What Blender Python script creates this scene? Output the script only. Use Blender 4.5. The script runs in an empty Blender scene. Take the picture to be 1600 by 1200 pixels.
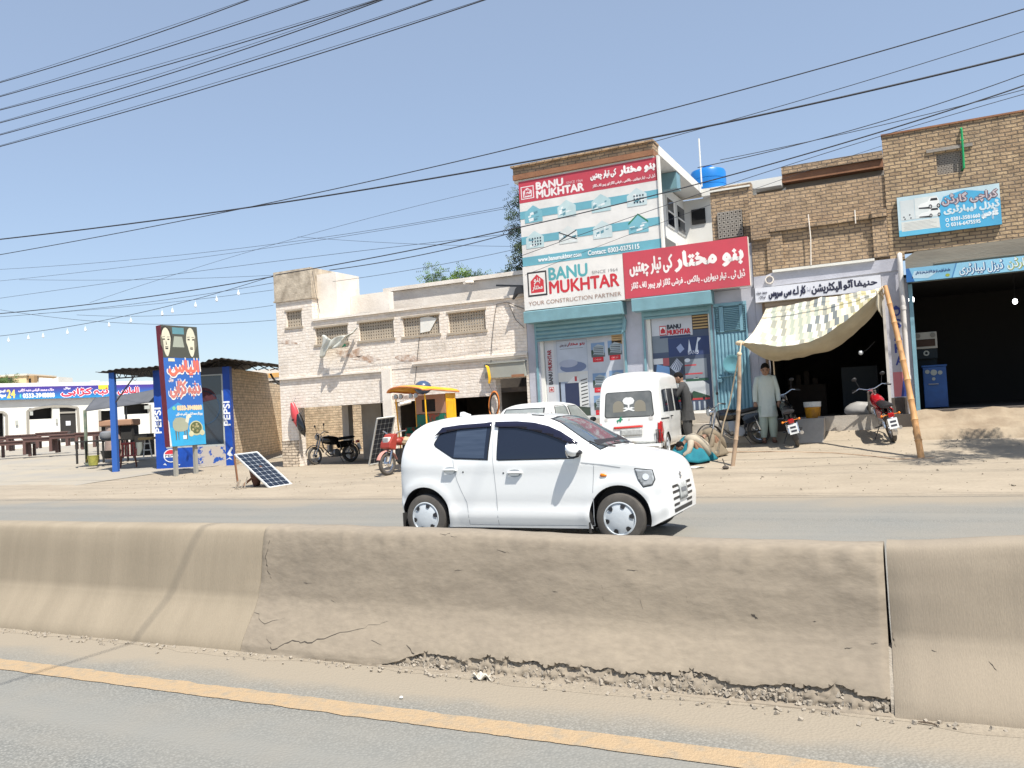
import bpy, bmesh, math, random, unicodedata
from mathutils import Vector, Matrix, Euler, noise
from mathutils.bvhtree import BVHTree
R = math.radians
scene = bpy.context.scene
# ------------------------------------------------------------------ camera
CAM_H, FPX = 1.54, 1309.7
YAW, PITCH, ROLL = R(25.56), R(1.70), R(3.13)
FWD = Vector((-math.sin(YAW)*math.cos(PITCH), math.cos(YAW)*math.cos(PITCH), math.sin(PITCH)))
_r = Vector((math.cos(YAW), math.sin(YAW), 0)); _u = _r.cross(FWD)
RGT = math.cos(ROLL)*_r - math.sin(ROLL)*_u
UPV = math.cos(ROLL)*_u + math.sin(ROLL)*_r
CAMP = Vector((0, 0, CAM_H))
cd = bpy.data.cameras.new('camera'); cam = bpy.data.objects.new('camera', cd); scene.collection.objects.link(cam)
cam.matrix_world = Matrix.Translation(CAMP) @ Matrix((RGT, UPV, -FWD)).transposed().to_4x4()
cd.sensor_width = 36; cd.lens = 36*FPX/1600; cd.clip_start = .05; cd.clip_end = 3000
scene.camera = cam
# ------------------------------------------------------------------ sky, sun, exposure
SUN = Vector((.48, -.33, 1)).normalized()          # towards the sun
el = math.asin(SUN.z); az = math.atan2(SUN.x, SUN.y)
w = bpy.data.worlds.new('World'); scene.world = w; w.use_nodes = True
nt = w.node_tree; bg = nt.nodes['Background']
sky = nt.nodes.new('ShaderNodeTexSky'); sky.sky_type = 'NISHITA'; sky.sun_disc = False
sky.sun_elevation = el; sky.sun_rotation = az; sky.air_density = 1.0; sky.dust_density = .6; sky.ozone_density = 2.0; sky.altitude = 100
mxs = nt.nodes.new('ShaderNodeMix'); mxs.data_type = 'RGBA'; mxs.inputs[0].default_value = .36; mxs.inputs[7].default_value = (4.6, 5.5, 7.0, 1)
nt.links.new(sky.outputs[0], mxs.inputs[6]); nt.links.new(mxs.outputs[2], bg.inputs[0]); bg.inputs[1].default_value = .088
sd = bpy.data.lights.new('sun', 'SUN'); sd.energy = 4.6; sd.angle = R(.5); sd.color = (1, .95, .87)
so = bpy.data.objects.new('sun', sd); scene.collection.objects.link(so)
so.rotation_euler = SUN.to_track_quat('Z', 'Y').to_euler(); so.location = (10, -10, 30)
vs = scene.view_settings; vs.view_transform = 'Standard'; vs.look = 'None'; vs.gamma = 1; vs.exposure = .71
scene.cycles.max_bounces = 6; scene.cycles.use_denoising = True
# ------------------------------------------------------------------ helpers
def at(px, py, Y):
    d = FWD + RGT*((px-800)/FPX) - UPV*((py-600)/FPX)
    return CAMP + d*(Y/d.y)
def atD(px, py, D):
    return CAMP + (FWD + RGT*((px-800)/FPX) - UPV*((py-600)/FPX))*D
def sstep(a, b, x):
    t = min(1, max(0, (x-a)/(b-a))); return t*t*(3-2*t)
def gz(x, y):
    """height of the ground"""
    k = sstep(-15, -8.5, x)
    a = (.14+.42*k)*min(1, max(0, (y-13)/6.6))**1.5
    d = -.4315*x+.902*y
    b = sstep(-18.5, -22, x)*(.36*sstep(29, 40, d)+.2*sstep(40, 62, d))
    a += .15*sstep(-3.7, -3.0, x)*sstep(18.9, 19.9, y)
    far = sstep(13.2, 16, y)
    n = (noise.noise(Vector((x*.5, y*.5, 0)))*.035+noise.noise(Vector((x*1.9, y*1.9, 3)))*.014)*far*(1-.7*sstep(-18, -22, x))
    return a+b+n
def ong(px, py):
    """pixel -> point on the ground"""
    d = FWD + RGT*((px-800)/FPX) - UPV*((py-600)/FPX)
    if d.z > -1e-4: return CAMP+d*60
    t, st = 2.0, .04
    while t < 90:
        p = CAMP+d*t
        if p.z <= gz(p.x, p.y): break
        t += st if t < 40 else .2
    for _ in range(8):
        st *= .5; p = CAMP+d*t; t += -st if p.z <= gz(p.x, p.y) else st
    return CAMP+d*t
def lerp(tab, x):
    if x <= tab[0][0]: return tab[0][1]
    for (a, b), (c, d) in zip(tab, tab[1:]):
        if x <= c: return b+(d-b)*(x-a)/(c-a) if c > a else d
    return tab[-1][1]
def tag(o, label=None, cat=None, group=None, kind=None):
    if label: o['label'] = label
    if cat: o['category'] = cat
    if group: o['group'] = group
    if kind: o['kind'] = kind
    return o
def thing(name, label, cat, loc=(0, 0, 0), rz=0, group=None):
    o = bpy.data.objects.new(name, None); scene.collection.objects.link(o)
    o.location = loc; o.rotation_euler = (0, 0, rz); o.empty_display_size = .2
    return tag(o, label, cat, group)
def inv(o):
    return (Matrix.Translation(o.location) @ o.rotation_euler.to_matrix().to_4x4()).inverted()
# ---- materials
MATS = {}
def lin(c):
    return tuple((v/12.92 if v <= .04045 else ((v+.055)/1.055)**2.4) for v in c)
def mat(name, col, rough=.8, col2=None, scale=3, amt=1.0, bump=0, bscale=30, metal=0, coat=0, emit=0, detail=6, stretch=None, spec=None, fine=0, contrast=(.35, .65), world=False, trans=0, alpha=1):
    if name in MATS: return MATS[name]
    m = bpy.data.materials.new(name); m.use_nodes = True; nt = m.node_tree; N = nt.nodes; L = nt.links
    b = N['Principled BSDF']; b.inputs['Roughness'].default_value = rough; b.inputs['Metallic'].default_value = metal
    b.inputs['Base Color'].default_value = (*col, 1)
    if coat: b.inputs['Coat Weight'].default_value = coat; b.inputs['Coat Roughness'].default_value = .04
    if spec is not None: b.inputs['Specular IOR Level'].default_value = spec
    if trans: b.inputs['Transmission Weight'].default_value = trans
    if alpha < 1: b.inputs['Alpha'].default_value = alpha
    if emit: b.inputs['Emission Color'].default_value = (*col, 1); b.inputs['Emission Strength'].default_value = emit
    if col2 or bump or fine:
        tc = N.new('ShaderNodeTexCoord'); mp = N.new('ShaderNodeMapping'); L.new(tc.outputs['Object'], mp.inputs[0])
        if stretch: mp.inputs['Scale'].default_value = stretch
    out = None
    if col2:
        n1 = N.new('ShaderNodeTexNoise'); n1.inputs['Scale'].default_value = scale; n1.inputs['Detail'].default_value = detail
        n1.inputs['Roughness'].default_value = .62
        L.new(mp.outputs[0], n1.inputs['Vector'])
        cr = N.new('ShaderNodeMapRange'); cr.inputs[1].default_value = contrast[0]; cr.inputs[2].default_value = contrast[1]; cr.inputs[4].default_value = amt
        L.new(n1.outputs[0], cr.inputs[0])
        mx = N.new('ShaderNodeMix'); mx.data_type = 'RGBA'; mx.inputs[6].default_value = (*col, 1); mx.inputs[7].default_value = (*col2, 1)
        L.new(cr.outputs[0], mx.inputs[0]); out = mx.outputs[2]
        if fine:
            n3 = N.new('ShaderNodeTexNoise'); n3.inputs['Scale'].default_value = bscale*3; n3.inputs['Detail'].default_value = 3
            L.new(mp.outputs[0], n3.inputs['Vector'])
            r3 = N.new('ShaderNodeMapRange'); r3.inputs[1].default_value = .3; r3.inputs[2].default_value = .7; r3.inputs[3].default_value = 1-fine; r3.inputs[4].default_value = 1+fine
            L.new(n3.outputs[0], r3.inputs[0])
            vm = N.new('ShaderNodeVectorMath'); vm.operation = 'SCALE'; L.new(out, vm.inputs[0]); L.new(r3.outputs[0], vm.inputs['Scale']); out = vm.outputs[0]
        L.new(out, b.inputs['Base Color'])
    if bump:
        n2 = N.new('ShaderNodeTexNoise'); n2.inputs['Scale'].default_value = bscale; n2.inputs['Detail'].default_value = 5
        L.new(mp.outputs[0], n2.inputs['Vector'])
        bp = N.new('ShaderNodeBump'); bp.inputs['Strength'].default_value = bump; bp.inputs['Distance'].default_value = .02
        L.new(n2.outputs[0], bp.inputs['Height']); L.new(bp.outputs[0], b.inputs['Normal'])
    MATS[name] = m; return m
def brick(name, c1, c2, mortar, axis='xz', bw=.24, bh=.085, ms=.012, bump=.6, stain=None, worn=0, white=None, rot=0):
    """brick wall; white = limewash colour that covers it in patches"""
    if name in MATS: return MATS[name]
    m = bpy.data.materials.new(name); m.use_nodes = True; nt = m.node_tree; N = nt.nodes; L = nt.links
    b = N['Principled BSDF']; b.inputs['Roughness'].default_value = .92
    tc = N.new('ShaderNodeTexCoord'); sp = N.new('ShaderNodeSeparateXYZ'); L.new(tc.outputs['Object'], sp.inputs[0])
    cb = N.new('ShaderNodeCombineXYZ')
    # every mapping uses x+y so that side faces carry courses as well
    ad = N.new('ShaderNodeMath'); ad.operation = 'ADD'; L.new(sp.outputs[0], ad.inputs[0]); L.new(sp.outputs[1], ad.inputs[1])
    L.new(ad.outputs[0], cb.inputs[0]); L.new(sp.outputs[2], cb.inputs[1])
    wn = N.new('ShaderNodeTexNoise'); wn.inputs['Scale'].default_value = 2.2; wn.inputs['Detail'].default_value = 3; L.new(tc.outputs['Object'], wn.inputs['Vector'])
    vs_ = N.new('ShaderNodeVectorMath'); vs_.operation = 'SCALE'; vs_.inputs['Scale'].default_value = .055; L.new(wn.outputs['Color'], vs_.inputs[0])
    wo = N.new('ShaderNodeVectorMath'); wo.operation = 'ADD'; L.new(cb.outputs[0], wo.inputs[0]); L.new(vs_.outputs[0], wo.inputs[1])
    br = N.new('ShaderNodeTexBrick'); L.new(wo.outputs[0], br.inputs['Vector'])
    br.inputs['Scale'].default_value = 1; br.inputs['Brick Width'].default_value = bw; br.inputs['Row Height'].default_value = bh
    br.inputs['Mortar Size'].default_value = ms; br.inputs['Mortar Smooth'].default_value = .35; br.inputs['Bias'].default_value = 0
    br.inputs['Color1'].default_value = (*c1, 1); br.inputs['Color2'].default_value = (*c2, 1); br.inputs['Mortar'].default_value = (*mortar, 1)
    out = br.outputs['Color']
    def nz(sc, lo, hi, det=5):
        n = N.new('ShaderNodeTexNoise'); n.inputs['Scale'].default_value = sc; n.inputs['Detail'].default_value = det; L.new(tc.outputs['Object'], n.inputs['Vector'])
        r = N.new('ShaderNodeMapRange'); r.inputs[1].default_value = lo; r.inputs[2].default_value = hi; L.new(n.outputs[0], r.inputs[0]); return r
    r = nz(5, .3, .7); r.inputs[3].default_value = .72; r.inputs[4].default_value = 1.22
    sc_ = N.new('ShaderNodeVectorMath'); sc_.operation = 'SCALE'; L.new(out, sc_.inputs[0]); L.new(r.outputs[0], sc_.inputs['Scale']); out = sc_.outputs[0]
    if stain:
        r = nz(.9, .5, .72); mx = N.new('ShaderNodeMix'); mx.data_type = 'RGBA'; L.new(r.outputs[0], mx.inputs[0]); L.new(out, mx.inputs[6]); mx.inputs[7].default_value = (*stain, 1); out = mx.outputs[2]
        r.inputs[4].default_value = .6
    hgt = br.outputs['Fac']
    if white:
        r = nz(1.6, .36, .46, 9); r.inputs[3].default_value = .25 if worn else .85; r.inputs[4].default_value = .96
        f = r.outputs[0]
        # mortar joints show faintly through the limewash
        mm = N.new('ShaderNodeMath'); mm.operation = 'MULTIPLY_ADD'; L.new(br.outputs['Fac'], mm.inputs[0]); mm.inputs[1].default_value = -.10; L.new(f, mm.inputs[2])
        mm.use_clamp = True
        n5 = nz(7, .3, .7); wc = N.new('ShaderNodeMix'); wc.data_type = 'RGBA'; L.new(n5.outputs[0], wc.inputs[0]); wc.inputs[6].default_value = (*white, 1); wc.inputs[7].default_value = (white[0]*.84, white[1]*.80, white[2]*.75, 1)
        mx = N.new('ShaderNodeMix'); mx.data_type = 'RGBA'; L.new(mm.outputs[0], mx.inputs[0]); L.new(out, mx.inputs[6]); L.new(wc.outputs[2], mx.inputs[7]); out = mx.outputs[2]
        dn = nz(.8, .56, .74, 8); dn.inputs[4].default_value = .55
        mx = N.new('ShaderNodeMix'); mx.data_type = 'RGBA'; L.new(dn.outputs[0], mx.inputs[0]); L.new(out, mx.inputs[6]); mx.inputs[7].default_value = (.30, .26, .21, 1); out = mx.outputs[2]
    L.new(out, b.inputs['Base Color'])
    n2 = N.new('ShaderNodeTexNoise'); n2.inputs['Scale'].default_value = 26; n2.inputs['Detail'].default_value = 5; L.new(tc.outputs['Object'], n2.inputs['Vector'])
    ma = N.new('ShaderNodeMath'); ma.operation = 'MULTIPLY_ADD'; L.new(hgt, ma.inputs[0]); ma.inputs[1].default_value = -1; L.new(n2.outputs[0], ma.inputs[2])
    bp = N.new('ShaderNodeBump'); bp.inputs['Strength'].default_value = bump; bp.inputs['Distance'].default_value = .015
    L.new(ma.outputs[0], bp.inputs['Height']); L.new(bp.outputs[0], b.inputs['Normal'])
    MATS[name] = m; return m
def P(name, r, g, b, **k):           # sRGB 0-255 paint
    return mat(name, lin((r/255, g/255, b/255)), **k)
# ---- mesh builder
class MB:
    def __init__(s): s.v = []; s.f = []; s.m = []
    def add(s, vs, fs, mi=0):
        o = len(s.v); s.v += [Vector(p) for p in vs]; s.f += [tuple(i+o for i in q) for q in fs]; s.m += [mi]*len(fs); return s
    def box(s, x0, x1, y0, y1, z0, z1, mi=0):
        if x0 > x1: x0, x1 = x1, x0
        if y0 > y1: y0, y1 = y1, y0
        if z0 > z1: z0, z1 = z1, z0
        return s.add([(x0,y0,z0),(x1,y0,z0),(x1,y1,z0),(x0,y1,z0),(x0,y0,z1),(x1,y0,z1),(x1,y1,z1),(x0,y1,z1)],
              [(0,3,2,1),(4,5,6,7),(0,1,5,4),(1,2,6,5),(2,3,7,6),(3,0,4,7)], mi)
    def beam(s, a, b, w_, h_, mi=0, up=Vector((0, 0, 1))):
        a, b = Vector(a), Vector(b); d = (b-a).normalized(); up = Vector(up)
        x = d.cross(up)
        if x.length < 1e-3: x = d.cross(Vector((0, 1, 0)))
        x.normalize(); y = x.cross(d)
        c = [(-1,-1),(1,-1),(1,1),(-1,1)]
        vs = [p+x*(i*w_/2)+y*(j*h_/2) for p in (a, b) for i, j in c]
        return s.add(vs, [(3,2,1,0),(4,5,6,7),(0,1,5,4),(1,2,6,5),(2,3,7,6),(3,0,4,7)], mi)
    def tube(s, pts, r, n=8, mi=0, cap=True, flat=1):
        pts = [Vector(p) for p in pts]; k = len(pts); rs = r if isinstance(r, (list, tuple)) else [r]*k
        vs = []; ref = None
        for i, p in enumerate(pts):
            d = (pts[min(i+1, k-1)]-pts[max(i-1, 0)]).normalized()
            if ref is None:
                ref = d.cross(Vector((0, 0, 1)))
                if ref.length < .05: ref = d.cross(Vector((0, 1, 0)))
            ref = (ref-d*ref.dot(d)).normalized(); q = d.cross(ref)
            for j in range(n):
                a = 2*math.pi*j/n; vs.append(p+(ref*math.cos(a)+q*math.sin(a)*flat)*rs[i])
        fs = [(i*n+j, i*n+(j+1) % n, (i+1)*n+(j+1) % n, (i+1)*n+j) for i in range(k-1) for j in range(n)]
        if cap: fs += [tuple(range(n))[::-1], tuple(range((k-1)*n, k*n))]
        return s.add(vs, fs, mi)
    def lathe(s, prof, c=(0, 0, 0), ax='z', n=24, mi=0, a0=0, a1=360):
        c = Vector(c); k = len(prof); full = a1-a0 >= 360; m_ = n if full else n+1; vs = []
        for (r, h) in prof:
            for j in range(m_):
                a = R(a0+(a1-a0)*j/n); u, v_ = r*math.cos(a), r*math.sin(a)
                vs.append(c+(Vector((u, v_, h)) if ax == 'z' else Vector((u, h, v_)) if ax == 'y' else Vector((h, u, v_))))
        fs = [(i*m_+j, i*m_+(j+1) % m_, (i+1)*m_+(j+1) % m_, (i+1)*m_+j) for i in range(k-1) for j in range(n)]
        return s.add(vs, fs, mi)
    def ring(s, r, t, c, ax='y', n=28, mi=0, k=10, flat=1):      # torus
        return s.lathe([(r+t*math.cos(2*math.pi*i/k), t*flat*math.sin(2*math.pi*i/k)) for i in range(k+1)], c, ax, n, mi)
    def disc(s, r, c, ax='y', n=20, h=.01, mi=0):
        return s.lathe([(0.0005, -h/2), (r, -h/2), (r, h/2), (0.0005, h/2)], c, ax, n, mi)
    def ball(s, c, r, n=14, mi=0, sc=(1, 1, 1)):
        c = Vector(c); m_ = n//2; vs = []
        for i in range(m_+1):
            for j in range(n):
                a, b = math.pi*i/m_, 2*math.pi*j/n
                vs.append(c+Vector((r*sc[0]*math.sin(a)*math.cos(b), r*sc[1]*math.sin(a)*math.sin(b), r*sc[2]*math.cos(a))))
        return s.add(vs, [(i*n+j, (i+1)*n+j, (i+1)*n+(j+1) % n, i*n+(j+1) % n) for i in range(m_) for j in range(n)], mi)
    def prism(s, poly, o, ux, uy, d, mi=0):
        """2-D outline in the plane (o, ux, uy), thickness vector d"""
        o, ux, uy, d = Vector(o), Vector(ux), Vector(uy), Vector(d); k = len(poly)
        vs = [o+ux*a+uy*b for a, b in poly]; vs += [p+d for p in vs]
        return s.add(vs, [tuple(range(k))[::-1], tuple(range(k, 2*k))]+[(i, (i+1) % k, k+(i+1) % k, k+i) for i in range(k)], mi)
    def grid(s, fn, nu, nv, mi=0, close=False):
        vs = [fn(i/(nu-1), j/(nv-1)) for i in range(nu) for j in range(nv)]
        fs = [(i*nv+j, (i+1)*nv+j, (i+1)*nv+j+1, i*nv+j+1) for i in range(nu-1) for j in range(nv-1)]
        return s.add(vs, fs, mi)
    def loft(s, rings, mi=0, cap=True):
        n = len(rings[0]); vs = [p for r_ in rings for p in r_]; k = len(rings)
        fs = [(i*n+j, i*n+(j+1) % n, (i+1)*n+(j+1) % n, (i+1)*n+j) for i in range(k-1) for j in range(n)]
        if cap: fs += [tuple(range(n))[::-1], tuple(range((k-1)*n, k*n))]
        return s.add(vs, fs, mi)
    def build(s, name, mats, parent=None, world=False, smooth=False, bevel=0, fixn=True, solid=0, label=None, subd=0):
        if not isinstance(mats, (list, tuple)): mats = [mats]
        M = inv(parent) if (world and parent) else None
        me = bpy.data.meshes.new(name); me.from_pydata([(M @ p) if M else p for p in s.v], [], s.f)
        for m in mats: me.materials.append(m)
        if len(mats) > 1: me.polygons.foreach_set('material_index', s.m)
        if fixn:
            bm = bmesh.new(); bm.from_mesh(me); bmesh.ops.remove_doubles(bm, verts=bm.verts, dist=1e-5)
            bmesh.ops.recalc_face_normals(bm, faces=bm.faces); bm.to_mesh(me); bm.free()
        if smooth: me.shade_smooth(); me.set_sharp_from_angle(angle=R(38 if smooth is True else smooth))
        o = bpy.data.objects.new(name, me); scene.collection.objects.link(o)
        if parent: o.parent = parent
        if bevel: b = o.modifiers.new('b', 'BEVEL'); b.width = bevel; b.segments = 2; b.limit_method = 'ANGLE'
        if solid: b = o.modifiers.new('s', 'SOLIDIFY'); b.thickness = solid; b.offset = 0
        if subd: b = o.modifiers.new('d', 'SUBSURF'); b.levels = subd; b.render_levels = subd
        if label: o['label'] = label
        return o
def single(name, label, cat, mb, mats, loc=(0, 0, 0), rz=0, group=None, kind=None, **k):
    """a thing that is one mesh; vertices given in world space"""
    e = bpy.data.objects.new('tmp', None); e.location = loc; e.rotation_euler = (0, 0, rz)
    M = inv(e); bpy.data.objects.remove(e); mb.v = [M @ p for p in mb.v]
    o = mb.build(name, mats, **k); o.location = loc; o.rotation_euler = (0, 0, rz)
    return tag(o, label, cat, group, kind)
# ---- arabic / urdu shaping with presentation forms
FORMS = {}
for _c in list(range(0xFB50, 0xFDFF))+list(range(0xFE70, 0xFEFD)):
    _d = unicodedata.decomposition(chr(_c)).split()
    if len(_d) == 2 and _d[0] in ('<isolated>', '<final>', '<initial>', '<medial>'):
        FORMS.setdefault(chr(int(_d[1], 16)), {})[_d[0][1:-1]] = chr(_c)
def shape(s):
    out = []
    for i, ch in enumerate(s):
        F = FORMS.get(ch)
        if not F: out.append(ch); continue
        p = FORMS.get(s[i-1]) if i else None; n = FORMS.get(s[i+1]) if i+1 < len(s) else None
        jp = bool(p and 'initial' in p and 'final' in F); jn = bool(n and 'final' in n and 'initial' in F)
        k = 'medial' if jp and jn and 'medial' in F else 'final' if jp else 'initial' if jn else 'isolated'
        out.append(F.get(k, F.get('isolated', ch)))
    return ''.join(reversed(out))
_tc = {}
def textmesh(s, bold=0):
    if (s, bold) in _tc: return _tc[(s, bold)]
    c = bpy.data.curves.new('t', 'FONT'); c.body = s; c.size = 1; c.resolution_u = 3
    o = bpy.data.objects.new('t', c); me = o.to_mesh()
    vs = [v.co.copy() for v in me.vertices]; fs = [tuple(p.vertices) for p in me.polygons]
    o.to_mesh_clear(); bpy.data.objects.remove(o); bpy.data.curves.remove(c)
    x0 = min(v.x for v in vs); x1 = max(v.x for v in vs); y0 = min(v.y for v in vs); y1 = max(v.y for v in vs)
    vs = [((v.x-x0)/(x1-x0), (v.y-y0)/(y1-y0)) for v in vs]
    _tc[(s, bold)] = (vs, fs); return vs, fs
class Board:
    """print on a flat board: o = lower left corner, U right, V up, N towards the viewer; lengths in metres"""
    def __init__(s, nm, o, U, V, w_, h_, step=.0016):
        s.o, s.U, s.V = Vector(o), Vector(U).normalized(), Vector(V).normalized(); s.N = s.U.cross(s.V).normalized()
        s.w, s.h = w_, h_; s.mb = MB(); s.cols = []; s.step = step; s.lay = 0
    def mi(s, c):
        if c not in s.cols: s.cols.append(c)
        return s.cols.index(c)
    def p(s, a, b, l): return s.o+s.U*(a*s.w)+s.V*(b*s.h)+s.N*(l*s.step+.002)
    def poly(s, pts, c, l=None):
        if l is None: s.lay += 1; l = s.lay
        s.mb.add([s.p(a, b, l) for a, b in pts], [tuple(range(len(pts)))], s.mi(c)); return s
    def rect(s, a0, b0, a1, b1, c, l=None): return s.poly([(a0, b0), (a1, b0), (a1, b1), (a0, b1)], c, l)
    def ell(s, a, b, ra, rb, c, l=None, n=20, a0=0, a1=360):
        return s.poly([(a+ra*math.cos(R(a0+(a1-a0)*i/n)), b+rb*math.sin(R(a0+(a1-a0)*i/n))) for i in range(n+(0 if a1-a0 >= 360 else 1))], c, l)
    def text(s, t, a0, b0, a1, b1, c, bold=0, urdu=False, l=None, heavy=0, vert=False):
        if l is None: s.lay += 1; l = s.lay
        vs, fs = textmesh(shape(t) if urdu else t, bold)
        mi = s.mi(c)
        offs = [(0, 0)]
        if heavy:
            h2 = heavy*s.h/s.w; offs = [(0, 0), (h2, 0), (-h2, 0), (0, heavy), (0, -heavy)]
        for i, (dx, dy) in enumerate(offs):
            q = [(1-y, x) if vert else (x, y) for x, y in vs]
            s.mb.add([s.p(a0+dx+(a1-a0)*x, b0+dy+(b1-b0)*y, l+i*.12) for x, y in q], fs, mi)
        return s
    def build(s, name, parent, world=True): return s.mb.build(name, [COL(c) for c in s.cols], parent, world=world, fixn=False)
def COL(c):
    if isinstance(c, str): return MATS[c]
    k = lin(tuple(v/255 for v in c)); return mat('ink_%d_%d_%d' % c, k, .6, tuple(v*.80+.012 for v in k), 1.6, .9, .10, 2.5, contrast=(.4, .7))
def noisy(pts, a): return [(x+random.uniform(-a, a), y+random.uniform(-a, a)) for x, y in pts]
# ------------------------------------------------------------------ materials of the setting
mat('sand', (.345, .29, .218), .95, (.28, .235, .175), 1.5, .9, .55, 14, fine=.10, stretch=(.45, 1.3, 1))
mat('dust', (.285, .243, .185), .95, (.235, .20, .152), 4, .8, .5, 30, fine=.12)
mat('plaster_grey', (.30, .275, .24), .9, (.22, .19, .16), 2, .8, .4, 25, fine=.06)
mat('concrete', (.40, .37, .32), .92, (.30, .27, .23), 1.7, .8, .35, 22, fine=.07)
mat('black_rubber', (.018, .018, .018), .8, (.05, .045, .04), 6, .6)
mat('tyre_dusty', (.10, .09, .078), .85, (.05, .045, .04), 5, .8)
mat('black_plastic', (.02, .02, .022), .45)
mat('dark', (.012, .012, .012), .9)
mat('chrome', (.65, .65, .66), .18, metal=1)
mat('steel', (.35, .35, .35), .4, metal=.9)
mat('dark_steel', (.06, .06, .062), .45, metal=.6)
mat('glass_dark', (.012, .015, .022), .05, spec=.6)
mat('white_paint', (.80, .81, .80), .25, coat=.6)
mat('van_white', (.76, .765, .74), .3, coat=.4)
def asphalt(name, dust_fn):
    m = bpy.data.materials.new(name); m.use_nodes = True; nt = m.node_tree; N = nt.nodes; L = nt.links
    b = N['Principled BSDF']; b.inputs['Roughness'].default_value = .85
    tc = N.new('ShaderNodeTexCoord'); sp = N.new('ShaderNodeSeparateXYZ'); L.new(tc.outputs['Object'], sp.inputs[0])
    def nz(sc, det=4, v=None):
        n = N.new('ShaderNodeTexNoise'); n.inputs['Scale'].default_value = sc; n.inputs['Detail'].default_value = det; L.new(v or tc.outputs['Object'], n.inputs['Vector']); return n.outputs[0]
    def mr(i, a, c, d=0, e=1):
        n = N.new('ShaderNodeMapRange'); n.inputs[1].default_value = a; n.inputs[2].default_value = c; n.inputs[3].default_value = d; n.inputs[4].default_value = e; L.new(i, n.inputs[0]); return n.outputs[0]
    def mx(f, a, c):
        n = N.new('ShaderNodeMix'); n.data_type = 'RGBA'; L.new(f, n.inputs[0])
        for k, q in ((6, a), (7, c)):
            if isinstance(q, tuple): n.inputs[k].default_value = (*q, 1)
            else: L.new(q, n.inputs[k])
        return n.outputs[2]
    def ma(op, a, c):
        n = N.new('ShaderNodeMath'); n.operation = op
        for k, q in ((0, a), (1, c)):
            if isinstance(q, (int, float)): n.inputs[k].default_value = q
            else: L.new(q, n.inputs[k])
        return n.outputs[0]
    v = N.new('ShaderNodeTexVoronoi'); v.inputs['Scale'].default_value = 62; L.new(tc.outputs['Object'], v.inputs['Vector'])
    chips = mx(mr(v.outputs['Distance'], .1, .55), (.33, .325, .295), (.125, .127, .118))
    fine = mx(mr(nz(110, 3), .35, .7), chips, (.21, .208, .188))
    # long streaks along the traffic
    mp = N.new('ShaderNodeMapping'); mp.inputs['Scale'].default_value = (.12, 2.2, 1); L.new(tc.outputs['Object'], mp.inputs[0])
    big = mx(mr(nz(1.0, 4, mp.outputs[0]), .35, .7), fine, (.215, .21, .188))
    d = dust_fn(sp.outputs[1], nz, mr, ma)
    out = mx(d, big, (.27, .232, .178))
    L.new(out, b.inputs['Base Color'])
    bp = N.new('ShaderNodeBump'); bp.inputs['Strength'].default_value = .5; bp.inputs['Distance'].default_value = .006
    L.new(v.outputs['Distance'], bp.inputs['Height']); L.new(bp.outputs[0], b.inputs['Normal'])
    MATS[name] = m
def dust_far(y, nz, mr, ma):
    a = mr(ma('ADD', y, ma('MULTIPLY', nz(.6, 6), 2.6)), 13.0, 14.1)
    t = mr(nz(.8, 7), .3, .8, .0, .35)
    return ma('MAXIMUM', a, t)
def dust_near(y, nz, mr, ma):
    a = mr(ma('ADD', y, ma('MULTIPLY', nz(1.3, 8), .55)), 4.02, 4.26)
    c = mr(ma('ADD', y, ma('MULTIPLY', nz(2.2, 8), .5)), 3.8, 4.2, 0, .55)
    t = mr(nz(3, 6), .4, .8, .0, .22)
    return ma('MAXIMUM', ma('MAXIMUM', a, c), t)
asphalt('asphalt_far', dust_far); asphalt('asphalt_near', dust_near)
# ------------------------------------------------------------------ ground: one sheet to the horizon
def axis_pts(lo, hi, flo, fhi, fine, n):
    out = [flo+(fhi-flo)*i/int((fhi-flo)/fine) for i in range(int((fhi-flo)/fine)+1)]
    for i in range(1, n+1):
        k = (i/n)**3; out.append(fhi+(hi-fhi)*k); out.append(flo-(flo-lo)*k)
    return sorted(set(out))
gxs = axis_pts(-1500, 1500, -30, 6, .3, 22); gys = axis_pts(-1500, 1500, 12.9, 30, .3, 24)
mb = MB(); nx, ny = len(gxs), len(gys)
mb.add([(x, y, gz(x, y)-(0 if y > 13 else .006)) for x in gxs for y in gys],
       [(i*ny+j, (i+1)*ny+j, (i+1)*ny+j+1, i*ny+j+1) for i in range(nx-1) for j in range(ny-1)])
o = mb.build('ground', MATS['sand'], smooth=True, fixn=False); tag(o, 'pale sandy ground between road and shops', kind='structure')
mb = MB(); mb.add([(-400, 4.8, 0), (400, 4.8, 0), (400, 13.9, 0), (-400, 13.9, 0)], [(0, 1, 2, 3)])
mb.v = [Vector((p.x, p.y, .001 if p.y < 13 else -.012)) for p in mb.v]
mb = MB()
ys = [4.8, 8, 12, 12.9, 13.2, 13.6]; zs_ = [.002, .002, .002, .002, .0, -.02]
mb.add([(x, y, z) for x in (-400, 400) for y, z in zip(ys, zs_)], [(j, 6+j, 7+j, j+1) for j in range(5)])
tag(mb.build('road', MATS['asphalt_far'], fixn=False), 'grey carriageway beyond the barrier', kind='structure')
mb = MB(); mb.add([(-400, -9, .002), (400, -9, .002), (400, 4.7, .002), (-400, 4.7, .002)], [(0, 1, 2, 3)])
tag(mb.build('near_road', MATS['asphalt_near'], fixn=False), 'grey carriageway on the near side of the barrier', kind='structure')
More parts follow.
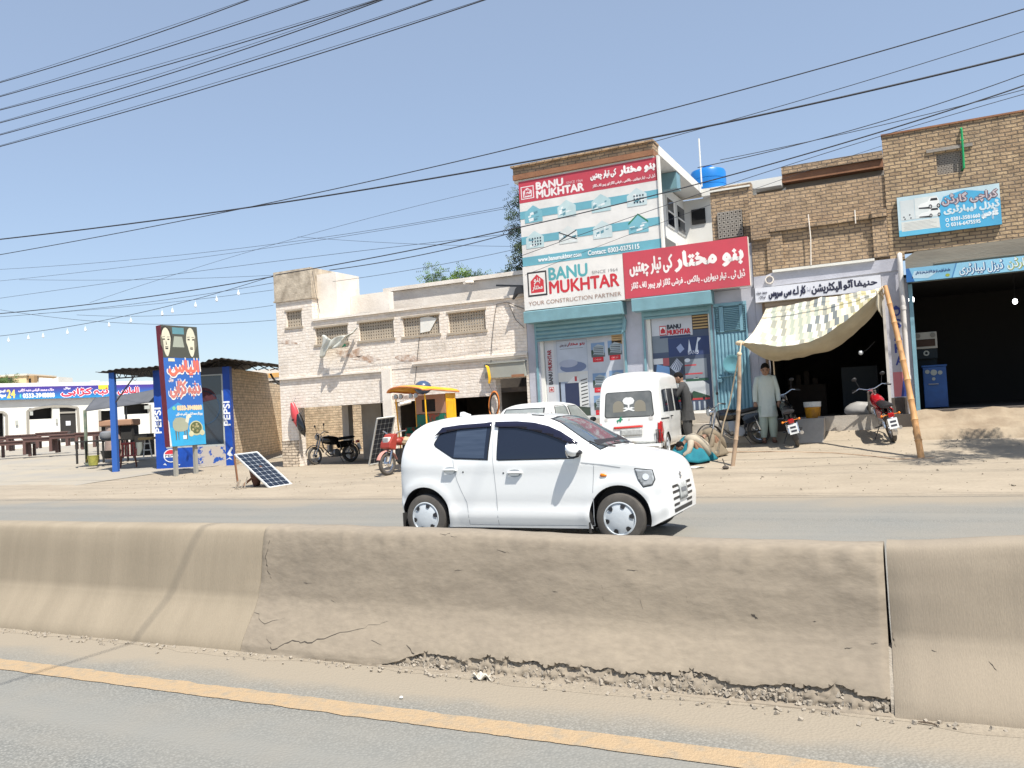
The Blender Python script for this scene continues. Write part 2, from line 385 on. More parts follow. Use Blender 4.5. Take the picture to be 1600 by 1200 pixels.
# worn yellow line with ragged edges
m = mat('line_yellow', (.37, .268, .16), .85, (.26, .225, .172), 12, .85, .5, 60, fine=.18, contrast=(.48, .72))
mb = MB(); random.seed(3); a = []; xs = [-40+i*.035 for i in range(1400)]
mb.add([(x, 3.545+noise.noise(Vector((x*6, 1, 0)))*.016+noise.noise(Vector((x*31, 1, 0)))*.007, .0062) for x in xs]+[(x, 3.715+noise.noise(Vector((x*6, 9, 0)))*.016+noise.noise(Vector((x*31, 9, 0)))*.007, .0062) for x in xs],
       [(i, i+1, 1401+i, 1400+i) for i in range(1399)])
tag(mb.build('road_marking', m, fixn=False), 'worn yellow edge line on the near carriageway', kind='structure')
# grey paving of the forecourt at far left (packed, oily earth)
mat('forecourt', (.29, .27, .235), .9, (.35, .305, .235), .5, 1, .3, 18, fine=.08)
def fc(x, y): return gz(x, y)+.012
mb = MB(); ox = [-90+i*1.2 for i in range(58)]
pts = {}
for x in ox:
    for j in range(0, 44):
        y = 15.6+max(0, (-x-21))*.02+j*1.1+noise.noise(Vector((x*.3, 0, 5)))*.9*(j == 0)
        pts[(x, j)] = len(mb.v); mb.v.append(Vector((x, y, fc(x, y) if j else gz(x, y)-.02)))
for x, x2 in zip(ox, ox[1:]):
    for j in range(43): mb.f.append((pts[(x, j)], pts[(x2, j)], pts[(x2, j+1)], pts[(x, j+1)])); mb.m.append(0)
mb.f = [f for f in mb.f if max(mb.v[i].x for i in f) < -20.5-.0*1]
tag(mb.build('forecourt_paving', MATS['forecourt'], smooth=True, fixn=False), 'grey packed forecourt in front of the restaurant', kind='structure')
# ------------------------------------------------------------------ median barriers
def barrier_mat(name, base, worn, rustic):
    m = mat(name, base, .93, worn, 1.1, .9, .42 if rustic else .12, 9 if rustic else 40, fine=.08, stretch=(.7, 1, 1.4) if rustic else (4, 1, .45))
    return m
barrier_mat('cast_concrete', (.30, .25, .182), (.25, .208, .15), False)
barrier_mat('render_concrete', (.27, .226, .17), (.222, .186, .142), True)
barrier_mat('cast_concrete_pale', (.285, .238, .178), (.245, .205, .155), False)
def barrier(name, x0, x1, label, m, top, rough, broken=None, step=.04):
    """closed concrete barrier; section runs from the near foot over the top to the far foot"""
    def prof(top):
        P_ = [(4.30, 0), (4.315, .05), (4.36, .12), (4.42, .2), (4.47, .27), (4.50, .33), (4.515, .42), (4.53, .52), (4.545, top-.17), (4.56, top-.09), (4.575, top-.04), (4.59, top-.015), (4.62, top)]
        dense = []
        for (a, b), (c, d) in zip(P_, P_[1:]):
            k = (6 if broken else 2) if b < .25 else 3 if b < top-.1 else 2; dense += [(a+(c-a)*i/k, b+(d-b)*i/k) for i in range(k)]
        return dense+[(4.62, top), (4.70, top+.003), (4.76, top), (4.79, top-.03), (4.83, .33), (4.90, .2), (5.0, .02), (5.0, -.05), (4.30, -.05)]
    tf = top if callable(top) else (lambda x: top)
    n = int((x1-x0)/step); rings = []
    for i in range(n+1):
        x = x0+(x1-x0)*i/n; ring = []; top = tf(x); pr = prof(top)
        wob = noise.noise(Vector((x*.9, 0, 7)))*.010*rough
        for (y, z) in pr:
            yy, zz, xx = y, z, x
            if z > .01 and y < 4.8:
                yy += (noise.noise(Vector((x*2.2, z*3, 1)))*.012+noise.noise(Vector((x*9, z*11, 4)))*.004)*rough
                if z > top-.1: zz += wob+noise.noise(Vector((x*4, 3, 2)))*.008*rough; yy += abs(noise.noise(Vector((x*6, 8, 2))))*.02*rough
                # ragged lip where the render has broken away from the foot
                if broken:
                    h = broken(x)
                    if abs(z-h) < .0135: zz = h+(.001 if z >= h else -.003)
                    if z < h: yy += .026+noise.noise(Vector((x*14, z*14, 1)))*.014+noise.noise(Vector((x*38, z*38, 5)))*.020+noise.noise(Vector((x*75, z*75, 5)))*.008
                e = min(i, n-i)/n*(x1-x0)
                if e < .03 and not (z < .42 and abs(x-B1) < .2): yy += (.03-e)*.8*(.4 if abs(x-B1) < .2 else 1)
            ring.append((xx, yy, zz))
        rings.append(ring)
    mb = MB(); mb.loft(rings)
    o = mb.build(name, m, smooth=50, fixn=True)
    return tag(o, label, 'barrier')
def broken_b(x):
    k = sstep(-3.2, -2.6, x)
    return k*(.095+.045*noise.noise(Vector((x*3, 0, 0)))+.03*noise.noise(Vector((x*11, 0, 2)))+.012*noise.noise(Vector((x*40, 0, 2))))+(1-k)*.02*max(0, noise.noise(Vector((x*5, 1, 1))))
B1, B2 = at(410, 880, 4.55).x, at(1386, 930, 4.53).x
barrier('concrete_barrier', -60, B1-.004, 'smooth cast concrete road barrier at the left, with a pole shadow across it', MATS['cast_concrete'], .80, .35, step=.12)
bb = barrier('concrete_barrier', B1, B2-.008, 'long uneven plastered concrete road barrier in the middle with crumbling foot', MATS['render_concrete'], lambda x: .80-.055*sstep(B1, B2, x), 1.0, broken_b, .013)
barrier('concrete_barrier', B2+.008, 14, 'concrete road barrier at the right, beyond the open dark joint', MATS['cast_concrete_pale'], lambda x: .755+.045*sstep(-.2, .6, x), .5, step=.06)
# exposed rubble under the broken render, and crumbs on the road
mb = MB(); random.seed(11)
for i in range(2200):
    x = random.uniform(-3.3, B2-.02); h = broken_b(x)
    if h < .03: continue
    z = random.uniform(0, max(.02, h-.01)); y = 4.328+z*.55+random.uniform(-.012, .012); s_ = random.uniform(.003, .009)*(1.5 if random.random() < .08 else .9)
    q = Euler([random.uniform(0, 3) for _ in range(3)]).to_matrix()
    mb.add([Vector((x, y, z))+q @ Vector((a*s_*1.4, b*s_, c*s_)) for a, b, c in ((-1,-1,-1),(1,-1,-1),(1,1,-.7),(-1,1,-1),(-.8,-.8,.8),(.9,-.7,1),(.7,.8,.8),(-.9,.9,.6))],
           [(0,3,2,1),(4,5,6,7),(0,1,5,4),(1,2,6,5),(2,3,7,6),(3,0,4,7)])
for i in range(320):
    x = random.uniform(-8, 1.5); y = 4.29-abs(random.gauss(0, .05)); s_ = random.uniform(.003, .009)
    q = Euler([random.uniform(0, 3) for _ in range(3)]).to_matrix()
    mb.add([Vector((x, y, .004+s_*.5))+q @ Vector((a*s_*1.4, b*s_, c*s_)) for a, b, c in ((-1,-1,-1),(1,-1,-1),(1,1,-.7),(-1,1,-1),(-.8,-.8,.8),(.9,-.7,1),(.7,.8,.8),(-.9,.9,.6))],
           [(0,3,2,1),(4,5,6,7),(0,1,5,4),(1,2,6,5),(2,3,7,6),(3,0,4,7)])
mat('rubble', (.33, .29, .235), .95, (.26, .225, .18), 9, .8, .5, 60)
tag(mb.build('rubble', MATS['rubble'], fixn=False), 'crumbled mortar and gravel along the foot of the barrier', kind='stuff')
# drift of dust against the barrier foot
mb = MB(); xs = [-30+i*.06 for i in range(640)]; rows = 7
for x in xs:
    w_ = .16+.10*noise.noise(Vector((x*.8, 0, 0)))+.04*noise.noise(Vector((x*4, 0, 0))); h = .03+.018*noise.noise(Vector((x*1.7, 5, 0)))
    for j in range(rows):
        t = j/(rows-1); mb.v.append(Vector((x, 4.40-w_*t, .003+h*(1-t)**2+(0 if j in (0, rows-1) else noise.noise(Vector((x*9, t*5, 0)))*.003))))
mb.f = [(i*rows+j, i*rows+j+1, (i+1)*rows+j+1, (i+1)*rows+j) for i in range(len(xs)-1) for j in range(rows-1)]; mb.m = [0]*len(mb.f)
tag(mb.build('dust_drift', MATS['dust'], smooth=True, fixn=False), 'drift of pale dust along the barrier foot', kind='stuff')
# litter on the near road
p = ong(752, 1062); mb = MB()
mb.grid(lambda u, v: (p.x-.05+.11*u+.01*math.sin(v*6), p.y-.03+.06*v, .02+.018*math.sin(u*9+v*5)+.006*math.cos(v*17)), 8, 6)
single('paper_scrap', 'crumpled pale paper scrap lying at the broken barrier foot', 'litter', mb, mat('paper', (.62, .58, .5), .8), (p.x, p.y, .004), solid=.002)
p = ong(627, 1093); mb = MB(); mb.ball((p.x, p.y, .012), .011, 8, sc=(1, .9, .7))
single('pebble', 'small white pebble above the yellow line', 'pebble', mb, mat('pebble_white', (.7, .68, .62), .7), (p.x, p.y, .004), smooth=True)
p = ong(1452, 1134); mb = MB(); mb.tube([(p.x-.045, p.y+.004, .012), (p.x-.02, p.y, .014), (p.x+.01, p.y-.003, .013), (p.x+.04, p.y-.014, .01)], [.003, .004, .004, .002], 6)
single('twig', 'short dark twig lying on the dust below the right barrier', 'twig', mb, mat('twig_brown', (.09, .065, .045), .9), (p.x, p.y, .004), smooth=True)
mb = MB(); mb.loft([[(B2-.008+.0155*k_, y, z) for y, z in ((4.325, -.04), (4.345, .05), (4.385, .12), (4.45, .2), (4.50, .27), (4.56, .28), (4.7, .2), (4.7, -.04))] for k_ in (0, 1)])
single('joint_mortar', 'rough mortar filling the lower part of the barrier joint', 'mortar', mb, MATS['rubble'], (B2, 4.4, 0))
# ------------------------------------------------------------------ materials for buildings
brick('brick_tan', (.48, .35, .21), (.36, .25, .15), (.17, .13, .095), bw=.22, bh=.078, ms=.013, bump=.9, stain=(.20, .16, .12))
brick('brick_mid', (.46, .33, .205), (.36, .25, .155), (.20, .155, .115), bw=.22, bh=.078, bump=.9, stain=(.22, .17, .13))
brick('brick_white', (.34, .22, .14), (.30, .21, .15), (.25, .2, .16), white=(.88, .81, .73), worn=0, bump=.75)
brick('brick_bare', (.66, .55, .42), (.58, .47, .35), (.24, .19, .14), bump=1.0)
brick('mud_brick', (.70, .56, .39), (.62, .48, .33), (.48, .38, .26), bw=.3, bh=.1, ms=.016, bump=1.0)
mat('limewash', (.84, .78, .70), .92, (.64, .57, .49), 1.3, .8, .35, 25, fine=.07)
mat('tower_render', (.60, .52, .41), .92, (.30, .25, .19), 3.0, 1.0, .5, 20, fine=.08)
mat('white_wall', (.74, .73, .68), .85, (.66, .64, .58), 1.2, .7, .15, 30)
mat('lilac_wall', (.46, .465, .52), .85, (.37, .37, .41), 1.8, .8, .25, 25, fine=.05)
mat('shutter_teal', (.185, .34, .385), .45, (.15, .27, .30), 2.5, .8, .1, 20)
mat('door_blue', (.20, .37, .44), .5, (.15, .29, .35), 3, .7, .1, 20)
mat('step_stone', (.47, .43, .37), .9, (.38, .34, .29), 3, .8, .3, 30, fine=.06)
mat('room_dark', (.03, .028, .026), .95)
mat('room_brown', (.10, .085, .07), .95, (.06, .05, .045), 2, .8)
mat('grille_stone', (.42, .36, .28), .9, (.33, .28, .22), 5, .7)
mat('wood_trim', (.22, .15, .09), .8, (.14, .09, .06), 6, .7)
mat('rust_tile', (.30, .145, .075), .85, (.22, .10, .055), 4, .8, .3, 20)
FY = 20.0                                            # street face of the shop row
def jali(mb, x0, x1, z0, z1, y, n, t=.05, d=.05, mi=0, holes='round'):
    """pierced screen: a lattice of real bars with depth"""
    w_, h_ = x1-x0, z1-z0; cell = w_/n; m_ = max(1, round(h_/cell)); ch = h_/m_; b = cell*.30
    for i in range(n+1): x = x0+i*cell; mb.box(max(x0, x-b), min(x1, x+b), y, y+d, z0, z1, mi)
    for j in range(m_+1):
        z = z0+j*ch
        for i in range(n): mb.box(x0+i*cell+b+.0005, x0+(i+1)*cell-b-.0005, y+.003, y+d-.003, max(z0, z-b), min(z1, z+b), mi)
def wall_open(mb, x0, x1, z0, z1, y0, y1, opens, mi=0):
    """wall with rectangular openings, as butted boxes in columns; opens = (xa, xb, za, zb)"""
    xs = sorted({x0, x1, *[o[0] for o in opens], *[o[1] for o in opens]})
    for a, b in zip(xs, xs[1:]):
        if b <= x0 or a >= x1 or b-a < 1e-4: continue
        cuts = sorted([(o[2], o[3]) for o in opens if o[0] < (a+b)/2 < o[1]]); z = z0
        for c, d in cuts:
            if c > z+1e-4: mb.box(a, b, y0, y1, z, c, mi)
            z = d
        if z1 > z+1e-4: mb.box(a, b, y0, y1, z, z1, mi)
    return mb
def clean(mb):
    return mb
# ================================================================== old whitewashed building
OX0, OX1 = -17.42, -9.06
oldb = thing('old_building', 'low whitewashed brick building with pierced screens, open bays and a cloth hanging on it', 'building', (-13.2, FY, .1))
mb = MB()
grs = [(-17.04, -16.45, 4.38, 4.86), (-15.97, -14.79, 3.77, 4.26), (-14.39, -13.19, 3.75, 4.27), (-12.88, -11.69, 3.74, 4.26), (-11.40, -10.25, 3.71, 4.25)]
Z0 = -.2
wall_open(mb, -17.42, -16.04, 2.85, 5.2, FY, FY+.3, [grs[0]])
wall_open(mb, -16.04, OX1, 2.85, 4.47, FY+.0, FY+.3, grs[1:])
wall_open(mb, OX0, OX1, Z0, 2.845, FY+.012, FY+.31, [(-16.76, -13.66, Z0, 1.92), (-13.3, -10.22, Z0, 1.92), (-10.05, -9.14, Z0, 2.36)])
mb.build('wall', MATS['brick_white'], oldb, world=True)
mb = MB(); mb.box(OX0, -16.785, FY-.012, FY+.011, Z0, .95)
mb.build('wall_foot', MATS['brick_bare'], oldb, world=True)
mb = MB(); mb.box(OX0-.02, -16.02, FY-.03, FY+1.5, 5.22, 6.1); mb.box(OX0-.05, -15.98, FY-.05, FY+1.52, 5.17, 5.217)
mb.build('parapet_tower', MATS['tower_render'], oldb, world=True)
mb = MB(); mb.box(-16.015, -15.3, FY+.25, FY+1.4, 4.49, 5.9); mb.box(OX0, OX0+.3, FY+.31, FY+5, 1.96, 5.15)
mb.box(-15.29, -13.9, FY+.9, FY+1.15, 4.45, 5.24); mb.box(-14.6, OX1, FY+1.9, FY+2.15, 4.4, 5.38); mb.box(-14.7, OX1, FY+1.8, FY+2.2, 5.385, 5.5)
mb.build('parapet', MATS['limewash'], oldb, world=True)
mb = MB(); mb.box(-16.04, OX1, FY-.05, FY+.33, 4.475, 4.54); mb.build('ledge', MATS['limewash'], oldb, world=True)
mb = MB(); mb.box(OX0-.02, -13.62, FY-.05, FY-.001, 2.80, 2.85); mb.box(-12.6, OX1, FY-.07, FY-.001, 2.93, 3.0); mb.box(-12.6, OX1, FY-.035, FY-.001, 2.88, 2.925); mb.build('ledge', MATS['limewash'], oldb, world=True)
mb = MB(); mb.box(-13.62, -13.32, FY-.10, FY-.001, 0.0, 2.86); mb.build('pilaster', MATS['limewash'], oldb, world=True)
for g_, n in zip(grs, (6, 13, 14, 14, 14)):
    mb = MB(); jali(mb, g_[0], g_[1], g_[2], g_[3], FY+.06, n)
    mb.box(g_[0]-.04, g_[1]+.04, FY-.02, FY-.001, g_[3], g_[3]+.05); mb.box(g_[0]-.05, g_[1]+.05, FY-.035, FY-.001, g_[2]-.06, g_[2])
    mb.build('grille', MATS['grille_stone'], oldb, world=True)
# white board patch behind broken part of the fourth screen
mb = MB(); mb.prism([(-12.33, 3.80), (-12.02, 3.83), (-11.78, 4.15), (-12.05, 4.24), (-12.31, 4.22)], (0, FY+.05, 0), (1, 0, 0), (0, 0, 1), (0, -.02, 0)); mb.build('patch_board', MATS['white_wall'], oldb, world=True)
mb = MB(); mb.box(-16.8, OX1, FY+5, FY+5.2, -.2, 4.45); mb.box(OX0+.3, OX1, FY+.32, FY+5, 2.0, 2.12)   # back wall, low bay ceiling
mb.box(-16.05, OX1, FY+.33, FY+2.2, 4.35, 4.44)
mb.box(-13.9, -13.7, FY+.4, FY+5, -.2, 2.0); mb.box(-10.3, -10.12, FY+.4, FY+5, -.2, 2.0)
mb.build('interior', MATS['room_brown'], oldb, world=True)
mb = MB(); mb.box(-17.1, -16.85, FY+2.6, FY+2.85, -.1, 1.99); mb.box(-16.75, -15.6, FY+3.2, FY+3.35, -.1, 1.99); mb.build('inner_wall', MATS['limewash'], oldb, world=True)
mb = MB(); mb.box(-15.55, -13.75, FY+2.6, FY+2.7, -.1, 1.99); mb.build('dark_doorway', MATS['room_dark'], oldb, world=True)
# the concrete lintel over the narrow bay and spouts
mb = MB(); mb.box(-10.3, -9.12, FY-.12, FY-.001, 2.39, 2.76); mb.box(-10.32, -9.1, FY-.15, FY-.001, 2.765, 2.80); mb.build('lintel', mat('slate_grey', (.33, .34, .30), .9, (.27, .27, .24), 3, .7), oldb, world=True)
mb = MB(); mb.box(-9.5, -9.14, FY-.14, FY-.121, 2.37, 2.44); mb.build('rust_strip', MATS['rust_tile'], oldb, world=True)
for (px, py, L_, zt) in ((640, 628, .5, 0), (738, 441, .45, 0)):
    p = at(px, py, FY if py > 500 else FY+1.8); mb = MB(); mb.tube([(p.x, p.y+.02, p.z), (p.x-.02, p.y-L_, p.z-.06)], .05, 10); mb.lathe([(.045, 0), (.03, .01)], (p.x-.02, p.y-L_, p.z-.06), 'y', 10)
    mb.build('rain_spout', MATS['limewash'], oldb, world=True, smooth=True)
# patches of fallen render: thin real chips standing proud of the brick
random.seed(5)
for (px, py, r, k) in ((548, 553, .42, 22), (575, 560, .30, 20), (450, 535, .24, 20), (638, 560, .36, 22)):
    c = at(px, py, FY); pts = []
    for i in range(k):
        a_ = 6.283*i/k; q_ = r*(.55+.45*abs(noise.noise(Vector((math.cos(a_)*1.7+px, math.sin(a_)*1.7, 0))))*2.2)*random.uniform(.8, 1.1); pts.append((c.x+q_*math.cos(a_)*1.5, c.z+q_*.42*math.sin(a_)-.18*(q_*math.cos(a_))))
    mb = MB(); mb.prism(pts, (0, FY-.004, 0), (1, 0, 0), (0, 0, 1), (0, .003, 0)); mb.build('exposed_brick', mat('brick_red_worn', (.42, .28, .20), .95, (.66, .59, .52), 5, 1, .6, 20, contrast=(.40, .60)), oldb, world=True)
# cables on the wall
mb = MB()
for pts in ([(776, 475), (772, 500), (768, 540), (767, 568)], [(776, 475), (792, 472), (806, 478), (818, 482)], [(795, 475), (806, 500), (819, 512)], [(656, 520), (652, 560), (648, 600)], [(488, 424), (493, 455), (500, 490)]):
    mb.tube([at(x, y, FY-.02) for x, y in pts], .008, 5)
mb.build('wall_cable', mat('cable_grey', (.10, .09, .085), .7), oldb, world=True)
# ruined bit: dark hole in parapet, drain box
mb = MB(); a = at(563, 487, FY+.9); mb.box(a.x-.02, a.x+.4, FY+.85, FY+.899, 4.545, 4.68); mb.build('drain_hole', MATS['dark'], oldb, world=True)
# ---- things on and around the old building
def cloth_hang():
    A = [at(505, 524, FY-.06), at(520, 530, FY-.25), at(540, 525, FY-.35), at(561, 513, FY-.06)]
    Bq = [at(503, 560, FY-.10), at(514, 548, FY-.3), at(535, 540, FY-.30), at(552, 520, FY-.08)]
    def f(u, v):
        k = u*3; i = min(2, int(k)); t = k-i; t = t*t*(3-2*t)
        a = A[i].lerp(A[i+1], t); b = Bq[i].lerp(Bq[i+1], t); p = a.lerp(b, v)
        return p+Vector((.0, .05*math.sin(u*23+v*5)-.05, .03*math.sin(v*9+u*14)))
    mb = MB(); mb.grid(f, 34, 12); return mb
c = cloth_hang(); o = single('hanging_cloth', 'torn white cloth hanging folded from the screen of the old building', 'cloth', c, mat('cloth_white', (.62, .62, .56), .9, (.5, .5, .44), 4, .6), (-15, FY-.1, 3.4), smooth=60, solid=.012)
mb = MB(); mb.prism([(0, 0), (.16, .05), (.07, .11), (.02, .09)], at(535, 543, FY-.12), (1, 0, 0), (0, 0, 1), (0, -.02, 0))
mb.build('green_hem', P('green_rag', 40, 110, 85), None); 
bpy.data.objects['green_hem'].parent = o; bpy.data.objects['green_hem'].matrix_parent_inverse = Matrix.Translation(-o.location)
def plastic_tank(px, py, lab, col, rot, name='fuel_tank_cover', mirror=1):
    p = at(px, py, FY-.14)
    t = thing(name, lab, 'motorcycle tank', p, 0, 'motorcycle fuel tanks hung on the old pillar')
    mb = MB(); rings = []
    for i in range(13):
        u = i/12; s_ = math.sin(math.pi*min(1, .12+u*.95))**.6; w_ = (.07+.12*u)*s_+.012; d_ = .085*s_+.01
        c = Vector((mirror*.05*math.sin(u*2.2), 0, .36-.72*u)); rings.append([c+Vector((w_*math.cos(a*.3927)*mirror, d_*math.sin(a*.3927), .012*math.cos(a*.785))) for a in range(16)])
    mb.loft(rings); q = Matrix.Rotation(rot, 4, 'Y'); mb.v = [q @ v for v in mb.v]
    mb.build('tank_shell', col, t, smooth=60)
    mb = MB(); mb.disc(.026, (mirror*.0+.02*mirror, -.10, -.16), 'y', 12, .05); mb.v = [q @ v for v in mb.v]; mb.build('filler_cap', MATS['black_plastic'], t)
    mb = MB(); mb.tube([(0, .0, .34), (0, .06, .42), (0, .12, .5)], .006, 5); mb.build('hook', MATS['dark_steel'], t)
plastic_tank(459, 648, 'red motorcycle tank hung on the pillar of the old building', P('tank_red', 200, 70, 75, rough=.3, coat=.4), R(-6))
plastic_tank(472, 664, 'black motorcycle tank hung at the edge of the left bay', P('tank_black', 25, 24, 24, rough=.25, coat=.5), R(-20), mirror=-1)
# yellow arm and orange hoop by the narrow bay
p = at(763, 585, FY-.2); t = thing('yellow_bracket', 'curved yellow plastic chair leg hung on the lintel edge', 'hanging object', p)
mb = MB(); mb.tube([(-.05, 0, .23), (.0, -.02, .2), (.03, -.02, .05), (.035, 0, -.1), (.0, .02, -.24)], [.035, .05, .045, .05, .035], 10, flat=.5); mb.build('arm', P('yellow_plastic', 235, 180, 40, rough=.5), t, smooth=True)
mb = MB(); mb.tube([(-.05, .02, .27), (-.04, .18, .3)], .01, 6); mb.build('hook', MATS['dark_steel'], t)
p = at(772, 632, FY-.12); t = thing('orange_hoop', 'orange rimmed hoop leaning on the pillar of the narrow bay', 'hoop', p)
mb = MB(); mb.ring(.36, .028, (0, 0, 0), 'y', 30); mb.v = [Vector((v.x*.42, v.y+v.z*.15, v.z*.95)) for v in mb.v]; mb.build('rim', P('orange_rim', 190, 110, 45, rough=.5), t, smooth=True)
mb = MB(); mb.ring(.30, .03, (0, .012, 0), 'y', 30); mb.v = [Vector((v.x*.42, v.y+v.z*.15, v.z*.95)) for v in mb.v]; mb.build('tyre', MATS['black_rubber'], t, smooth=True)
mb = MB(); p0 = at(764, 600, FY-.03); p1 = at(772, 622, FY-.1); mb.tube([p0, p0.lerp(p1, .5)+Vector((.03, 0, -.02)), p1], .006, 5)
single('string', 'thin dark string holding the orange hoop', 'string', mb, MATS['cable_grey'], p0)
# small dark bracket with rag at the right end of the roof
a = at(776, 446, FY+.0); b = at(818, 447, FY-.3); mb = MB(); mb.beam(a, b, .05, .05); c = at(806, 455, FY-.3)
mb.prism([(-.12, -.2), (.02, -.07), (.22, -.06), (.24, .12), (.06, .14), (-.02, .06)], c, (1, 0, 0), (0, 0, 1), (0, .12, 0))
single('wall_bracket', 'dark iron bracket with rags beside the billboard foot', 'bracket', mb, MATS['dark_steel'], a)
# ================================================================== shop of the building supplier
ban = thing('supply_shop', 'narrow two storey shop clad in billboards with teal roller shutters', 'building', (-6.6, FY, .3))
mb = MB()
W1, W2, D1 = (-8.73, -6.42), (-5.84, -4.27), (-4.17, -3.40)
wall_open(mb, -9.05, -3.2, -.2, 4.05, FY, FY+.25, [(W1[0], W1[1], 1.2, 3.72), (W2[0], W2[1], 1.2, 3.62), (D1[0], D1[1], 1.18, 3.74)])
mb.build('shop_front', MATS['lilac_wall'], ban, world=True)
mb = MB(); mb.box(-9.0, -5.9, FY+.0, FY+5.2, 4.06, 7.5); mb.build('upper_wall', MATS['white_wall'], ban, world=True)
mb = MB(); mb.box(-5.355, -3.2, FY+.02, FY+.25, 4.06, 5.10); mb.box(-5.35, -3.2, FY+.25, FY+6, 4.3, 4.4); mb.build('terrace', MATS['lilac_wall'], ban, world=True)
mb = MB(); mb.box(-9.06, -5.30, FY-.34, FY+.1, 7.47, 7.60, 1); mb.box(-9.06, -5.30, FY-.30, FY+.1, 7.603, 7.79, 0); mb.box(-9.10, -5.28, FY-.38, FY+.15, 7.793, 7.84, 0)
mb.build('cornice', [MATS['brick_mid'], MATS['rust_tile']], ban, world=True)
mb = MB(); mb.box(-9.05, -5.30, FY+.155, FY+5.3, 7.603, 7.84); mb.box(-9.05, -5.32, FY-.28, FY+.15, 7.40, 7.465); mb.build('roof_slab', MATS['white_wall'], ban, world=True)
mb = MB(); mb.box(-9.1, -4.40, FY-.36, FY+.15, 7.60, 7.86) if 0 else None
mb = MB(); mb.box(-5.899, -3.6, FY+5.0, FY+5.2, 4.4, 7.5); mb.box(-5.295, -2.5, FY+4.75, FY+5.3, 7.50, 7.72); mb.build('rear_wing', MATS['white_wall'], ban, world=True)
# side wall windows of the upper storey
for (y0, y1, z0, z1) in ((2.95, 3.6, 6.45, 7.2), (4.05, 4.85, 6.45, 7.2), (2.3, 3.6, 4.45, 6.0), (3.95, 4.85, 4.45, 6.0)):
    f = MB(); f.box(-5.898, -5.875, FY+y0-.06, FY+y1+.06, z0-.06, z1+.06); fr = f.build('window', MATS['white_wall'], ban, world=True)
    f = MB(); f.box(-5.874, -5.866, FY+y0, FY+y1, z0, z1); g = f.build('pane', MATS['glass_dark'], ban, world=True); g.parent = fr
    f = MB(); f.box(-5.865, -5.85, FY+y0, FY+y1, (z0+z1)/2-.02, (z0+z1)/2+.02); g2 = f.build('transom', MATS['white_wall'], ban, world=True); g2.parent = fr
f = MB(); f.box(-5.68, -5.27, FY+4.96, FY+4.99, 6.75, 7.2); f.build('dark_window', MATS['dark'], ban, world=True)
f = MB(); f.box(-5.89, -5.32, FY+1.9, FY+2.3, 7.15, 7.59); f.build('roof_beam', MATS['shutter_teal'], ban, world=True)
# shutters
def shutter_box(x0, x1, z0, z1, d=.42):
    mb = MB(); mb.prism([(0, z0+.03), (.03, z0), (d, z0), (d, z1)], (x0, FY-.001, 0), (0, -1, 0), (0, 0, 1), (x1-x0, 0, 0)) if 0 else mb.prism([(0, z0), (d, z0), (d, z1-.02), (d-.02, z1), (0, z1+.02)], (x0, FY-.001, 0), (0, -1, 0), (0, 0, 1), (x1-x0, 0, 0))
    return mb.build('shutter_box', MATS['shutter_teal'], ban, world=True)
shutter_box(-8.93, -6.30, 3.72, 4.02); shutter_box(-6.04, -4.13, 3.74, 4.05)
def shutter(x0, x1, z0, z1, mt, parent, y=FY-.01):
    mb = MB(); n = int((z1-z0)/.095)
    for i in range(n):
        z = z0+(z1-z0)*i/n; h = (z1-z0)/n
        mb.grid(lambda u, v: (x0+(x1-x0)*u, y-.03*math.sin(math.pi*v)**.7, z+h*v), 2, 7)
    mb.box(x0, x1, y-.035, y+.02, z0-.05, z0-.002)
    return mb.build('shutter', mt, parent, world=True, smooth=60, fixn=False)
shutter(-8.78, -6.38, 3.30, 3.74, MATS['shutter_teal'], ban); shutter(-5.88, -4.22, 3.60, 3.76, MATS['shutter_teal'], ban)
mb = MB(); mb.prism([(0, 0), (.10, .06), (.14, .3), (.1, .42), (.04, .22)], (-6.44, FY-.05, 3.27), (1, 0, 0), (0, 0, 1), (0, -.05, 0)); mb.build('bent_flashing', MATS['shutter_teal'], ban, world=True)
for xa in (-8.80, -6.40, -5.90, -4.25):
    mb = MB(); mb.box(xa-.02, xa+.035, FY-.04, FY-.001, 1.1, 3.75); mb.build('shutter_rail', MATS['shutter_teal'], ban, world=True)
mb = MB(); mb.box(-8.95, -3.21, FY-.9, FY-.002, .1, .72); mb.box(-5.2, -3.21, FY-.55, FY-.003, .723, .96); mb.box(-8.95, -3.22, FY-.28, FY-.004, .963, 1.2)
mb.build('steps', MATS['step_stone'], ban, world=True, bevel=.01)
# shop windows: glazing behind posters
for (a, b, z1, fr) in ((W1[0], W1[1], 3.72, 1), (W2[0], W2[1], 3.62, 0)):
    mb = MB(); mb.box(a, b, FY+.12, FY+.16, 1.2, z1); gl = mb.build('shop_window', mat('shop_glass', (.06, .08, .10), .06, spec=.8), ban, world=True)
    mb = MB(); mb.box(a, a+.10, FY+.05, FY+.118, 1.2, z1); mb.box(b-.05, b, FY+.05, FY+.118, 1.2, z1); mb.box(a+.1, b-.05, FY+.05, FY+.118, 1.2, 1.26); m_ = mb.build('window_frame', MATS['white_wall'], ban, world=True); m_.parent = gl
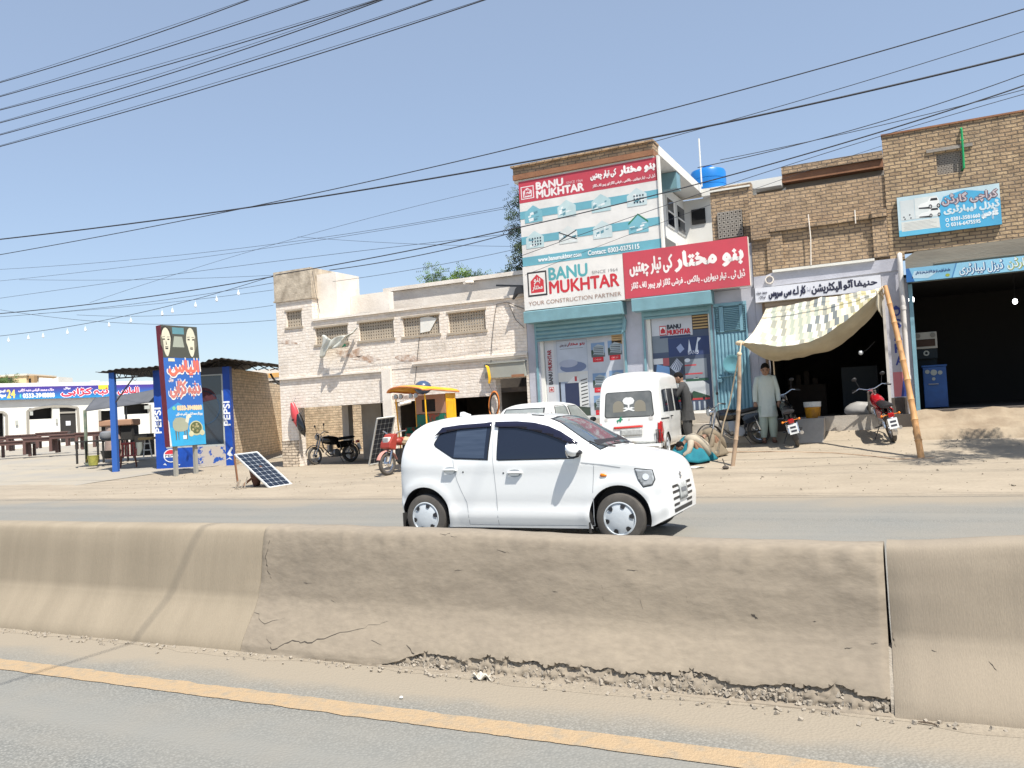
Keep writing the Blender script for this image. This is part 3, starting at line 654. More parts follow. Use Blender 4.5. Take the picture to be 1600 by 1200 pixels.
# ---- posters in window 1
def house(B, a, b, w_, h_, c1, c2, c3, kind, l):
    B.poly([(a, b), (a+w_, b), (a+w_, b+h_*.62), (a+w_/2, b+h_), (a, b+h_*.62)], c1, l)
    rnd = random.Random(kind)
    for i in range(9):
        x = a+w_*rnd.uniform(.05, .7); y = b+h_*rnd.uniform(.05, .5); ww = w_*rnd.uniform(.08, .28); hh = h_*rnd.uniform(.03, .16)
        B.poly([(x, y), (x+ww, y+hh*.4), (x+ww, y+hh*1.4), (x, y+hh)], c2 if i % 2 else c3, l+.5+i*.05)
def photo(B, a0, b0, a1, b1, seed, sky_=(120, 150, 185), l=None):
    """small printed photograph: sky, building block with storeys, ground"""
    rnd = random.Random(seed); l = l or 2; W_, H_ = a1-a0, b1-b0
    B.rect(a0, b0, a1, b1, sky_, l); B.rect(a0, b0, a1, b0+H_*.28, (88, 92, 92), l+.3)
    B.poly([(a0+W_*.15, b0+H_*.2), (a0+W_*.95, b0+H_*.12), (a0+W_*.95, b0+H_*.75), (a0+W_*.5, b0+H_*.9), (a0+W_*.15, b0+H_*.7)], (165, 175, 178), l+.5)
    for i in range(5):
        y = b0+H_*(.2+.12*i); B.poly([(a0+W_*.2, y), (a0+W_*.9, y-H_*.03), (a0+W_*.9, y+H_*.03), (a0+W_*.2, y+H_*.05)], (55, 65, 75) if i % 2 else (100, 115, 125), l+.7)
    B.poly([(a0, b0+H_*.1), (a0+W_*.2, b0+H_*.3), (a0+W_*.12, b0+H_*.55), (a0, b0+H_*.5)], (48, 70, 58), l+.9)
X0, X1, ZA, ZB = W1[0]+.11, W1[1]-.06, 1.27, 3.30
B = Board('w', (X0, FY+.115, ZA), (1, 0, 0), (0, 0, 1), X1-X0, ZB-ZA)
B.rect(0, 0, 1, 1, (188, 193, 200), 0)
B.rect(.0, 0, .12, 1, (200, 202, 205), .5)
B.text('BANU', .035, .42, .085, .58, (60, 55, 60), .01, l=2, heavy=.003, vert=True)
B.text('MUKHTAR', .035, .60, .085, .86, (150, 40, 50), .01, l=2, heavy=.003, vert=True)
B.rect(.03, .32, .095, .385, (175, 60, 65), 2); B.rect(.038, .328, .087, .377, (225, 215, 212), 2.4); B.poly([(.045, .335), (.08, .335), (.08, .357), (.0625, .372), (.045, .357)], (175, 60, 65), 2.8)
B.rect(.155, 0, .55, .97, (150, 162, 180), 1); B.rect(.16, .56, .545, .96, (182, 190, 202), 1.5); B.ell(.36, .62, .17, .07, (110, 124, 155), 1.8); B.ell(.30, .67, .12, .05, (165, 172, 190), 2); B.rect(.16, .44, .545, .56, (205, 205, 200), 2.2)
B.text('بنو مختار', .30, .885, .52, .935, (165, 50, 60), 0, True, 2.5, .003); B.text('کی تیار چھتیں', .20, .88, .32, .925, (110, 100, 110), 0, True, 2.5, .002); B.rect(.2, .855, .5, .86, (120, 120, 125), 2.5)
B.rect(.165, 0, .185, .44, (30, 32, 40), 2.5); B.rect(.24, 0, .42, .42, (38, 48, 78), 3); B.poly([(.27, .42), (.36, .50), (.42, .48), (.42, .42)], (220, 220, 218), 3); B.rect(.42, .07, .54, .52, (205, 207, 205), 3)
for i in range(8):
    y = .12+i*.045; B.poly([(.445, y), (.53, y+.02), (.53, y+.032), (.445, y+.014)], (40, 42, 45), 3.4)
B.poly([(.16, 0), (.55, 0), (.55, .10), (.40, .12), (.3, .05)], (60, 72, 62), 3.8); B.rect(.37, .44, .40, .5, (180, 70, 75), 3.6)
for k, (a0, b0) in enumerate(((.60, .66), (.81, .67), (.60, .28), (.81, .30), (.60, -.0), (.81, 0))):
    photo(B, a0, b0+.06, a0+.17, b0+.24, k+40); B.rect(a0+.015, b0+.0, a0+.15, b0+.06, (200, 38, 48), 3.2); B.text('بنو چھت', a0+.04, b0+.015, a0+.12, b0+.045, (240, 200, 200), 0, True, 3.6)
B.rect(.86, .86, .99, .98, (190, 160, 115), 2)
for i in range(4): B.rect(.87, .875+i*.026, .98, .885+i*.026, (140, 110, 75), 2.3)
B.build('window_poster', ban)
X0, X1, ZB = W2[0]+.11, W2[1]-.06, 3.60
B = Board('w2', (X0, FY+.115, ZA), (1, 0, 0), (0, 0, 1), X1-X0, ZB-ZA)
B.rect(0, 0, 1, 1, (70, 82, 105), 0); B.rect(0, .78, .72, 1, (196, 199, 206), .5); B.rect(0, .62, .28, .80, (120, 130, 140), .6)
B.rect(.14, .80, .26, .90, (185, 45, 55), 1.2); B.rect(.15, .81, .25, .89, (225, 222, 222), 1.5); B.poly([(.16, .82), (.24, .82), (.24, .855), (.2, .88), (.16, .855)], (185, 45, 55), 1.8)
B.text('BANU', .28, .86, .52, .905, (40, 45, 60), .01, l=1.5, heavy=.004); B.text('MUKHTAR', .28, .80, .68, .85, (190, 40, 50), .01, l=1.5, heavy=.004); B.rect(.14, .77, .68, .79, (45, 60, 95), 1.5)
B.rect(.72, .83, 1, .985, (60, 45, 30), 1.2)
for i in range(5): B.rect(.73, .84+i*.03, .99, .855+i*.03, (185, 155, 105), 1.5)
B.rect(.28, .57, 1, .76, (45, 62, 105), 1.2); B.poly([(.42, .66), (.5, .70), (.56, .64), (.48, .6)], (150, 165, 200), 1.6); B.poly([(.62, .6), (.65, .74), (.68, .62)], (215, 222, 235), 1.6); B.poly([(.74, .6), (.80, .75), (.86, .74), (.80, .7), (.79, .6)], (215, 222, 235), 1.6); B.text('BANU', .62, .58, .8, .62, (220, 225, 235), l=2)
B.poly([(.02, .36), (.06, .5), (.3, .46), (.26, .32)], (130, 170, 215), 1.2); B.rect(0, .50, .26, .56, (215, 215, 215), 1.2); B.rect(.17, .48, .28, .56, (175, 90, 95), 1.5); B.rect(.0, .14, .27, .32, (160, 172, 185), 1.3)
B.rect(.28, .33, .55, .56, (62, 68, 78), 1.2)
B.poly([(.29, .46), (.42, .55), (.52, .48), (.42, .38)], (205, 210, 220), 1.5)
for i in range(7): B.poly([(.30+i*.033, .455-.012*i+.0), (.315+i*.033, .455-.012*i), (.43+i*.013, .545-.010*i), (.42+i*.013, .545-.010*i)], (45, 58, 95), 1.8)
B.poly([(.3, .33), (.4, .40), (.46, .33)], (205, 110, 90), 1.9); B.rect(.55, .33, .93, .53, (140, 148, 155), 1.4); B.rect(.55, .46, .75, .475, (195, 70, 75), 1.8); B.rect(.55, .37, .85, .385, (195, 70, 75), 1.8); B.ell(.6, .52, .05, .02, (225, 230, 235), 1.8)
B.rect(.28, .12, .55, .32, (190, 200, 200), 1.4); B.poly([(.55, .13), (.55, .3), (.75, .34), (.95, .26), (.95, .13)], (205, 208, 208), 1.4); B.poly([(.55, .13), (.68, .20), (.95, .14), (.95, .10)], (48, 78, 60), 1.8); B.rect(.55, .30, .95, .325, (50, 90, 70), 1.9); B.rect(.55, .105, .95, .125, (185, 60, 65), 2)
for i in range(7): B.rect(.3+i*.09, .0, .33+i*.09, .09, (175, 185, 195), 1.3)
B.build('window_poster', ban)
# blue steel side door
dr = MB()
for i in range(9):
    x = D1[0]+.03+i*.083; dr.grid(lambda u, v: (x+.083*u, FY+.02-.03*math.sin(math.pi*u)**.6, 1.20+1.83*v), 7, 2)
dr.box(D1[0], D1[1], FY+.05, FY+.09, 1.18, 3.74)
door = dr.build('side_door', MATS['door_blue'], ban, world=True, smooth=60, fixn=False)
mb = MB()
for i in range(13): mb.beam((D1[0]+.24, FY-.005, 3.12+i*.042), (D1[1]-.18, FY-.005, 3.12+i*.042), .03, .022, up=(0, -.6, 1))
for i in range(15):
    for xx in (D1[0]+.04, D1[1]-.09): mb.beam((xx, FY, 3.10+i*.042), (xx+.07, FY, 3.10+i*.042), .025, .02, up=(0, -.6, 1))
mb.box(D1[0]+.13, D1[0]+.23, FY-.02, FY+.02, 3.08, 3.70); mb.box(D1[1]-.17, D1[1]-.10, FY-.02, FY+.02, 3.08, 3.70); mb.box(D1[0], D1[1], FY-.02, FY+.02, 3.68, 3.76)
mb.box(D1[0]-.0, D1[0]+.03, FY-.04, FY+.03, 1.18, 3.67); mb.box(D1[1]-.03, D1[1], FY-.04, FY+.03, 1.18, 3.67)
v_ = mb.build('louvre', MATS['door_blue'], ban, world=True); v_.parent = door
mb = MB(); mb.tube([(D1[0]+.05, FY-.06, 2.02), (D1[0]+.5, FY-.06, 2.04)], .02, 8); mb.box(D1[0]+.03, D1[0]+.12, FY-.09, FY-.01, 1.9, 1.98); v_ = mb.build('bolt', MATS['door_blue'], ban, world=True, smooth=True); v_.parent = door
p = Vector((-3.78, FY-.10, 2.31)); t = thing('round_tray', 'round teal plastic tray hung on the blue steel door', 'tray', p)
mb = MB(); mb.lathe([(.0005, 0), (.15, 0), (.155, -.02), (.2, -.03), (.215, -.035), (.215, -.045), (.19, -.045), (.15, -.03), (.0005, -.012)], (0, 0, 0), 'y', 32); mb.build('tray', P('tray_teal', 96, 150, 160, rough=.5), t, smooth=True)
# ---- billboards (each is a thing of its own)
def board_frame(name, label, x0, x1, z0, z1, y, d, edge, cat='billboard', group=None):
    t = thing(name, label, cat, ((x0+x1)/2, y+d, z0), 0, group)
    mb = MB(); mb.box(x0, x1, y, y+d, z0, z1); mb.build('panel', edge, t, world=True)
    return t, Board(name, (x0, y, z0), (1, 0, 0), (0, 0, 1), x1-x0, z1-z0)
RED, TEAL, PALE = (188, 62, 78), (104, 168, 184), (222, 220, 216)
P('board_edge', 205, 200, 190)
t, B = board_frame('billboard', 'tall billboard with a red heading and two rows of house pictures under the brick cornice', -8.92, -5.24, 5.20, 7.41, FY-.30, .12, MATS['board_edge'])
B.rect(0, 0, 1, 1, PALE, 0); B.rect(0, .745, 1, 1, RED, 1)
def logo(B, a0, b0, a1, b1, frame, ink, bgc, l=2):
    B.rect(a0, b0, a1, b1, frame, l); w_, h_ = a1-a0, b1-b0
    B.rect(a0+w_*.07, b0+h_*.07, a1-w_*.07, b1-h_*.07, bgc, l+.5)
    B.poly([(a0+w_*.16, b0+h_*.14), (a1-w_*.16, b0+h_*.14), (a1-w_*.16, b0+h_*.62), (a0+w_*.5, b0+h_*.88), (a0+w_*.16, b0+h_*.62)], ink, l+1)
    B.text('بنو', a0+w_*.34, b0+h_*.50, a1-w_*.34, b0+h_*.74, bgc, 0, True, l+1.5, .004); B.text('مختار', a0+w_*.24, b0+h_*.22, a1-w_*.24, b0+h_*.48, bgc, 0, True, l+1.5, .004)
logo(B, .015, .785, .115, .935, (225, 215, 215), (222, 205, 208), RED)
B.text('BANU', .135, .875, .335, .955, (235, 228, 226), .004, heavy=.006); B.text('MUKHTAR', .135, .775, .485, .86, (235, 228, 226), .004, heavy=.006); B.text('SINCE 1964', .36, .875, .48, .905, (225, 190, 196))
B.text('بنو مختار', .745, .86, .985, .965, (240, 234, 232), 0, True, heavy=.008); B.text('کی تیار چھتیں', .54, .86, .72, .955, (240, 234, 232), 0, True, heavy=.005)
B.text('ڈبل ٹی ۔ تیار دیواریں ۔ بلاکس ۔ فرشی ٹائلز اور پیور لاف ٹائلز', .55, .775, .985, .82, (236, 215, 216), 0, True, heavy=.002)
for row, (b0, seeds) in enumerate(((.50, (3, 8, 12, 17)), (.20, (21, 26, 31, 37)))):
    B.rect(0, b0+.055, 1, b0+.145, TEAL, 3)
    for k, a0 in enumerate((.035, .285, .535, .785)):
        c1 = ((120, 178, 192), (188, 210, 212), (176, 204, 208), (196, 212, 214))[(k+row) % 4]
        if row == 1 and k == 1: c1 = (212, 218, 216)
        house(B, a0, b0, .135, .20, c1, (90, 140, 155), (225, 230, 230), seeds[k], 4)
        if row == 1 and k == 1:
            for q in ((0, 1), (1, 0)): B.poly([(a0, b0+.03+.1*q[0]), (a0+.13, b0+.03+.1*q[1]), (a0+.13, b0+.042+.1*q[1]), (a0, b0+.042+.1*q[0])], (35, 40, 45), 5.5)
        if row == 1 and k == 3: B.poly([(a0, b0+.10), (a0+.0675, b0+.20), (a0+.135, b0+.10), (a0+.135, b0+.124), (a0+.0675, b0+.215), (a0, b0+.124)], (45, 120, 85), 5.5)
        if (row, k) in ((0, 3), (1, 0)):
            for i in range(4):
                for j in range(3): B.rect(a0+.045+i*.02, b0+.03+j*.035, a0+.055+i*.02, b0+.05+j*.035, (30, 55, 70), 5.6)
B.rect(0, 0, 1, .105, TEAL, 3); B.text('www.banumukhtar.com', .12, .03, .44, .08, (238, 242, 242), .008, heavy=.002); B.text('Contact: 0303-0375115', .49, .028, .85, .08, (238, 242, 242), .008, heavy=.002)
B.build('print', t)
mb = MB(); mb.box(-5.235, -5.19, FY-.34, FY-.16, 5.19, 7.44); mb.build('edge_strip', MATS['white_wall'], t, world=True)
t, B = board_frame('sign_board', 'pale sign board with teal and red lettering below the tall billboard', -8.92, -6.225, 4.05, 5.185, FY-.34, .15, MATS['board_edge'], 'sign board')
B.rect(0, 0, 1, 1, (226, 223, 218), 0)
logo(B, .045, .30, .245, .86, (45, 42, 45), (200, 52, 62), (226, 223, 218))
B.text('BANU', .27, .625, .655, .895, (88, 165, 172), .004, heavy=.012); B.text('MUKHTAR', .27, .32, .955, .59, (198, 48, 58), .004, heavy=.012); B.text('SINCE 1964', .70, .64, .95, .71, (150, 148, 146)); B.text('YOUR CONSTRUCTION PARTNER', .045, .10, .97, .19, (160, 128, 112), .006)
B.build('print', t)
t, B = board_frame('sign_board', 'red sign board with two lines of white script above the second shutter', -6.215, -3.225, 4.07, 5.20, FY-.34, .15, MATS['board_edge'], 'sign board')
B.rect(0, 0, 1, 1, (196, 70, 84), 0)
B.text('بنو مختار', .43, .46, .955, .86, (240, 232, 228), 0, True, heavy=.024); B.text('کی تیار چھتیں', .055, .44, .405, .84, (240, 232, 228), 0, True, heavy=.012)
B.text('ڈبل ٹی ۔ تیار دیواریں ۔ بلاکس ۔ فرشی ٹائلز اور پیور لاف ٹائلز', .055, .15, .965, .35, (238, 220, 218), 0, True, heavy=.006)
B.build('print', t)
# water tank on the rear wing
p = at(1107, 283, FY+5.3)
t = thing('water_tank', 'blue plastic water tank standing on the roof', 'water tank', (p.x, p.y, 7.72))
D_ = .43
mb = MB(); mb.lathe([(.0005, 0), (.48, 0), (.52, .03), (.52, .16), (.505, .17), (.52, .18), (.52, .34), (.505, .35), (.52, .36), (.52, .56), (.49, .63), (.34, .68), (.17, .70), (.0005, .70)], (0, 0, 0), 'z', 36); mb.build('tank', P('tank_blue', 28, 116, 190, rough=.35), t, smooth=True)
mb = MB(); mb.lathe([(.16, .69), (.17, .76), (.15, .78), (.0005, .785)], (0, 0, 0), 'z', 24); mb.build('lid', P('tank_blue', 28, 116, 190), t, smooth=True)
mb = MB(); a = at(1096, 283, FY+4.4); mb.tube([(a.x, a.y, 7.7), (a.x, a.y, a.z+1.25)], .022, 8); single('vent_pipe', 'thin white pipe standing in front of the blue roof tank', 'pipe', mb, MATS['white_wall'], (a.x, a.y, 7.7), smooth=True)
# ================================================================== middle brick shop
mid = thing('brick_shop', 'middle brick shop with a lilac front and a wide dark opening', 'building', (-1.7, FY, .3))
MO = (-2.98, -.49, .98, 3.68)
mb = MB(); wall_open(mb, -3.195, -.10, -.2, 4.30, FY+.002, FY+.25, [MO]); mb.box(-.495, -.10, FY-.03, FY+.001, .0, 4.30); mb.build('shop_front', MATS['lilac_wall'], mid, world=True)
mb = MB(); wall_open(mb, -3.195, -.30, 4.303, 6.2, FY-.0, FY+.25, []); mb.box(-4.17, -3.2, FY+.45, FY+.7, 4.4, 6.62)
mb.box(-2.75, -.30, FY-.09, FY-.002, 5.27, 5.37); mb.box(-3.15, -2.75, FY-.09, FY-.002, 5.14, 5.24); mb.box(-2.85, -2.5, FY-.05, FY-.001, 4.4, 5.26); mb.box(-.60, -.30, FY-.08, FY-.001, 4.4, 5.26); mb.box(-.6, -.30, FY-.14, FY-.095, 5.27, 5.45)
mb.build('brick_wall', MATS['brick_mid'], mid, world=True)
mb = MB(); mb.box(-3.2, -.32, FY+1.3, FY+1.6, 6.0, 6.62); mb.build('set_back_wall', MATS['plaster_grey'], mid, world=True)
mb = MB(); mb.box(-2.55, -.32, FY+1.0, FY+1.62, 6.82, 7.0, 0); mb.box(-2.55, -.32, FY+1.05, FY+1.62, 6.63, 6.815, 1); mb.build('parapet_band', [MATS['brick_mid'], MATS['rust_tile']], mid, world=True)
mb = MB(); mb.box(-3.2, -2.56, FY+.9, FY+1.6, 6.55, 6.72); mb.prism([(0, 0), (.6, 0), (.6, .4)], (-3.1, FY+1.2, 6.15), (1, 0, 0), (0, 0, 1), (0, .2, 0)); mb.box(-3.6, -2.5, FY+1.5, FY+1.7, 6.72, 6.85); mb.build('white_slab', MATS['white_wall'], mid, world=True)
mb = MB(); mb.box(-4.16, -3.22, FY+.40, FY+.449, 6.52, 6.56); mb.build('white_band', MATS['white_wall'], mid, world=True)
def pierced(x0, x1, z0, z1, n, m_, y, parent):
    mb = MB(); cw, ch = (x1-x0)/n, (z1-z0)/m_; r = min(cw, ch)*.2
    for i in range(n):
        for j in range(m_):
            cx, cz = x0+cw*(i+.5), z0+ch*(j+.5); k = 8; o = len(mb.v)
            sq = [(1, 0), (1, 1), (0, 1), (-1, 1), (-1, 0), (-1, -1), (0, -1), (1, -1)]
            vs = [(cx+a*cw*.47, y, cz+b*ch*.47) for a, b in sq]+[(cx+r*math.cos(R(45*q)), y, cz+r*math.sin(R(45*q))) for q in range(8)]+[(cx+r*math.cos(R(45*q)), y+.06, cz+r*math.sin(R(45*q))) for q in range(8)]
            mb.add(vs, [(q, (q+1) % 8, 8+(q+1) % 8, 8+q) for q in range(8)]+[(8+q, 8+(q+1) % 8, 16+(q+1) % 8, 16+q) for q in range(8)])
    fr = mb.build('grille', MATS['plaster_grey'], parent, world=True, fixn=False)
    b2 = MB(); b2.box(x0, x1, y+.03, y+.05, z0, z1); d = b2.build('grille_back', MATS['dark'], parent, world=True); d.parent = fr
pierced(-4.02, -3.43, 5.36, 6.0, 6, 6, FY+.38, mid)
mb = MB(); mb.box(-3.0, -.5, FY+.9*0+.26, FY+.3, 4.45, 4.5); 
mb = MB(); mb.prism([(-3.19, 4.02), (-.13, 4.08), (-.13, 4.34), (-2.7, 4.36), (-3.19, 4.2)], (0, FY-.06, 0), (1, 0, 0), (0, 0, 1), (0, .055, 0)); mb.build('plaster_band', MATS['lilac_wall'], mid, world=True)
mb = MB(); mb.box(-2.75, -.6, FY-.12, FY-.063, 4.335, 4.39); mb.build('white_coping', MATS['white_wall'], mid, world=True)
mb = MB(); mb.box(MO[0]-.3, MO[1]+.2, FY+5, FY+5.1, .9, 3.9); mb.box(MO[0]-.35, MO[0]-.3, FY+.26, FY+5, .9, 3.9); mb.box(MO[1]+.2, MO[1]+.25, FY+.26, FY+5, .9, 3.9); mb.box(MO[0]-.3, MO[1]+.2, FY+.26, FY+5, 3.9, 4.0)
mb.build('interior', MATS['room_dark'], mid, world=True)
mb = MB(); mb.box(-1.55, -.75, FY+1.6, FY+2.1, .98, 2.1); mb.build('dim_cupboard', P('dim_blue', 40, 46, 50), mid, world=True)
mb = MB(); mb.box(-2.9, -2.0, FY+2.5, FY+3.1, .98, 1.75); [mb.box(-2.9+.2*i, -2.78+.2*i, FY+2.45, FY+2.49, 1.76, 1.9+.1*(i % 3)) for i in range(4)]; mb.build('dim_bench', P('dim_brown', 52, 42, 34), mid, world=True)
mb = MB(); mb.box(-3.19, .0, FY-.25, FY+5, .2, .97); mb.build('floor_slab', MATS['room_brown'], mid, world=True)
mb = MB(); mb.box(-1.95, -.5, FY-.36, FY-.255, .45, 1.0); mb.prism([(-.25, .25), (-1.3, .25), (-.6, .97), (-.25, .97)], (-2.35, FY, 0), (0, 1, 0), (0, 0, 1), (.55, 0, 0)); mb.build('ramp', MATS['step_stone'], mid, world=True)
shutter(MO[0]-.02, MO[1]+.02, 3.42, 3.68, P('shutter_brown', 165, 150, 135, rough=.6), mid, FY-.02)
mb = MB(); mb.box(MO[0]-.06, MO[0], FY-.05, FY+.0, 1.0, 3.66); mb.build('door_rail', MATS['wood_trim'], mid, world=True)
mb = MB(); mb.box(MO[1]-.02, MO[1]+.035, FY-.075, FY-.031, 1.0, 3.66); mb.build('door_rail', P('rail_white', 200, 195, 188), mid, world=True)
# vertical painted advert on the pillar
B = Board('osk', (-.42, FY-.03, 1.35), (1, 0, 0), (0, 0, 1), .30, 1.9)
B.rect(.1, .0, .9, .28, (200, 120, 125), 0); B.poly([(.55, 0), (1, 0), (1, .34), (.75, .2)], (40, 62, 135), 1)
for i, ch in enumerate('AKASO'): B.text(ch, .35, .36+i*.14, .85, .46+i*.14, (45, 62, 140), .02, l=2, heavy=.004)
B.poly([(.2, .99), (.95, .99), (.6, 1.04)], (45, 62, 140), 2)
B.build('painted_advert', mid)
mb = MB(); mb.box(-.45, -.13, FY-.045, FY-.0305, .98, 1.33); mb.build('pillar_foot', MATS['room_brown'], mid, world=True)
t, B = board_frame('sign_board', 'white sign board with dark blue script above the dark opening of the middle shop', -3.15, -.50, 3.67, 4.0, FY-.22, .19, MATS['white_wall'], 'sign board')
B.rect(0, 0, 1, 1, (216, 217, 224), 0)
B.text('حنیفا', .80, .30, .97, .80, (30, 32, 60), 0, True, heavy=.03); B.text('آٹو', .715, .24, .79, .88, (30, 32, 60), 0, True, heavy=.03); B.text('الیکٹریشن', .465, .16, .70, .86, (30, 32, 60), 0, True, heavy=.03)
B.text('اینڈ', .425, .36, .455, .7, (90, 92, 120), 0, True); B.text('کار اے سی سروس', .115, .14, .415, .84, (30, 32, 60), 0, True, heavy=.03); B.text('محمد حنیف', .01, .5, .10, .75, (60, 62, 80), 0, True, heavy=.008); B.text('اوکاڑہ', .03, .2, .085, .42, (60, 62, 80), 0, True, heavy=.008)
B.build('print', t)
mb = MB(); c = Vector((-2.83, FY-.12, 4.18)); mb.lathe([(.075, 0), (.095, 0), (.095, .16), (.075, .16), (.075, 0)], c, 'y', 20); single('pipe_stub', 'open end of a grey drain pipe beside the white script sign', 'pipe', mb, MATS['limewash'], c, smooth=True)
for x in (-1.9, -.93):
    mb = MB(); mb.tube([(x, FY-.11, 5.55), (x+.02, FY-.115, 5.0), (x-.01, FY-.12, 4.4)] if x < -1.5 else [(x, FY-.11, 5.5), (x, FY-.115, 5.2)], .012, 5); mb.build('mortar_drip', MATS['limewash'], mid, world=True)
# ================================================================== right brick building
rb = thing('brick_building', 'tall bare brick building at the right with an open dark workshop', 'building', (2, FY, .3))
RO = (0.02, 5.0, 1.0, 3.76)
mb = MB(); wall_open(mb, -.297, 6, 4.45, 7.03, FY-.04, FY+.25, [(.73, 1.22, 6.0, 6.47)]); mb.box(-.297, .0, FY-.04, FY+.2, 4.302, 4.449); mb.build('brick_wall', MATS['brick_tan'], rb, world=True)
mb = MB(); mb.box(-.31, 6, FY-.07, FY+.26, 7.033, 7.07); mb.build('coping', MATS['rust_tile'], rb, world=True)
mb = MB(); mb.prism([(.0, 3.78), (6, 3.78), (6, 4.55), (1.9, 4.45), (.2, 4.43), (.0, 4.3)], (0, FY-.10, 0), (1, 0, 0), (0, 0, 1), (0, .16, 0)); mb.box(.55, 2.5, FY-.125, FY-.101, 4.12, 4.15)
mb.build('lintel', mat('lintel_grey', (.25, .225, .18), .9, (.17, .15, .12), 2.5, .8, .3, 20, stretch=(.4, 1, 3)), rb, world=True)
mb = MB(); mb.box(.55, 1.42, FY-.075, FY-.041, 6.50, 6.57); mb.build('window_lintel', MATS['plaster_grey'], rb, world=True)
pierced(.73, 1.22, 6.0, 6.47, 8, 6, FY+.02, rb)
mb = MB(); mb.box(5, 6, FY, FY+.2, -.2, 3.77); mb.build('pier', MATS['lilac_wall'], rb, world=True); mb = MB(); mb.box(-.095, .015, FY+.0, FY+.2, -.2, 3.9); mb.build('pier', MATS['lilac_wall'], rb, world=True)
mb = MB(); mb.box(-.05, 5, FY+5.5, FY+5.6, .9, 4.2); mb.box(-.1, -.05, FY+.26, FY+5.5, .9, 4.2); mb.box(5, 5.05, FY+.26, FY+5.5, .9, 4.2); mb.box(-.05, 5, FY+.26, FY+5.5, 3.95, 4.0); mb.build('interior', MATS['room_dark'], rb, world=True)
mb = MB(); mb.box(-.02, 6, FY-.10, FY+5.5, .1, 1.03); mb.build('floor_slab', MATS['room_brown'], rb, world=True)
mb = MB()
n = 60
def apron(u, v):
    x = .01+6*u; y = FY-.10-1.1*v; z = 1.02-(.42)*v**.7*(1.0)+noise.noise(Vector((x*2.4, v*3, 0)))*.07+noise.noise(Vector((x*9, v*9, 0)))*.02
    return (x, y, max(z, gz(x, y)-.03) if v < 1 else gz(x, y)-.05)
mb.grid(apron, 60, 12); mb.build('plinth', mat('plinth_mortar', (.34, .275, .195), .95, (.22, .165, .11), 1.6, .9, .7, 12), rb, world=True, smooth=60, fixn=False)
mb = MB(); mb.box(.02, .10, FY-.06, FY+.1, 1.0, 3.75); mb.build('door_post', MATS['door_blue'], rb, world=True)
# white downpipe
mb = MB(); a, b = at(1409, 412, FY-.15), at(1420, 646, FY-.15); x = (a.x+b.x)/2
mb.tube([(x, FY+.05, 4.42), (x, FY-.10, 4.40), (x, FY-.16, 4.33), (x, FY-.17, 4.2), (x, FY-.17, 1.0)], .052, 12); mb.lathe([(.052, 0), (.062, .005), (.062, .08), (.052, .085)], (x, FY-.17, 3.2), 'z', 14); mb.lathe([(.052, 0), (.062, .005), (.062, .08), (.052, .085)], (x, FY-.17, 1.7), 'z', 14)
single('drain_pipe', 'white drain pipe running down between the two brick shops', 'pipe', mb, P('pipe_white', 205, 200, 195, rough=.5), (x, FY-.16, 1), smooth=True)
mb = MB(); a = at(1502, 200, FY-.08); b = at(1506, 262, FY-.08)
mb.tube([(1.22, FY+.3, a.z+.02), (a.x, FY-.02, a.z+.02), (a.x, FY-.09, a.z-.03), (a.x+.0, FY-.09, 6.3), (b.x, FY-.09, b.z), (b.x-.03, FY+.04, b.z-.02)], .022, 8); mb.tube([(a.x-.035, FY-.09, 6.65), (a.x+.035, FY-.09, 6.65)], .02, 6)
single('green_pipe', 'thin green pipe running down into the pierced vent of the right building', 'pipe', mb, P('pipe_green', 30, 150, 90, rough=.4), (a.x, FY-.09, 6), smooth=True)
# blue hung sign
t, B = board_frame('sign_board', 'blue and white workshop sign with vehicle pictures hung on bare brick', -.08, 1.84, 4.78, 5.63, FY-.13, .07, P('edge_blue', 90, 130, 150), 'sign board')
SKY2 = (74, 170, 212)
B.rect(0, 0, 1, 1, (188, 212, 220), 0); B.poly([(.42, 0), (1, 0), (1, .62), (.86, .86), (.66, .96), (.46, .86), (.40, .5)], SKY2, 1); B.poly([(0, 0), (.42, 0), (.42, .1), (.0, .16)], (96, 182, 214), 1.2)
B.rect(.03, .12, .41, .36, (212, 214, 208), 1.6); B.rect(.03, .40, .17, .90, (205, 212, 212), 1.6); B.rect(.175, .40, .40, .92, (214, 220, 218), 1.6)
for (a0, b0, s_) in ((.215, .64, 1), (.215, .42, .85)):
    B.poly([(a0-.01, b0+.06*s_), (a0+.02, b0+.12*s_), (a0+.09, b0+.15*s_), (a0+.11, b0+.24*s_), (a0+.19, b0+.24*s_), (a0+.21, b0+.12*s_), (a0+.20, b0+.03*s_), (a0, b0)], (232, 234, 232), 2)
    B.poly([(a0+.115, b0+.165*s_), (a0+.125, b0+.225*s_), (a0+.185, b0+.22*s_), (a0+.19, b0+.16*s_)], (35, 38, 42), 2.5); B.poly([(a0, b0+.0*s_), (a0+.11, b0-.03*s_), (a0+.11, b0+.02*s_), (a0, b0+.03*s_)], (40, 42, 45), 2.6)
    for cx in (a0+.115, a0+.195): B.ell(cx, b0+.02*s_, .018*s_, .055*s_, (25, 25, 28), 2.8, 14); B.ell(cx, b0+.02*s_, .009*s_, .028*s_, (190, 192, 192), 3.1, 12)
for (x, z) in ((.06, .48), (.07, .43), (.12, .52), (.13, .44)): B.ell(x, z, .008, .02, (50, 55, 60), 2.4, 8)
for i in range(6): B.rect(.05+.01*(i % 2), .15+i*.033, .38-.03*(i % 3), .158+i*.033, (165, 168, 165), 2)
B.text('کراچی گارڈن', .45, .62, .975, .90, (120, 92, 100), 0, True, l=2.6, heavy=.03); B.text('کراچی گارڈن', .45, .62, .975, .90, (196, 186, 190), 0, True, l=3.6, heavy=.006)
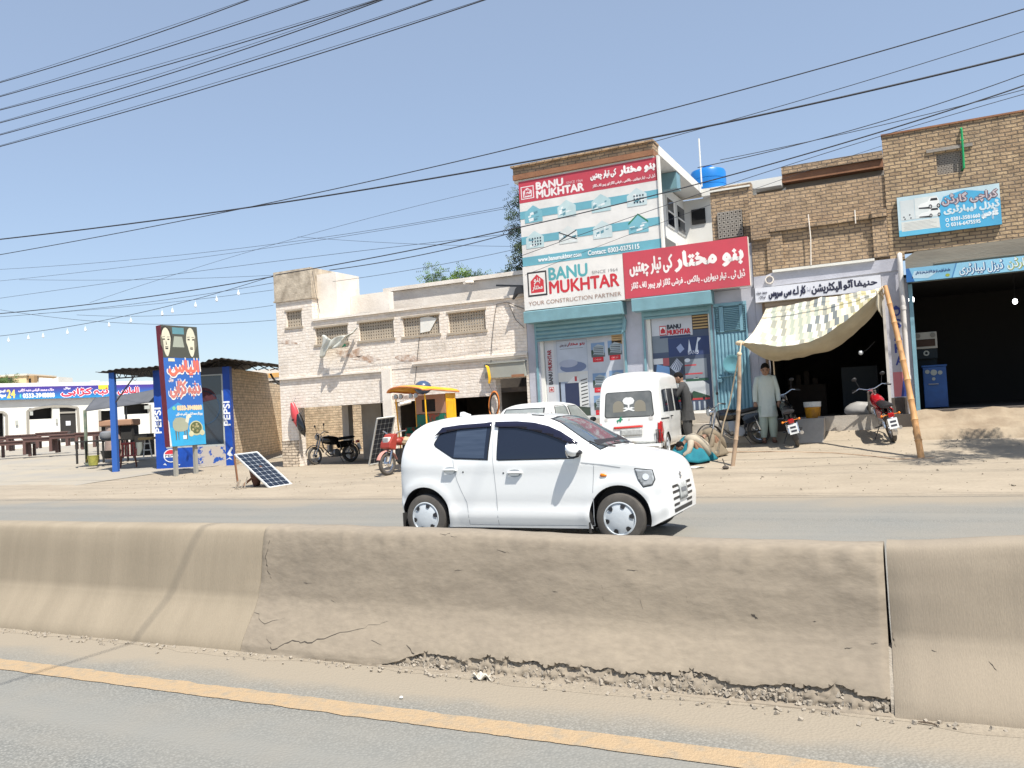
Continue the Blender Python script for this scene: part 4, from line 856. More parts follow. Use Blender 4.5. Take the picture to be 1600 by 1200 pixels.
B.text('ڈیزل لیبارٹری', .46, .41, .985, .62, (205, 222, 228), 0, True, l=3, heavy=.014)
B.text('0301-3581660', .52, .235, .80, .325, (225, 236, 240), .01, l=3, heavy=.005); B.text('0316-6475595', .52, .10, .80, .19, (225, 236, 240), .01, l=3, heavy=.005)
for z in (.27, .14): B.ell(.485, z, .018, .05, (220, 236, 240), 3, 14); B.ell(.485, z, .011, .03, SKY2, 3.3, 12)
B.text('غلام حسین', .82, .16, .97, .42, (235, 242, 244), 0, True, l=3, heavy=.016)
B.build('print', t)
# long blue fascia over the workshop
t, B = board_frame('fascia_sign', 'long pale blue fascia sign with raised script over the dark workshop', .0, 5.2, 3.77, 4.06, FY-.30, .19, P('edge_blue', 90, 130, 150), 'sign board')
B.rect(0, 0, 1, 1, (120, 178, 208), 0); B.poly([(0, 0), (.03, 0), (.012, 1), (0, 1)], (36, 100, 165), 1); B.poly([(.02, .25), (.08, .15), (.12, .6), (.03, .75)], (178, 205, 218), 1); B.poly([(.165, 0), (.40, 0), (.42, 1), (.185, 1)], (138, 194, 220), 1); B.poly([(.163, 0), (.168, 0), (.186, 1), (.181, 1)], (70, 130, 180), 1.4)
B.ell(.15, .22, .008, .11, (150, 165, 60), 2); B.text('ہمارے ہاں ڈیزل پمپ اور نوزل کا کام تسلی بخش کیا جاتا ہے', .035, .45, .16, .75, (45, 80, 130), 0, True, l=2, heavy=.01)
B.text('ڈیزل لیبارٹری', .195, .08, .345, .95, (40, 90, 140), 0, True, l=2, heavy=.05); B.text('ڈیزل لیبارٹری', .193, .10, .343, .97, (212, 228, 236), 0, True, l=3.2, heavy=.012)
B.text('کراچی گارڈن', .36, .08, .52, .95, (150, 160, 60), 0, True, l=2, heavy=.05); B.text('کراچی گارڈن', .358, .10, .518, .97, (212, 228, 236), 0, True, l=3.2, heavy=.012)
B.build('print', t)
# inside the workshop
def bulb(px, py, Y, r, lab):
    p = at(px, py, Y); t = thing('light_bulb', lab, 'bulb', p, 0, 'lit bulbs in the workshop')
    mb = MB(); mb.ball((0, 0, 0), r, 12, sc=(1, 1, 1.2)); mb.build('glass', mat('lamp_lit', (1, 1, .96), .5, emit=6), t, smooth=True)
    mb = MB(); mb.tube([(0, 0, r), (0, 0, r+.05)], .02, 8); mb.tube([(0, 0, r+.05), (.01, .03, 3.95-p.z if Y > FY+.3 else .5)], .004, 5); mb.build('socket', MATS['black_plastic'], t, smooth=True)
bulb(1424, 468, FY+.35, .06, 'lit white bulb hanging at the left post of the workshop'); bulb(1586, 471, FY+1.3, .05, 'lit white bulb hanging deep inside the workshop')
p0 = at(1478, 628, FY+.9); z0 = 1.035
t = thing('test_bench', 'blue steel test cabinet with round gauges standing inside the workshop', 'cabinet', (at(1457, 600, FY+.9).x, FY+.9, z0))
x0, x1, zt = at(1441, 572, FY+.7).x-t.location.x, at(1478, 572, FY+.7).x-t.location.x, at(1460, 573, FY+.7).z-z0
mb = MB(); mb.box(x0, x1, -.2, .35, 0.03, zt); mb.box(x0-.02, x1+.02, -.22, .36, zt+.001, zt+.04); mb.build('cabinet', mat('bench_blue', lin((.08, .30, .55)), .45, lin((.05, .22, .42)), 3, .7), t, bevel=.01)
for i, (px, py, r) in enumerate(((1449, 581, .045), (1459, 582, .065), (1469, 582, .045), (1459, 592, .035))):
    p = at(px, py, FY+.68)-t.location; mb = MB(); mb.lathe([(.0005, -.02), (r, -.02), (r, .0), (r*.85, .0), (r*.85, -.012), (.0005, -.012)][::1], (p.x, -.2, p.z), 'y', 20); mb.build('gauge', P('gauge_grey', 150, 155, 150), t, smooth=True)
mb = MB(); mb.tube([(x0+.1, -.23, zt-.38), (x0+.3, -.23, zt-.38)], .012, 6); mb.build('handle', MATS['steel'], t)
p = at(1447, 545, FY+.9); t = thing('bench_meter', 'grey meter box with two dials on a dark stand above the blue cabinet', 'meter', p)
mb = MB(); mb.box(-.23, .23, -.05, .25, -.0, .37); mb.build('case', P('meter_grey', 160, 158, 148, rough=.6), t, bevel=.01)
mb = MB(); mb.box(-.19, .19, -.06, -.051, .05, .21); mb.build('screen', P('meter_brown', 60, 42, 30), t)
for x in (-.15, .15): mb = MB(); mb.lathe([(.0005, -.02), (.055, -.02), (.055, 0), (.0005, 0)], (x, -.05, .295), 'y', 18); mb.build('dial', P('dial_grey', 120, 118, 110), t, smooth=True)
mb = MB(); mb.box(-.22, .22, -.03, .25, -.22, -.002); mb.box(-.2, .2, .1, .25, z0-p.z, -.222); mb.build('stand', P('stand_dark', 18, 30, 36), t)
mb = MB(); mb.lathe([(.03, -.02), (.06, -.02), (.06, 0), (.03, 0), (.03, -.02)], (0, -.03, -.10), 'y', 18); mb.build('knob', P('gauge_grey', 150, 155, 150), t, smooth=True)
# ================================================================== left forecourt
def plane_px(px, py, p0, u):
    """pixel -> point on the vertical plane through p0 that contains u"""
    n = Vector((-u[1], u[0], 0)); d = FWD + RGT*((px-800)/FPX) - UPV*((py-600)/FPX)
    return CAMP + d*((Vector(p0)-CAMP).dot(n)/d.dot(n))
KR = YAW
mat('pepsi_blue', lin((.04, .28, .66)), .5, lin((.03, .20, .50)), 2, .7)
mat('kiosk_peel', (.42, .38, .34), .9, lin((.10, .30, .62)), 3.2, 1, .3, 20, contrast=(.52, .56))
mat('roof_black', (.02, .019, .018), .7, (.05, .04, .035), 4, .8)
P('white_ink', 225, 228, 232)
p0 = atD(247, 735, 28.7); u = Vector((math.cos(KR), math.sin(KR), 0))
ks = thing('drinks_kiosk', 'blue drinks kiosk with a dark shop window and a corrugated roof', 'kiosk', (p0.x, p0.y, 0), KR)
def KL(px, py): q = inv(ks) @ plane_px(px, py, p0, u); return q.x, q.z
kx0, _ = KL(241, 640); kx1, _ = KL(361, 640); _, kzt = KL(350, 573); wx0, wz0 = KL(262, 700); wx1, wz1 = KL(346.5, 585); kpx, _ = KL(349, 620)
mb = MB(); mb.box(kx0, kx0+.34, 0, .25, -.3, kzt); mb.build('corner_post', MATS['pepsi_blue'], ks)
mb = MB(); mb.box(kpx, kx1, 0, .25, -.3, kzt); mb.build('corner_post', MATS['pepsi_blue'], ks)
xm = KL(303, 715)[0]
mb = MB(); mb.box(kx0+.34, xm, .012, .2, -.3, wz0-.02); mb.build('lower_panel', MATS['pepsi_blue'], ks)
mb = MB(); mb.box(xm, kpx, .016, .2, -.3, wz0-.02); mb.build('lower_panel', MATS['kiosk_peel'], ks, label='peeling white and blue painted lower wall')
mb = MB(); mb.box(kx0+.34, kpx, .03, .2, wz1+.02, kzt); mb.build('header', MATS['dark_steel'], ks)
mb = MB(); mb.box(kx0+.34, kpx, .10, .12, wz0-.02, wz1+.02); g_ = mb.build('shop_window', mat('kiosk_glass', (.02, .035, .055), .06, spec=.8), ks)
mb = MB(); mb.box(kpx-.06, kpx-.001, .02, .098, wz0-.02, wz1+.02); mb.box(kx0+.35, kpx-.06, .02, .098, wz0-.02, wz0+.035); mb.box(kx0+.35, kpx-.06, .02, .098, wz1-.02, wz1+.019)
f_ = mb.build('window_frame', P('alu_frame', 165, 170, 168, rough=.4), ks); f_.parent = g_
mb = MB(); mb.lathe([(.55, -.004), (.60, -.004), (.60, 0), (.55, 0), (.55, -.004)], (kpx-.75, .098, (wz0+wz1)/2+.1), 'y', 30); mb.build('window_reflection', P('glass_reflection', 40, 62, 84), ks)  # faint reflected roundel, its ring and red half painted onto the glass
mb = MB(); mb.lathe([(.0005, -.003), (.5, -.003), (.5, 0), (.0005, 0)], (kpx-.75, .097, (wz0+wz1)/2+.3), 'y', 20, a0=10, a1=170); mb.build('window_reflection', P('glass_reflection_red', 70, 30, 40), ks)
def kboard(a, b, c_, d_):           # px rectangle on the kiosk front
    x0, z0 = KL(a, d_); x1, z1 = KL(c_, b)
    o = ks.matrix_basis @ Vector((x0, -.004, z0)) if 0 else Matrix.Translation(ks.location) @ ks.rotation_euler.to_matrix().to_4x4() @ Vector((x0, -.002, z0))
    return Board('k', o, u, (0, 0, 1), x1-x0, z1-z0)
B = kboard(349, 627, 360.5, 665); B.text('PEPSI', .1, 0, .85, 1, (228, 232, 238), .03, heavy=.012, vert=True); B.build('lettering', ks)
B = kboard(242.5, 637, 253.5, 677); B.text('PEPSI', .05, 0, .8, 1, (228, 232, 238), .03, heavy=.012, vert=True); B.build('lettering', ks)
B = kboard(256, 701, 278, 723); B.ell(.5, .5, .5, .5, (225, 230, 236), 0, 30); B.ell(.5, .5, .44, .44, (24, 70, 150), .5, 30); B.poly([(.5+.44*math.cos(R(a)), .5+.44*math.sin(R(a))) for a in range(5, 176, 10)], (200, 40, 52), 1); B.rect(.05, .38, .95, .62, (230, 234, 238), 1.5); B.text('PEPSI', .12, .42, .88, .58, (30, 34, 60), .02, l=2.2, heavy=.006); B.build('roundel', ks)
B = kboard(351, 697, 364, 722); B.poly([(.3, .5), (.8, .95), (1, .9), (.7, .6), (.95, .4), (.6, .35)], (205, 210, 212), 1); B.poly([(.1, .1), (.6, .3), (.9, .1), (.5, .2)], (205, 210, 212), 1); B.build('torn_sticker', ks)
B = kboard(255, 720, 300, 735); B.poly([(.0, .7), (.08, .9), (.14, .6)], (190, 200, 210), 1); B.poly([(.5, .6), (.6, .7), (.58, .5)], (190, 200, 210), 1); B.build('torn_sticker', ks)
# mud brick flank of the kiosk
mb = MB(); mb.box(kx1-.25, kx1, .26, 4.6, -.3, kzt-.05); mb.box(kx1-.25, kx1+.0, 4.6, 9.5, -.3, kzt-.42); mb.build('mud_wall', MATS['mud_brick'], ks)
mb = MB(); mb.box(kx0, kx1-.26, 3.8, 4.0, -.3, kzt-.3); mb.box(kx0, kx0+.2, .26, 3.8, -.3, .9); mb.build('back_wall', MATS['mud_brick'], ks)
# corrugated roof on light trusses
rx0, rx1 = KL(160, 578)[0], KL(428, 568)[0]
prof = [(KL(163, 581)), (KL(200, 576)), (KL(243, 573.5)), (KL(290, 570)), (KL(310, 571)), (KL(335, 562.5)), (KL(352, 560)), (KL(378, 562)), (KL(405, 566)), (KL(427, 568))]
def rf(u_, v_):
    x = rx0+(rx1-rx0)*u_; return (x, -.5+4.8*v_, lerp(prof, x)+.02*math.sin(x*28)-.03+.0*v_+noise.noise(Vector((x*1.5, v_*3, 0)))*.03)
mb = MB(); mb.grid(rf, 420, 5); mb.build('roof', MATS['roof_black'], ks, solid=.012, smooth=True, fixn=False)
for yy in (-.3, 3.6):
    mb = MB()
    xa, xb = KL(182, 582)[0], kx0+.1; za, zb = KL(182, 592)[1], KL(240, 588)[1]; n = 6
    mb.beam((xa, yy, za), (xb, yy, zb), .04, .04); mb.beam((xa, yy, lerp(prof, xa)-.08), (xb, yy, lerp(prof, xb)-.08), .04, .04)
    for i in range(n):
        x = xa+(xb-xa)*i/n; x2 = xa+(xb-xa)*(i+.5)/n; x3 = xa+(xb-xa)*(i+1)/n
        zl = lambda q: za+(zb-za)*(q-xa)/(xb-xa)
        mb.beam((x, yy, zl(x)), (x2, yy, lerp(prof, x2)-.08), .02, .02); mb.beam((x2, yy, lerp(prof, x2)-.08), (x3, yy, zl(x3)), .02, .02)
    mb.beam((xa, yy, za-.9), (xa+.75, yy, za+.05), .035, .035); mb.build('roof_truss', MATS['roof_black'], ks)
mb = MB()
for k in range(5):
    x = kx1+.1+(rx1-kx1-.2)*k/5; x2 = x+(rx1-kx1)/5
    mb.beam((x, .2+k*.5, kzt-.1), (x2, .4+k*.5, lerp(prof, x2)-.08), .03, .03); mb.beam((x, .2+k*.5, lerp(prof, x)-.08), (x2, .4+k*.5, kzt-.12), .03, .03)
xx = KL(341, 570)[0]
mb.beam((xx, .1, kzt-.02), (xx, .1, kzt+.25), .05, .05); mb.beam((xx-.35, .1, kzt+.0), (xx, .1, kzt+.2), .03, .03); mb.beam((xx+.35, .1, kzt+.0), (xx, .1, kzt+.2), .03, .03)
mb.build('roof_brace', MATS['roof_black'], ks)
xb_, _ = KL(184, 650)
mb = MB(); yb = 1.2; gzb = gz(*(Matrix.Translation(ks.location) @ ks.rotation_euler.to_matrix().to_4x4() @ Vector((xb_, yb, 0))).xy)
mb.box(xb_-.09, xb_+.09, -.36, -.2, 0, lerp(prof, xb_)-.1); mb.build('roof_post', P('post_blue', 42, 90, 165), ks)
mb = MB(); mb.box(xb_+.15, xb_+.22, 3.5, 3.6, 0, lerp(prof, xb_)-.1); mb.build('roof_post', MATS['roof_black'], ks, label='thin black roof post')
# hanging hose at the right end
mb = MB(); e = [KL(416, 583), KL(420, 590), KL(428, 599), KL(436, 600), KL(440, 595)]; mb.tube([(x, .5, z) for x, z in e], .035, 8); mb.build('hanging_hose', MATS['black_rubber'], ks, smooth=True)
# ---- compound wall of mud brick seen through the left bay
mb = MB(); mb.box(-26, -13.9, 27.5, 27.8, -.2, 2.9)
single('compound_wall', 'mud brick wall standing behind the open left bay', 'wall', mb, MATS['mud_brick'], (-20, 27.6, 0))
p = atD(438, 600, 50); mb = MB(); mb.box(p.x-3, p.x+2.0, p.y, p.y+4, .5, p.z-.05, 0); mb.box(p.x-3, p.x+2.0, p.y-.1, p.y+4, p.z+.25, p.z+.95, 0); mb.box(p.x-3, p.x+2.0, p.y-.14, p.y-.101, p.z+.42, p.z+.68, 1)
single('pale_building', 'pale building with an orange band showing between kiosk roof and old building', 'building', mb, [MATS['limewash'], P('orange_band', 215, 165, 95)], (p.x, p.y, .4))
# ================================================================== pylon sign
PT = 84.3; p0s = atD(266, 698, 24.6)
py_ = thing('pylon_sign', 'leaning tall roadside sign with two faces, a sheep and a dish on blue', 'sign', p0s, R(PT)); py_.rotation_euler = (R(-3.2), 0, R(PT))
PW, PH_ = 1.27, 3.62
mb = MB(); mb.box(0, PW, .006, .24, 0, PH_); mb.build('cabinet', mat('maroon', lin((.42, .09, .16)), .5, lin((.34, .07, .13)), 2, .8), py_, bevel=.006)
M_ = Matrix.Translation(py_.location) @ py_.rotation_euler.to_matrix().to_4x4()
B = Board('py', M_ @ Vector((0, .005, 0)), M_.to_3x3() @ Vector((1, 0, 0)), M_.to_3x3() @ Vector((0, 0, 1)), PW, PH_)
B.rect(0, 0, 1, .74, (48, 100, 178), 0)
B.poly([(0, 0), (1, 0), (1, .34), (.6, .30), (.3, .36), (0, .30)], (52, 140, 200), .5); B.poly([(0, 0), (1, 0), (1, .17), (.5, .12), (0, .16)], (50, 160, 208), .8); B.poly([(0, 0), (.05, 0), (.02, .2), (0, .22)], (214, 210, 205), 1)
B.rect(0, .73, 1, 1, (74, 76, 68), 1); B.rect(.3, .93, .62, .985, (92, 140, 150), 1.2); B.poly([(.28, .82), (.6, .82), (.56, .91), (.34, .91)], (158, 164, 150), 1.3)
def face(cx, cy, sx, sy, turn, bald):
    skin, sh, hair = (212, 208, 186), (110, 106, 92), (48, 46, 42)
    if not bald: B.poly([(max(.004, min(.996, cx-turn*.02+sx*.5*math.cos(R(a)))), min(.996, cy+.2*sy+sy*.34*math.sin(R(a)))) for a in range(0, 360, 20)], hair, 1.6)
    B.poly([(cx+sx*.36*math.cos(t_)*(1 if math.sin(t_) > 0 else .85-.25*abs(math.sin(t_))), cy+sy*.5*math.sin(t_)) for t_ in [i*math.pi/12 for i in range(24)]], skin, 2)
    B.poly([(cx-turn*sx*.42, cy-.1*sy), (cx-turn*sx*.42, cy+.25*sy), (cx-turn*sx*.24, cy+.1*sy), (cx-turn*sx*.2, cy-.35*sy)], sh, 2.4)
    for q in (-.17, .17):
        B.poly([(cx+sx*q-.09*sx, cy+.07*sy), (cx+sx*q+.09*sx, cy+.07*sy), (cx+sx*q+.07*sx, cy+.12*sy), (cx+sx*q-.07*sx, cy+.11*sy)], hair, 2.6); B.poly([(cx+sx*q-.11*sx, cy+.16*sy), (cx+sx*q+.1*sx, cy+.17*sy), (cx+sx*q+.1*sx, cy+.19*sy), (cx+sx*q-.11*sx, cy+.18*sy)], sh, 2.6)
    B.poly([(cx-.03*sx, cy+.08*sy), (cx+.05*sx*turn, cy-.09*sy), (cx-.05*sx, cy-.1*sy)], sh, 2.6); B.poly([(cx-.13*sx, cy-.2*sy), (cx+.13*sx, cy-.2*sy), (cx+.09*sx, cy-.25*sy), (cx-.09*sx, cy-.25*sy)], hair, 2.6)
    B.poly([(cx-.12*sx, cy-.155*sy), (cx+.12*sx, cy-.155*sy), (cx+.1*sx, cy-.18*sy), (cx-.1*sx, cy-.18*sy)], hair if not bald else sh, 2.7)
face(.115, .86, .36, .24, 1, False); face(.80, .865, .38, .25, -1, True)
B.rect(.13, .70, .30, .725, (222, 214, 180), 3)
def outlined(t_, a0, b0, a1, b1, c1, c2, hv): B.text(t_, a0, b0, a1, b1, c2, 0, True, l=3, heavy=hv); B.text(t_, a0, b0, a1, b1, c1, 0, True, l=4.2, heavy=hv*.32)
outlined('الیاس', .13, .585, .95, .71, (226, 112, 92), (228, 222, 215), .024)
outlined('دنبہ کڑاہی', .12, .40, .94, .54, (196, 120, 112), (226, 222, 216), .020); B.text('ہوٹل', .10, .53, .22, .565, (214, 200, 200), 0, True, l=3, heavy=.004)
B.text('0333-3948888', .27, .295, .95, .33, (222, 196, 160), .015, l=3, heavy=.005); B.ell(.18, .312, .045, .016, (120, 190, 150), 3, 14)
B.text('پروپرائٹر محمد الیاس ۔ الیاس دنبہ کڑاہی', .22, .245, .96, .275, (206, 214, 216), 0, True, l=3, heavy=.002)
# sheep and dish
B.poly([(.12, .20), (.20, .232), (.34, .236), (.46, .225), (.52, .20), (.54, .16), (.50, .13), (.40, .118), (.25, .118), (.15, .13), (.11, .16)], (158, 162, 142), 3)
B.poly([(.46, .20), (.50, .245), (.56, .262), (.62, .255), (.64, .235), (.58, .225), (.54, .18)], (205, 206, 190), 3.4)
for x, w_ in ((.17, .035), (.24, .03), (.41, .03), (.47, .035)): B.poly([(x, .13), (x+w_, .13), (x+w_*.7, .05), (x+w_*.1, .05)], (96, 92, 74), 2.8)
B.ell(.75, .14, .19, .062, (186, 186, 150), 3, 24); B.ell(.75, .143, .16, .05, (88, 96, 62), 3.4, 22)
random.seed(4)
for i in range(14): a_ = random.random()*6.28; r_ = random.random()*.8; B.ell(.75+.14*r_*math.cos(a_), .143+.042*r_*math.sin(a_), .03, .010, random.choice([(150, 140, 96), (108, 116, 80), (168, 160, 120)]), 3.8+i*.05, 8)
B.ell(.60, .095, .07, .024, (196, 194, 160), 4.6, 16); B.ell(.91, .10, .07, .024, (196, 194, 160), 4.6, 16)
B.rect(.37, .055, .47, .085, (218, 222, 224), 4)
B.build('print', py_)
for xx in (.25, .95):
    q = M_ @ Vector((xx, .12, 0)); mb = MB(); g_ = gz(q.x, q.y); mb.box(q.x-.05, q.x+.05, q.y-.05, q.y+.05, g_-.1, q.z+.02)
    M2 = M_.inverted(); mb.v = [M2 @ v for v in mb.v]; mb.build('post', P('post_grey', 150, 148, 140), py_)
# ================================================================== restaurant
ur = Vector((.37, .929, 0)).normalized(); RAZ = math.atan2(ur.y, ur.x); pr0 = atD(60, 650, 58)
rs = thing('restaurant', 'long low white restaurant under a purple and blue banner', 'building', (pr0.x, pr0.y, .6), RAZ)
def RL(px, py): q = inv(rs) @ plane_px(px, py, pr0, ur); return q.x, q.z
xl, xr = RL(-120, 650)[0], RL(262, 650)[0]; zt = RL(60, 598)[1]; zb = -1.2; bt, bb_ = RL(100, 603.5)[1], RL(100, 622.5)[1]
mb = MB()
def RO_(a, b, c_, d_): x0, z1 = RL(a, b); x1, z0 = RL(c_, d_); return (x0, x1, z0, z1)
ops = [RO_(45, 638, 82, 654), RO_(93, 637, 120, 690), RO_(157, 642, 182, 690), RO_(193.5, 632, 233, 646), RO_(-30, 646, 7, 692)]
wall_open(mb, xl, xr, zb, bb_, 0, .3, ops); mb.box(xl, xr, 0.01, .3, bb_, zt); mb.box(xl, xr, .5, 8, zt-.25, zt-.1); mb.build('wall', MATS['white_wall'], rs)
mb = MB(); mb.box(xl, xr, .8, .9, zb, zt-.3); mb.build('interior', MATS['room_dark'], rs)
def trim(pts, w_=.16):
    mb = MB(); P3 = [Vector((RL(a, b)[0], -.04, RL(a, b)[1])) for a, b in pts]
    for a, b in zip(P3, P3[1:]): mb.beam(a, b, .07, w_, up=(0, 1, 0)) if 0 else mb.beam(a, b, w_, .07, up=(0, 1, 0))
    mb.build('arch_trim', P('trim_grey', 150, 145, 135), rs)
trim([(44, 690), (43, 642), (55, 638.5), (70, 636), (85, 634.7), (105, 635), (121, 637), (124, 684)]); trim([(11, 690), (10, 648), (4, 644), (-10, 643)]); trim([(156.5, 688), (155.5, 641)]); trim([(236, 682), (234.5, 632)], .12)
x0, x1, z0, z1 = ops[1]; mb = MB(); mb.box(x0, x1, .05, .12, z0+.0, z1); d = mb.build('door', MATS['room_dark'], rs); mb = MB(); mb.box(x0, x1, -.01, .045, z1-.42, z1-.30); t2 = mb.build('door_rail', P('trim_grey', 150, 145, 135), rs); t2.parent = d
a, b = RL(103, 658), RL(110.5, 664.5); mb = MB(); mb.box(a[0], b[0], .03, .045, b[1], a[1]); t2 = mb.build('notice', P('white_ink', 225, 228, 232), rs); t2.parent = d
for a, b, c_, d_ in ((46, 643, 51, 649), (225, 634, 233, 639), (24, 657, 28, 664), (87, 654, 90, 661)):
    x0, z1 = RL(a, b); x1, z0 = RL(c_, d_); mb = MB(); mb.box(x0, x1, -.12, -.001, z0, z1); mb.build('wall_unit', P('unit_grey', 170, 172, 165), rs)
bx0, bx1 = RL(-60, 610)[0], xr
mb = MB(); mb.box(bx0, bx1, -.3, -.001, bb_, bt); mb.build('banner_box', P('banner_edge', 60, 60, 130), rs)
MR = Matrix.Translation(rs.location) @ rs.rotation_euler.to_matrix().to_4x4()
B = Board('rb', MR @ Vector((bx0, -.3, bb_)), ur, (0, 0, 1), bx1-bx0, bt-bb_)
for i in range(10): t_ = i/9; B.rect(0, 1-(i+1)/10, 1, 1-i/10, (int(70-40*t_), int(45+95*t_), int(140+60*t_)), 0)
def bu(px): return (RL(px, 610)[0]-bx0)/(bx1-bx0)
B.text('24', bu(9), .15, bu(21.5), .78, (232, 206, 110), .02, l=2, heavy=.03); B.text('گھنٹے', bu(-6), .55, bu(7), .8, (230, 230, 235), 0, True, l=2, heavy=.02); B.text('سروس', bu(-6), .15, bu(7), .45, (230, 230, 235), 0, True, l=2, heavy=.02)
B.text('ملک محمد الیاس دنبہ کڑاہی', bu(27), .60, bu(82), .84, (225, 205, 225), 0, True, l=2, heavy=.02); B.text('0333-3948888', bu(34), .12, bu(83), .46, (235, 238, 242), .015, l=2, heavy=.025); B.ell(bu(30), .28, .0042, .16, (90, 200, 190), 2, 14)
for t_, a, b in (('کڑاہی', 94, 141), ('دنبہ', 145, 176), ('الیاس', 182, 214)):
    B.text(t_, bu(a), .16, bu(b), .78, (235, 225, 232), 0, True, l=2, heavy=.10); B.text(t_, bu(a), .16, bu(b), .78, (205, 40, 70), 0, True, l=3.4, heavy=.03)
B.rect(bu(152), .66, bu(167), 1.02, (238, 214, 60), 3); B.text('ہوٹل', bu(98), .72, bu(108), .92, (230, 225, 235), 0, True, l=2, heavy=.02)
B.build('banner_print', rs)
# awning in front
pa0 = atD(186, 630, 33); ua = u
aw = thing('awning', 'dark grey cloth awning on thin posts in front of the restaurant', 'awning', (pa0.x, pa0.y, .1), KR)
def AL(px, py): q = inv(aw) @ plane_px(px, py, pa0, ua); return Vector((q.x, 0, q.z))
A0, A1, A2, A3 = AL(130.5, 621), AL(243, 604), AL(243, 627.5), AL(131, 643)
def awf(u_, v_):
    a = A0.lerp(A1, u_); b = A3.lerp(A2, u_); p = a.lerp(b, v_); return p+Vector((0, -.0+.9*(1-v_)+.03*math.sin(u_*20), -.12*math.sin(math.pi*u_)*(1-v_)*.5))
mb = MB(); mb.grid(awf, 30, 6); mb.build('awning_cloth', mat('cloth_grey', (.10, .105, .12), .9, (.07, .075, .085), 3, .6), aw, solid=.02, smooth=True, fixn=False)
g0 = AL(136, 726); mb = MB(); mb.box(g0.x-.045, g0.x+.045, -.05, .05, g0.z-.1, A3.z+.05); mb.build('post', mat('post_green', lin((.32, .42, .36)), .7, lin((.6, .58, .5)), 4, .8), aw)
g0 = AL(190, 716); mb = MB(); mb.box(g0.x-.03, g0.x+.03, .5, .56, -.2, A3.z+.1); mb.build('post', MATS['dark_steel'], aw)
# dining tables
mat('table_brown', (.115, .06, .05), .55, (.08, .045, .038), 4, .7)
def dining_table(label):
    t = thing('dining_table', label, 'table', group='brown tables on the restaurant forecourt')
    mb = MB(); mb.box(-.75, .75, -.42, .42, .70, .76); mb.build('table_top', MATS['table_brown'], t, bevel=.01)
    mb = MB(); mb.box(-.70, .70, -.38, -.35, .56, .699); mb.box(-.70, .70, .35, .38, .56, .699); mb.box(-.70, -.67, -.35, .35, .56, .699); mb.box(.67, .70, -.35, .35, .56, .699); mb.build('apron', MATS['table_brown'], t)
    for sx in (-1, 1):
        for sy in (-1, 1): mb = MB(); mb.box(sx*.66-.06, sx*.66+.06, sy*.34-.06, sy*.34+.06, 0, .559); mb.build('leg', MATS['table_brown'], t)
    return t
spots = [(26, 714, .0), (66, 708.5, .1), (107, 703.5, .05), (148, 700, -.1), (-4, 706, .1), (38, 702, 0), (84, 698, .1), (172, 697, 0)]
names = ['nearest brown dining table at the left edge', 'second brown dining table from the left in the front row', 'third brown dining table from the left in the front row', 'brown dining table just left of the green post', 'brown dining table cut by the left picture edge', 'brown dining table in the back row behind the nearest one', 'brown dining table in the back row before the black door', 'brown dining table seen under the grey awning']
t0 = dining_table(names[0])
for k, ((px, py, r_), nm) in enumerate(zip(spots, names)):
    if k == 0: t = t0
    else:
        t = t0.copy(); scene.collection.objects.link(t); t['label'] = nm
        for ch in list(t0.children):
            if ch.parent == t0: c_ = ch.copy(); scene.collection.objects.link(c_); c_.parent = t
    D_ = 39 if k < 4 else 43; q = atD(px, py, D_); t.location = (q.x, q.y, q.z); t.rotation_euler.z = YAW+.25+r_
# cooking corner under the canopy
def lpt(px, py, D_): return atD(px, py, D_)
q = lpt(165, 722, 32); t = thing('work_table', 'black iron work table beside the green post', 'table', q, KR)
mb = MB(); mb.box(-.95, .75, -.4, .4, .80, .85); mb.build('table_top', MATS['room_dark'], t)
for sx, sy in ((-.9, -.35), (.1, -.35), (.7, -.35), (-.9, .35), (.7, .35), (-.1, -.35)): mb = MB(); mb.box(sx-.03, sx+.03, sy-.03, sy+.03, 0, .799); mb.build('leg', MATS['room_dark'], t)
q2 = q+Vector((0, 0, .85)); qq = atD(167, 679, 32); t = thing('cooking_pot', 'round grey metal pot standing on the black work table', 'pot', (qq.x, qq.y, q.z+.852))
mb = MB(); mb.lathe([(.0005, 0), (.2, 0), (.25, .06), (.26, .18), (.24, .27), (.15, .32), (.0005, .33)], (0, 0, 0), 'z', 20); mb.build('pot', P('pot_grey', 120, 122, 125, rough=.45), t, smooth=True)
mb = MB(); mb.tube([(.22, 0, .2), (.34, -.05, .16), (.42, -.05, .1)], .025, 8); mb.build('handle', MATS['dark_steel'], t, smooth=True)
q = lpt(192, 716, 33.5); t = thing('clay_oven', 'pinkish plastered oven with a flat top slab under the canopy', 'oven', q, KR)
mb = MB(); mb.box(-.75, .55, -.35, .5, 1.30, 1.55); mb.build('top_slab', mat('oven_clay', (.42, .24, .15), .9, (.34, .2, .13), 3, .8), t, bevel=.04)
mb = MB(); mb.lathe([(.0005, 0), (.34, 0), (.36, .4), (.32, .95), (.30, 1.299), (.0005, 1.299)], (-.32, 0, 0), 'z', 18); mb.build('oven_body', mat('oven_pink', (.40, .30, .26), .9, (.32, .24, .2), 4, .8), t, smooth=True)
mb = MB(); mb.box(.05, .5, -.2, .4, .72, 1.298); mb.build('soot_box', MATS['room_dark'], t)
for x in (.05, .25, .47): mb = MB(); mb.box(x-.02, x+.02, -.1, -.06, 0, .719); mb.build('leg', MATS['dark_steel'], t)
mb = MB(); mb.lathe([(.0005, 0), (.12, 0), (.12, .5), (.0005, .5)], (.72, -.1, .1), 'z', 14); mb.build('gas_bottle', P('bottle_grey', 130, 135, 130), t, smooth=True)
q = lpt(201, 730, 30.5); t = thing('armchair', 'red plastic armchair beside the blue roof post', 'chair', q, KR+.4)
CR = P('chair_red', 150, 55, 50, rough=.4)
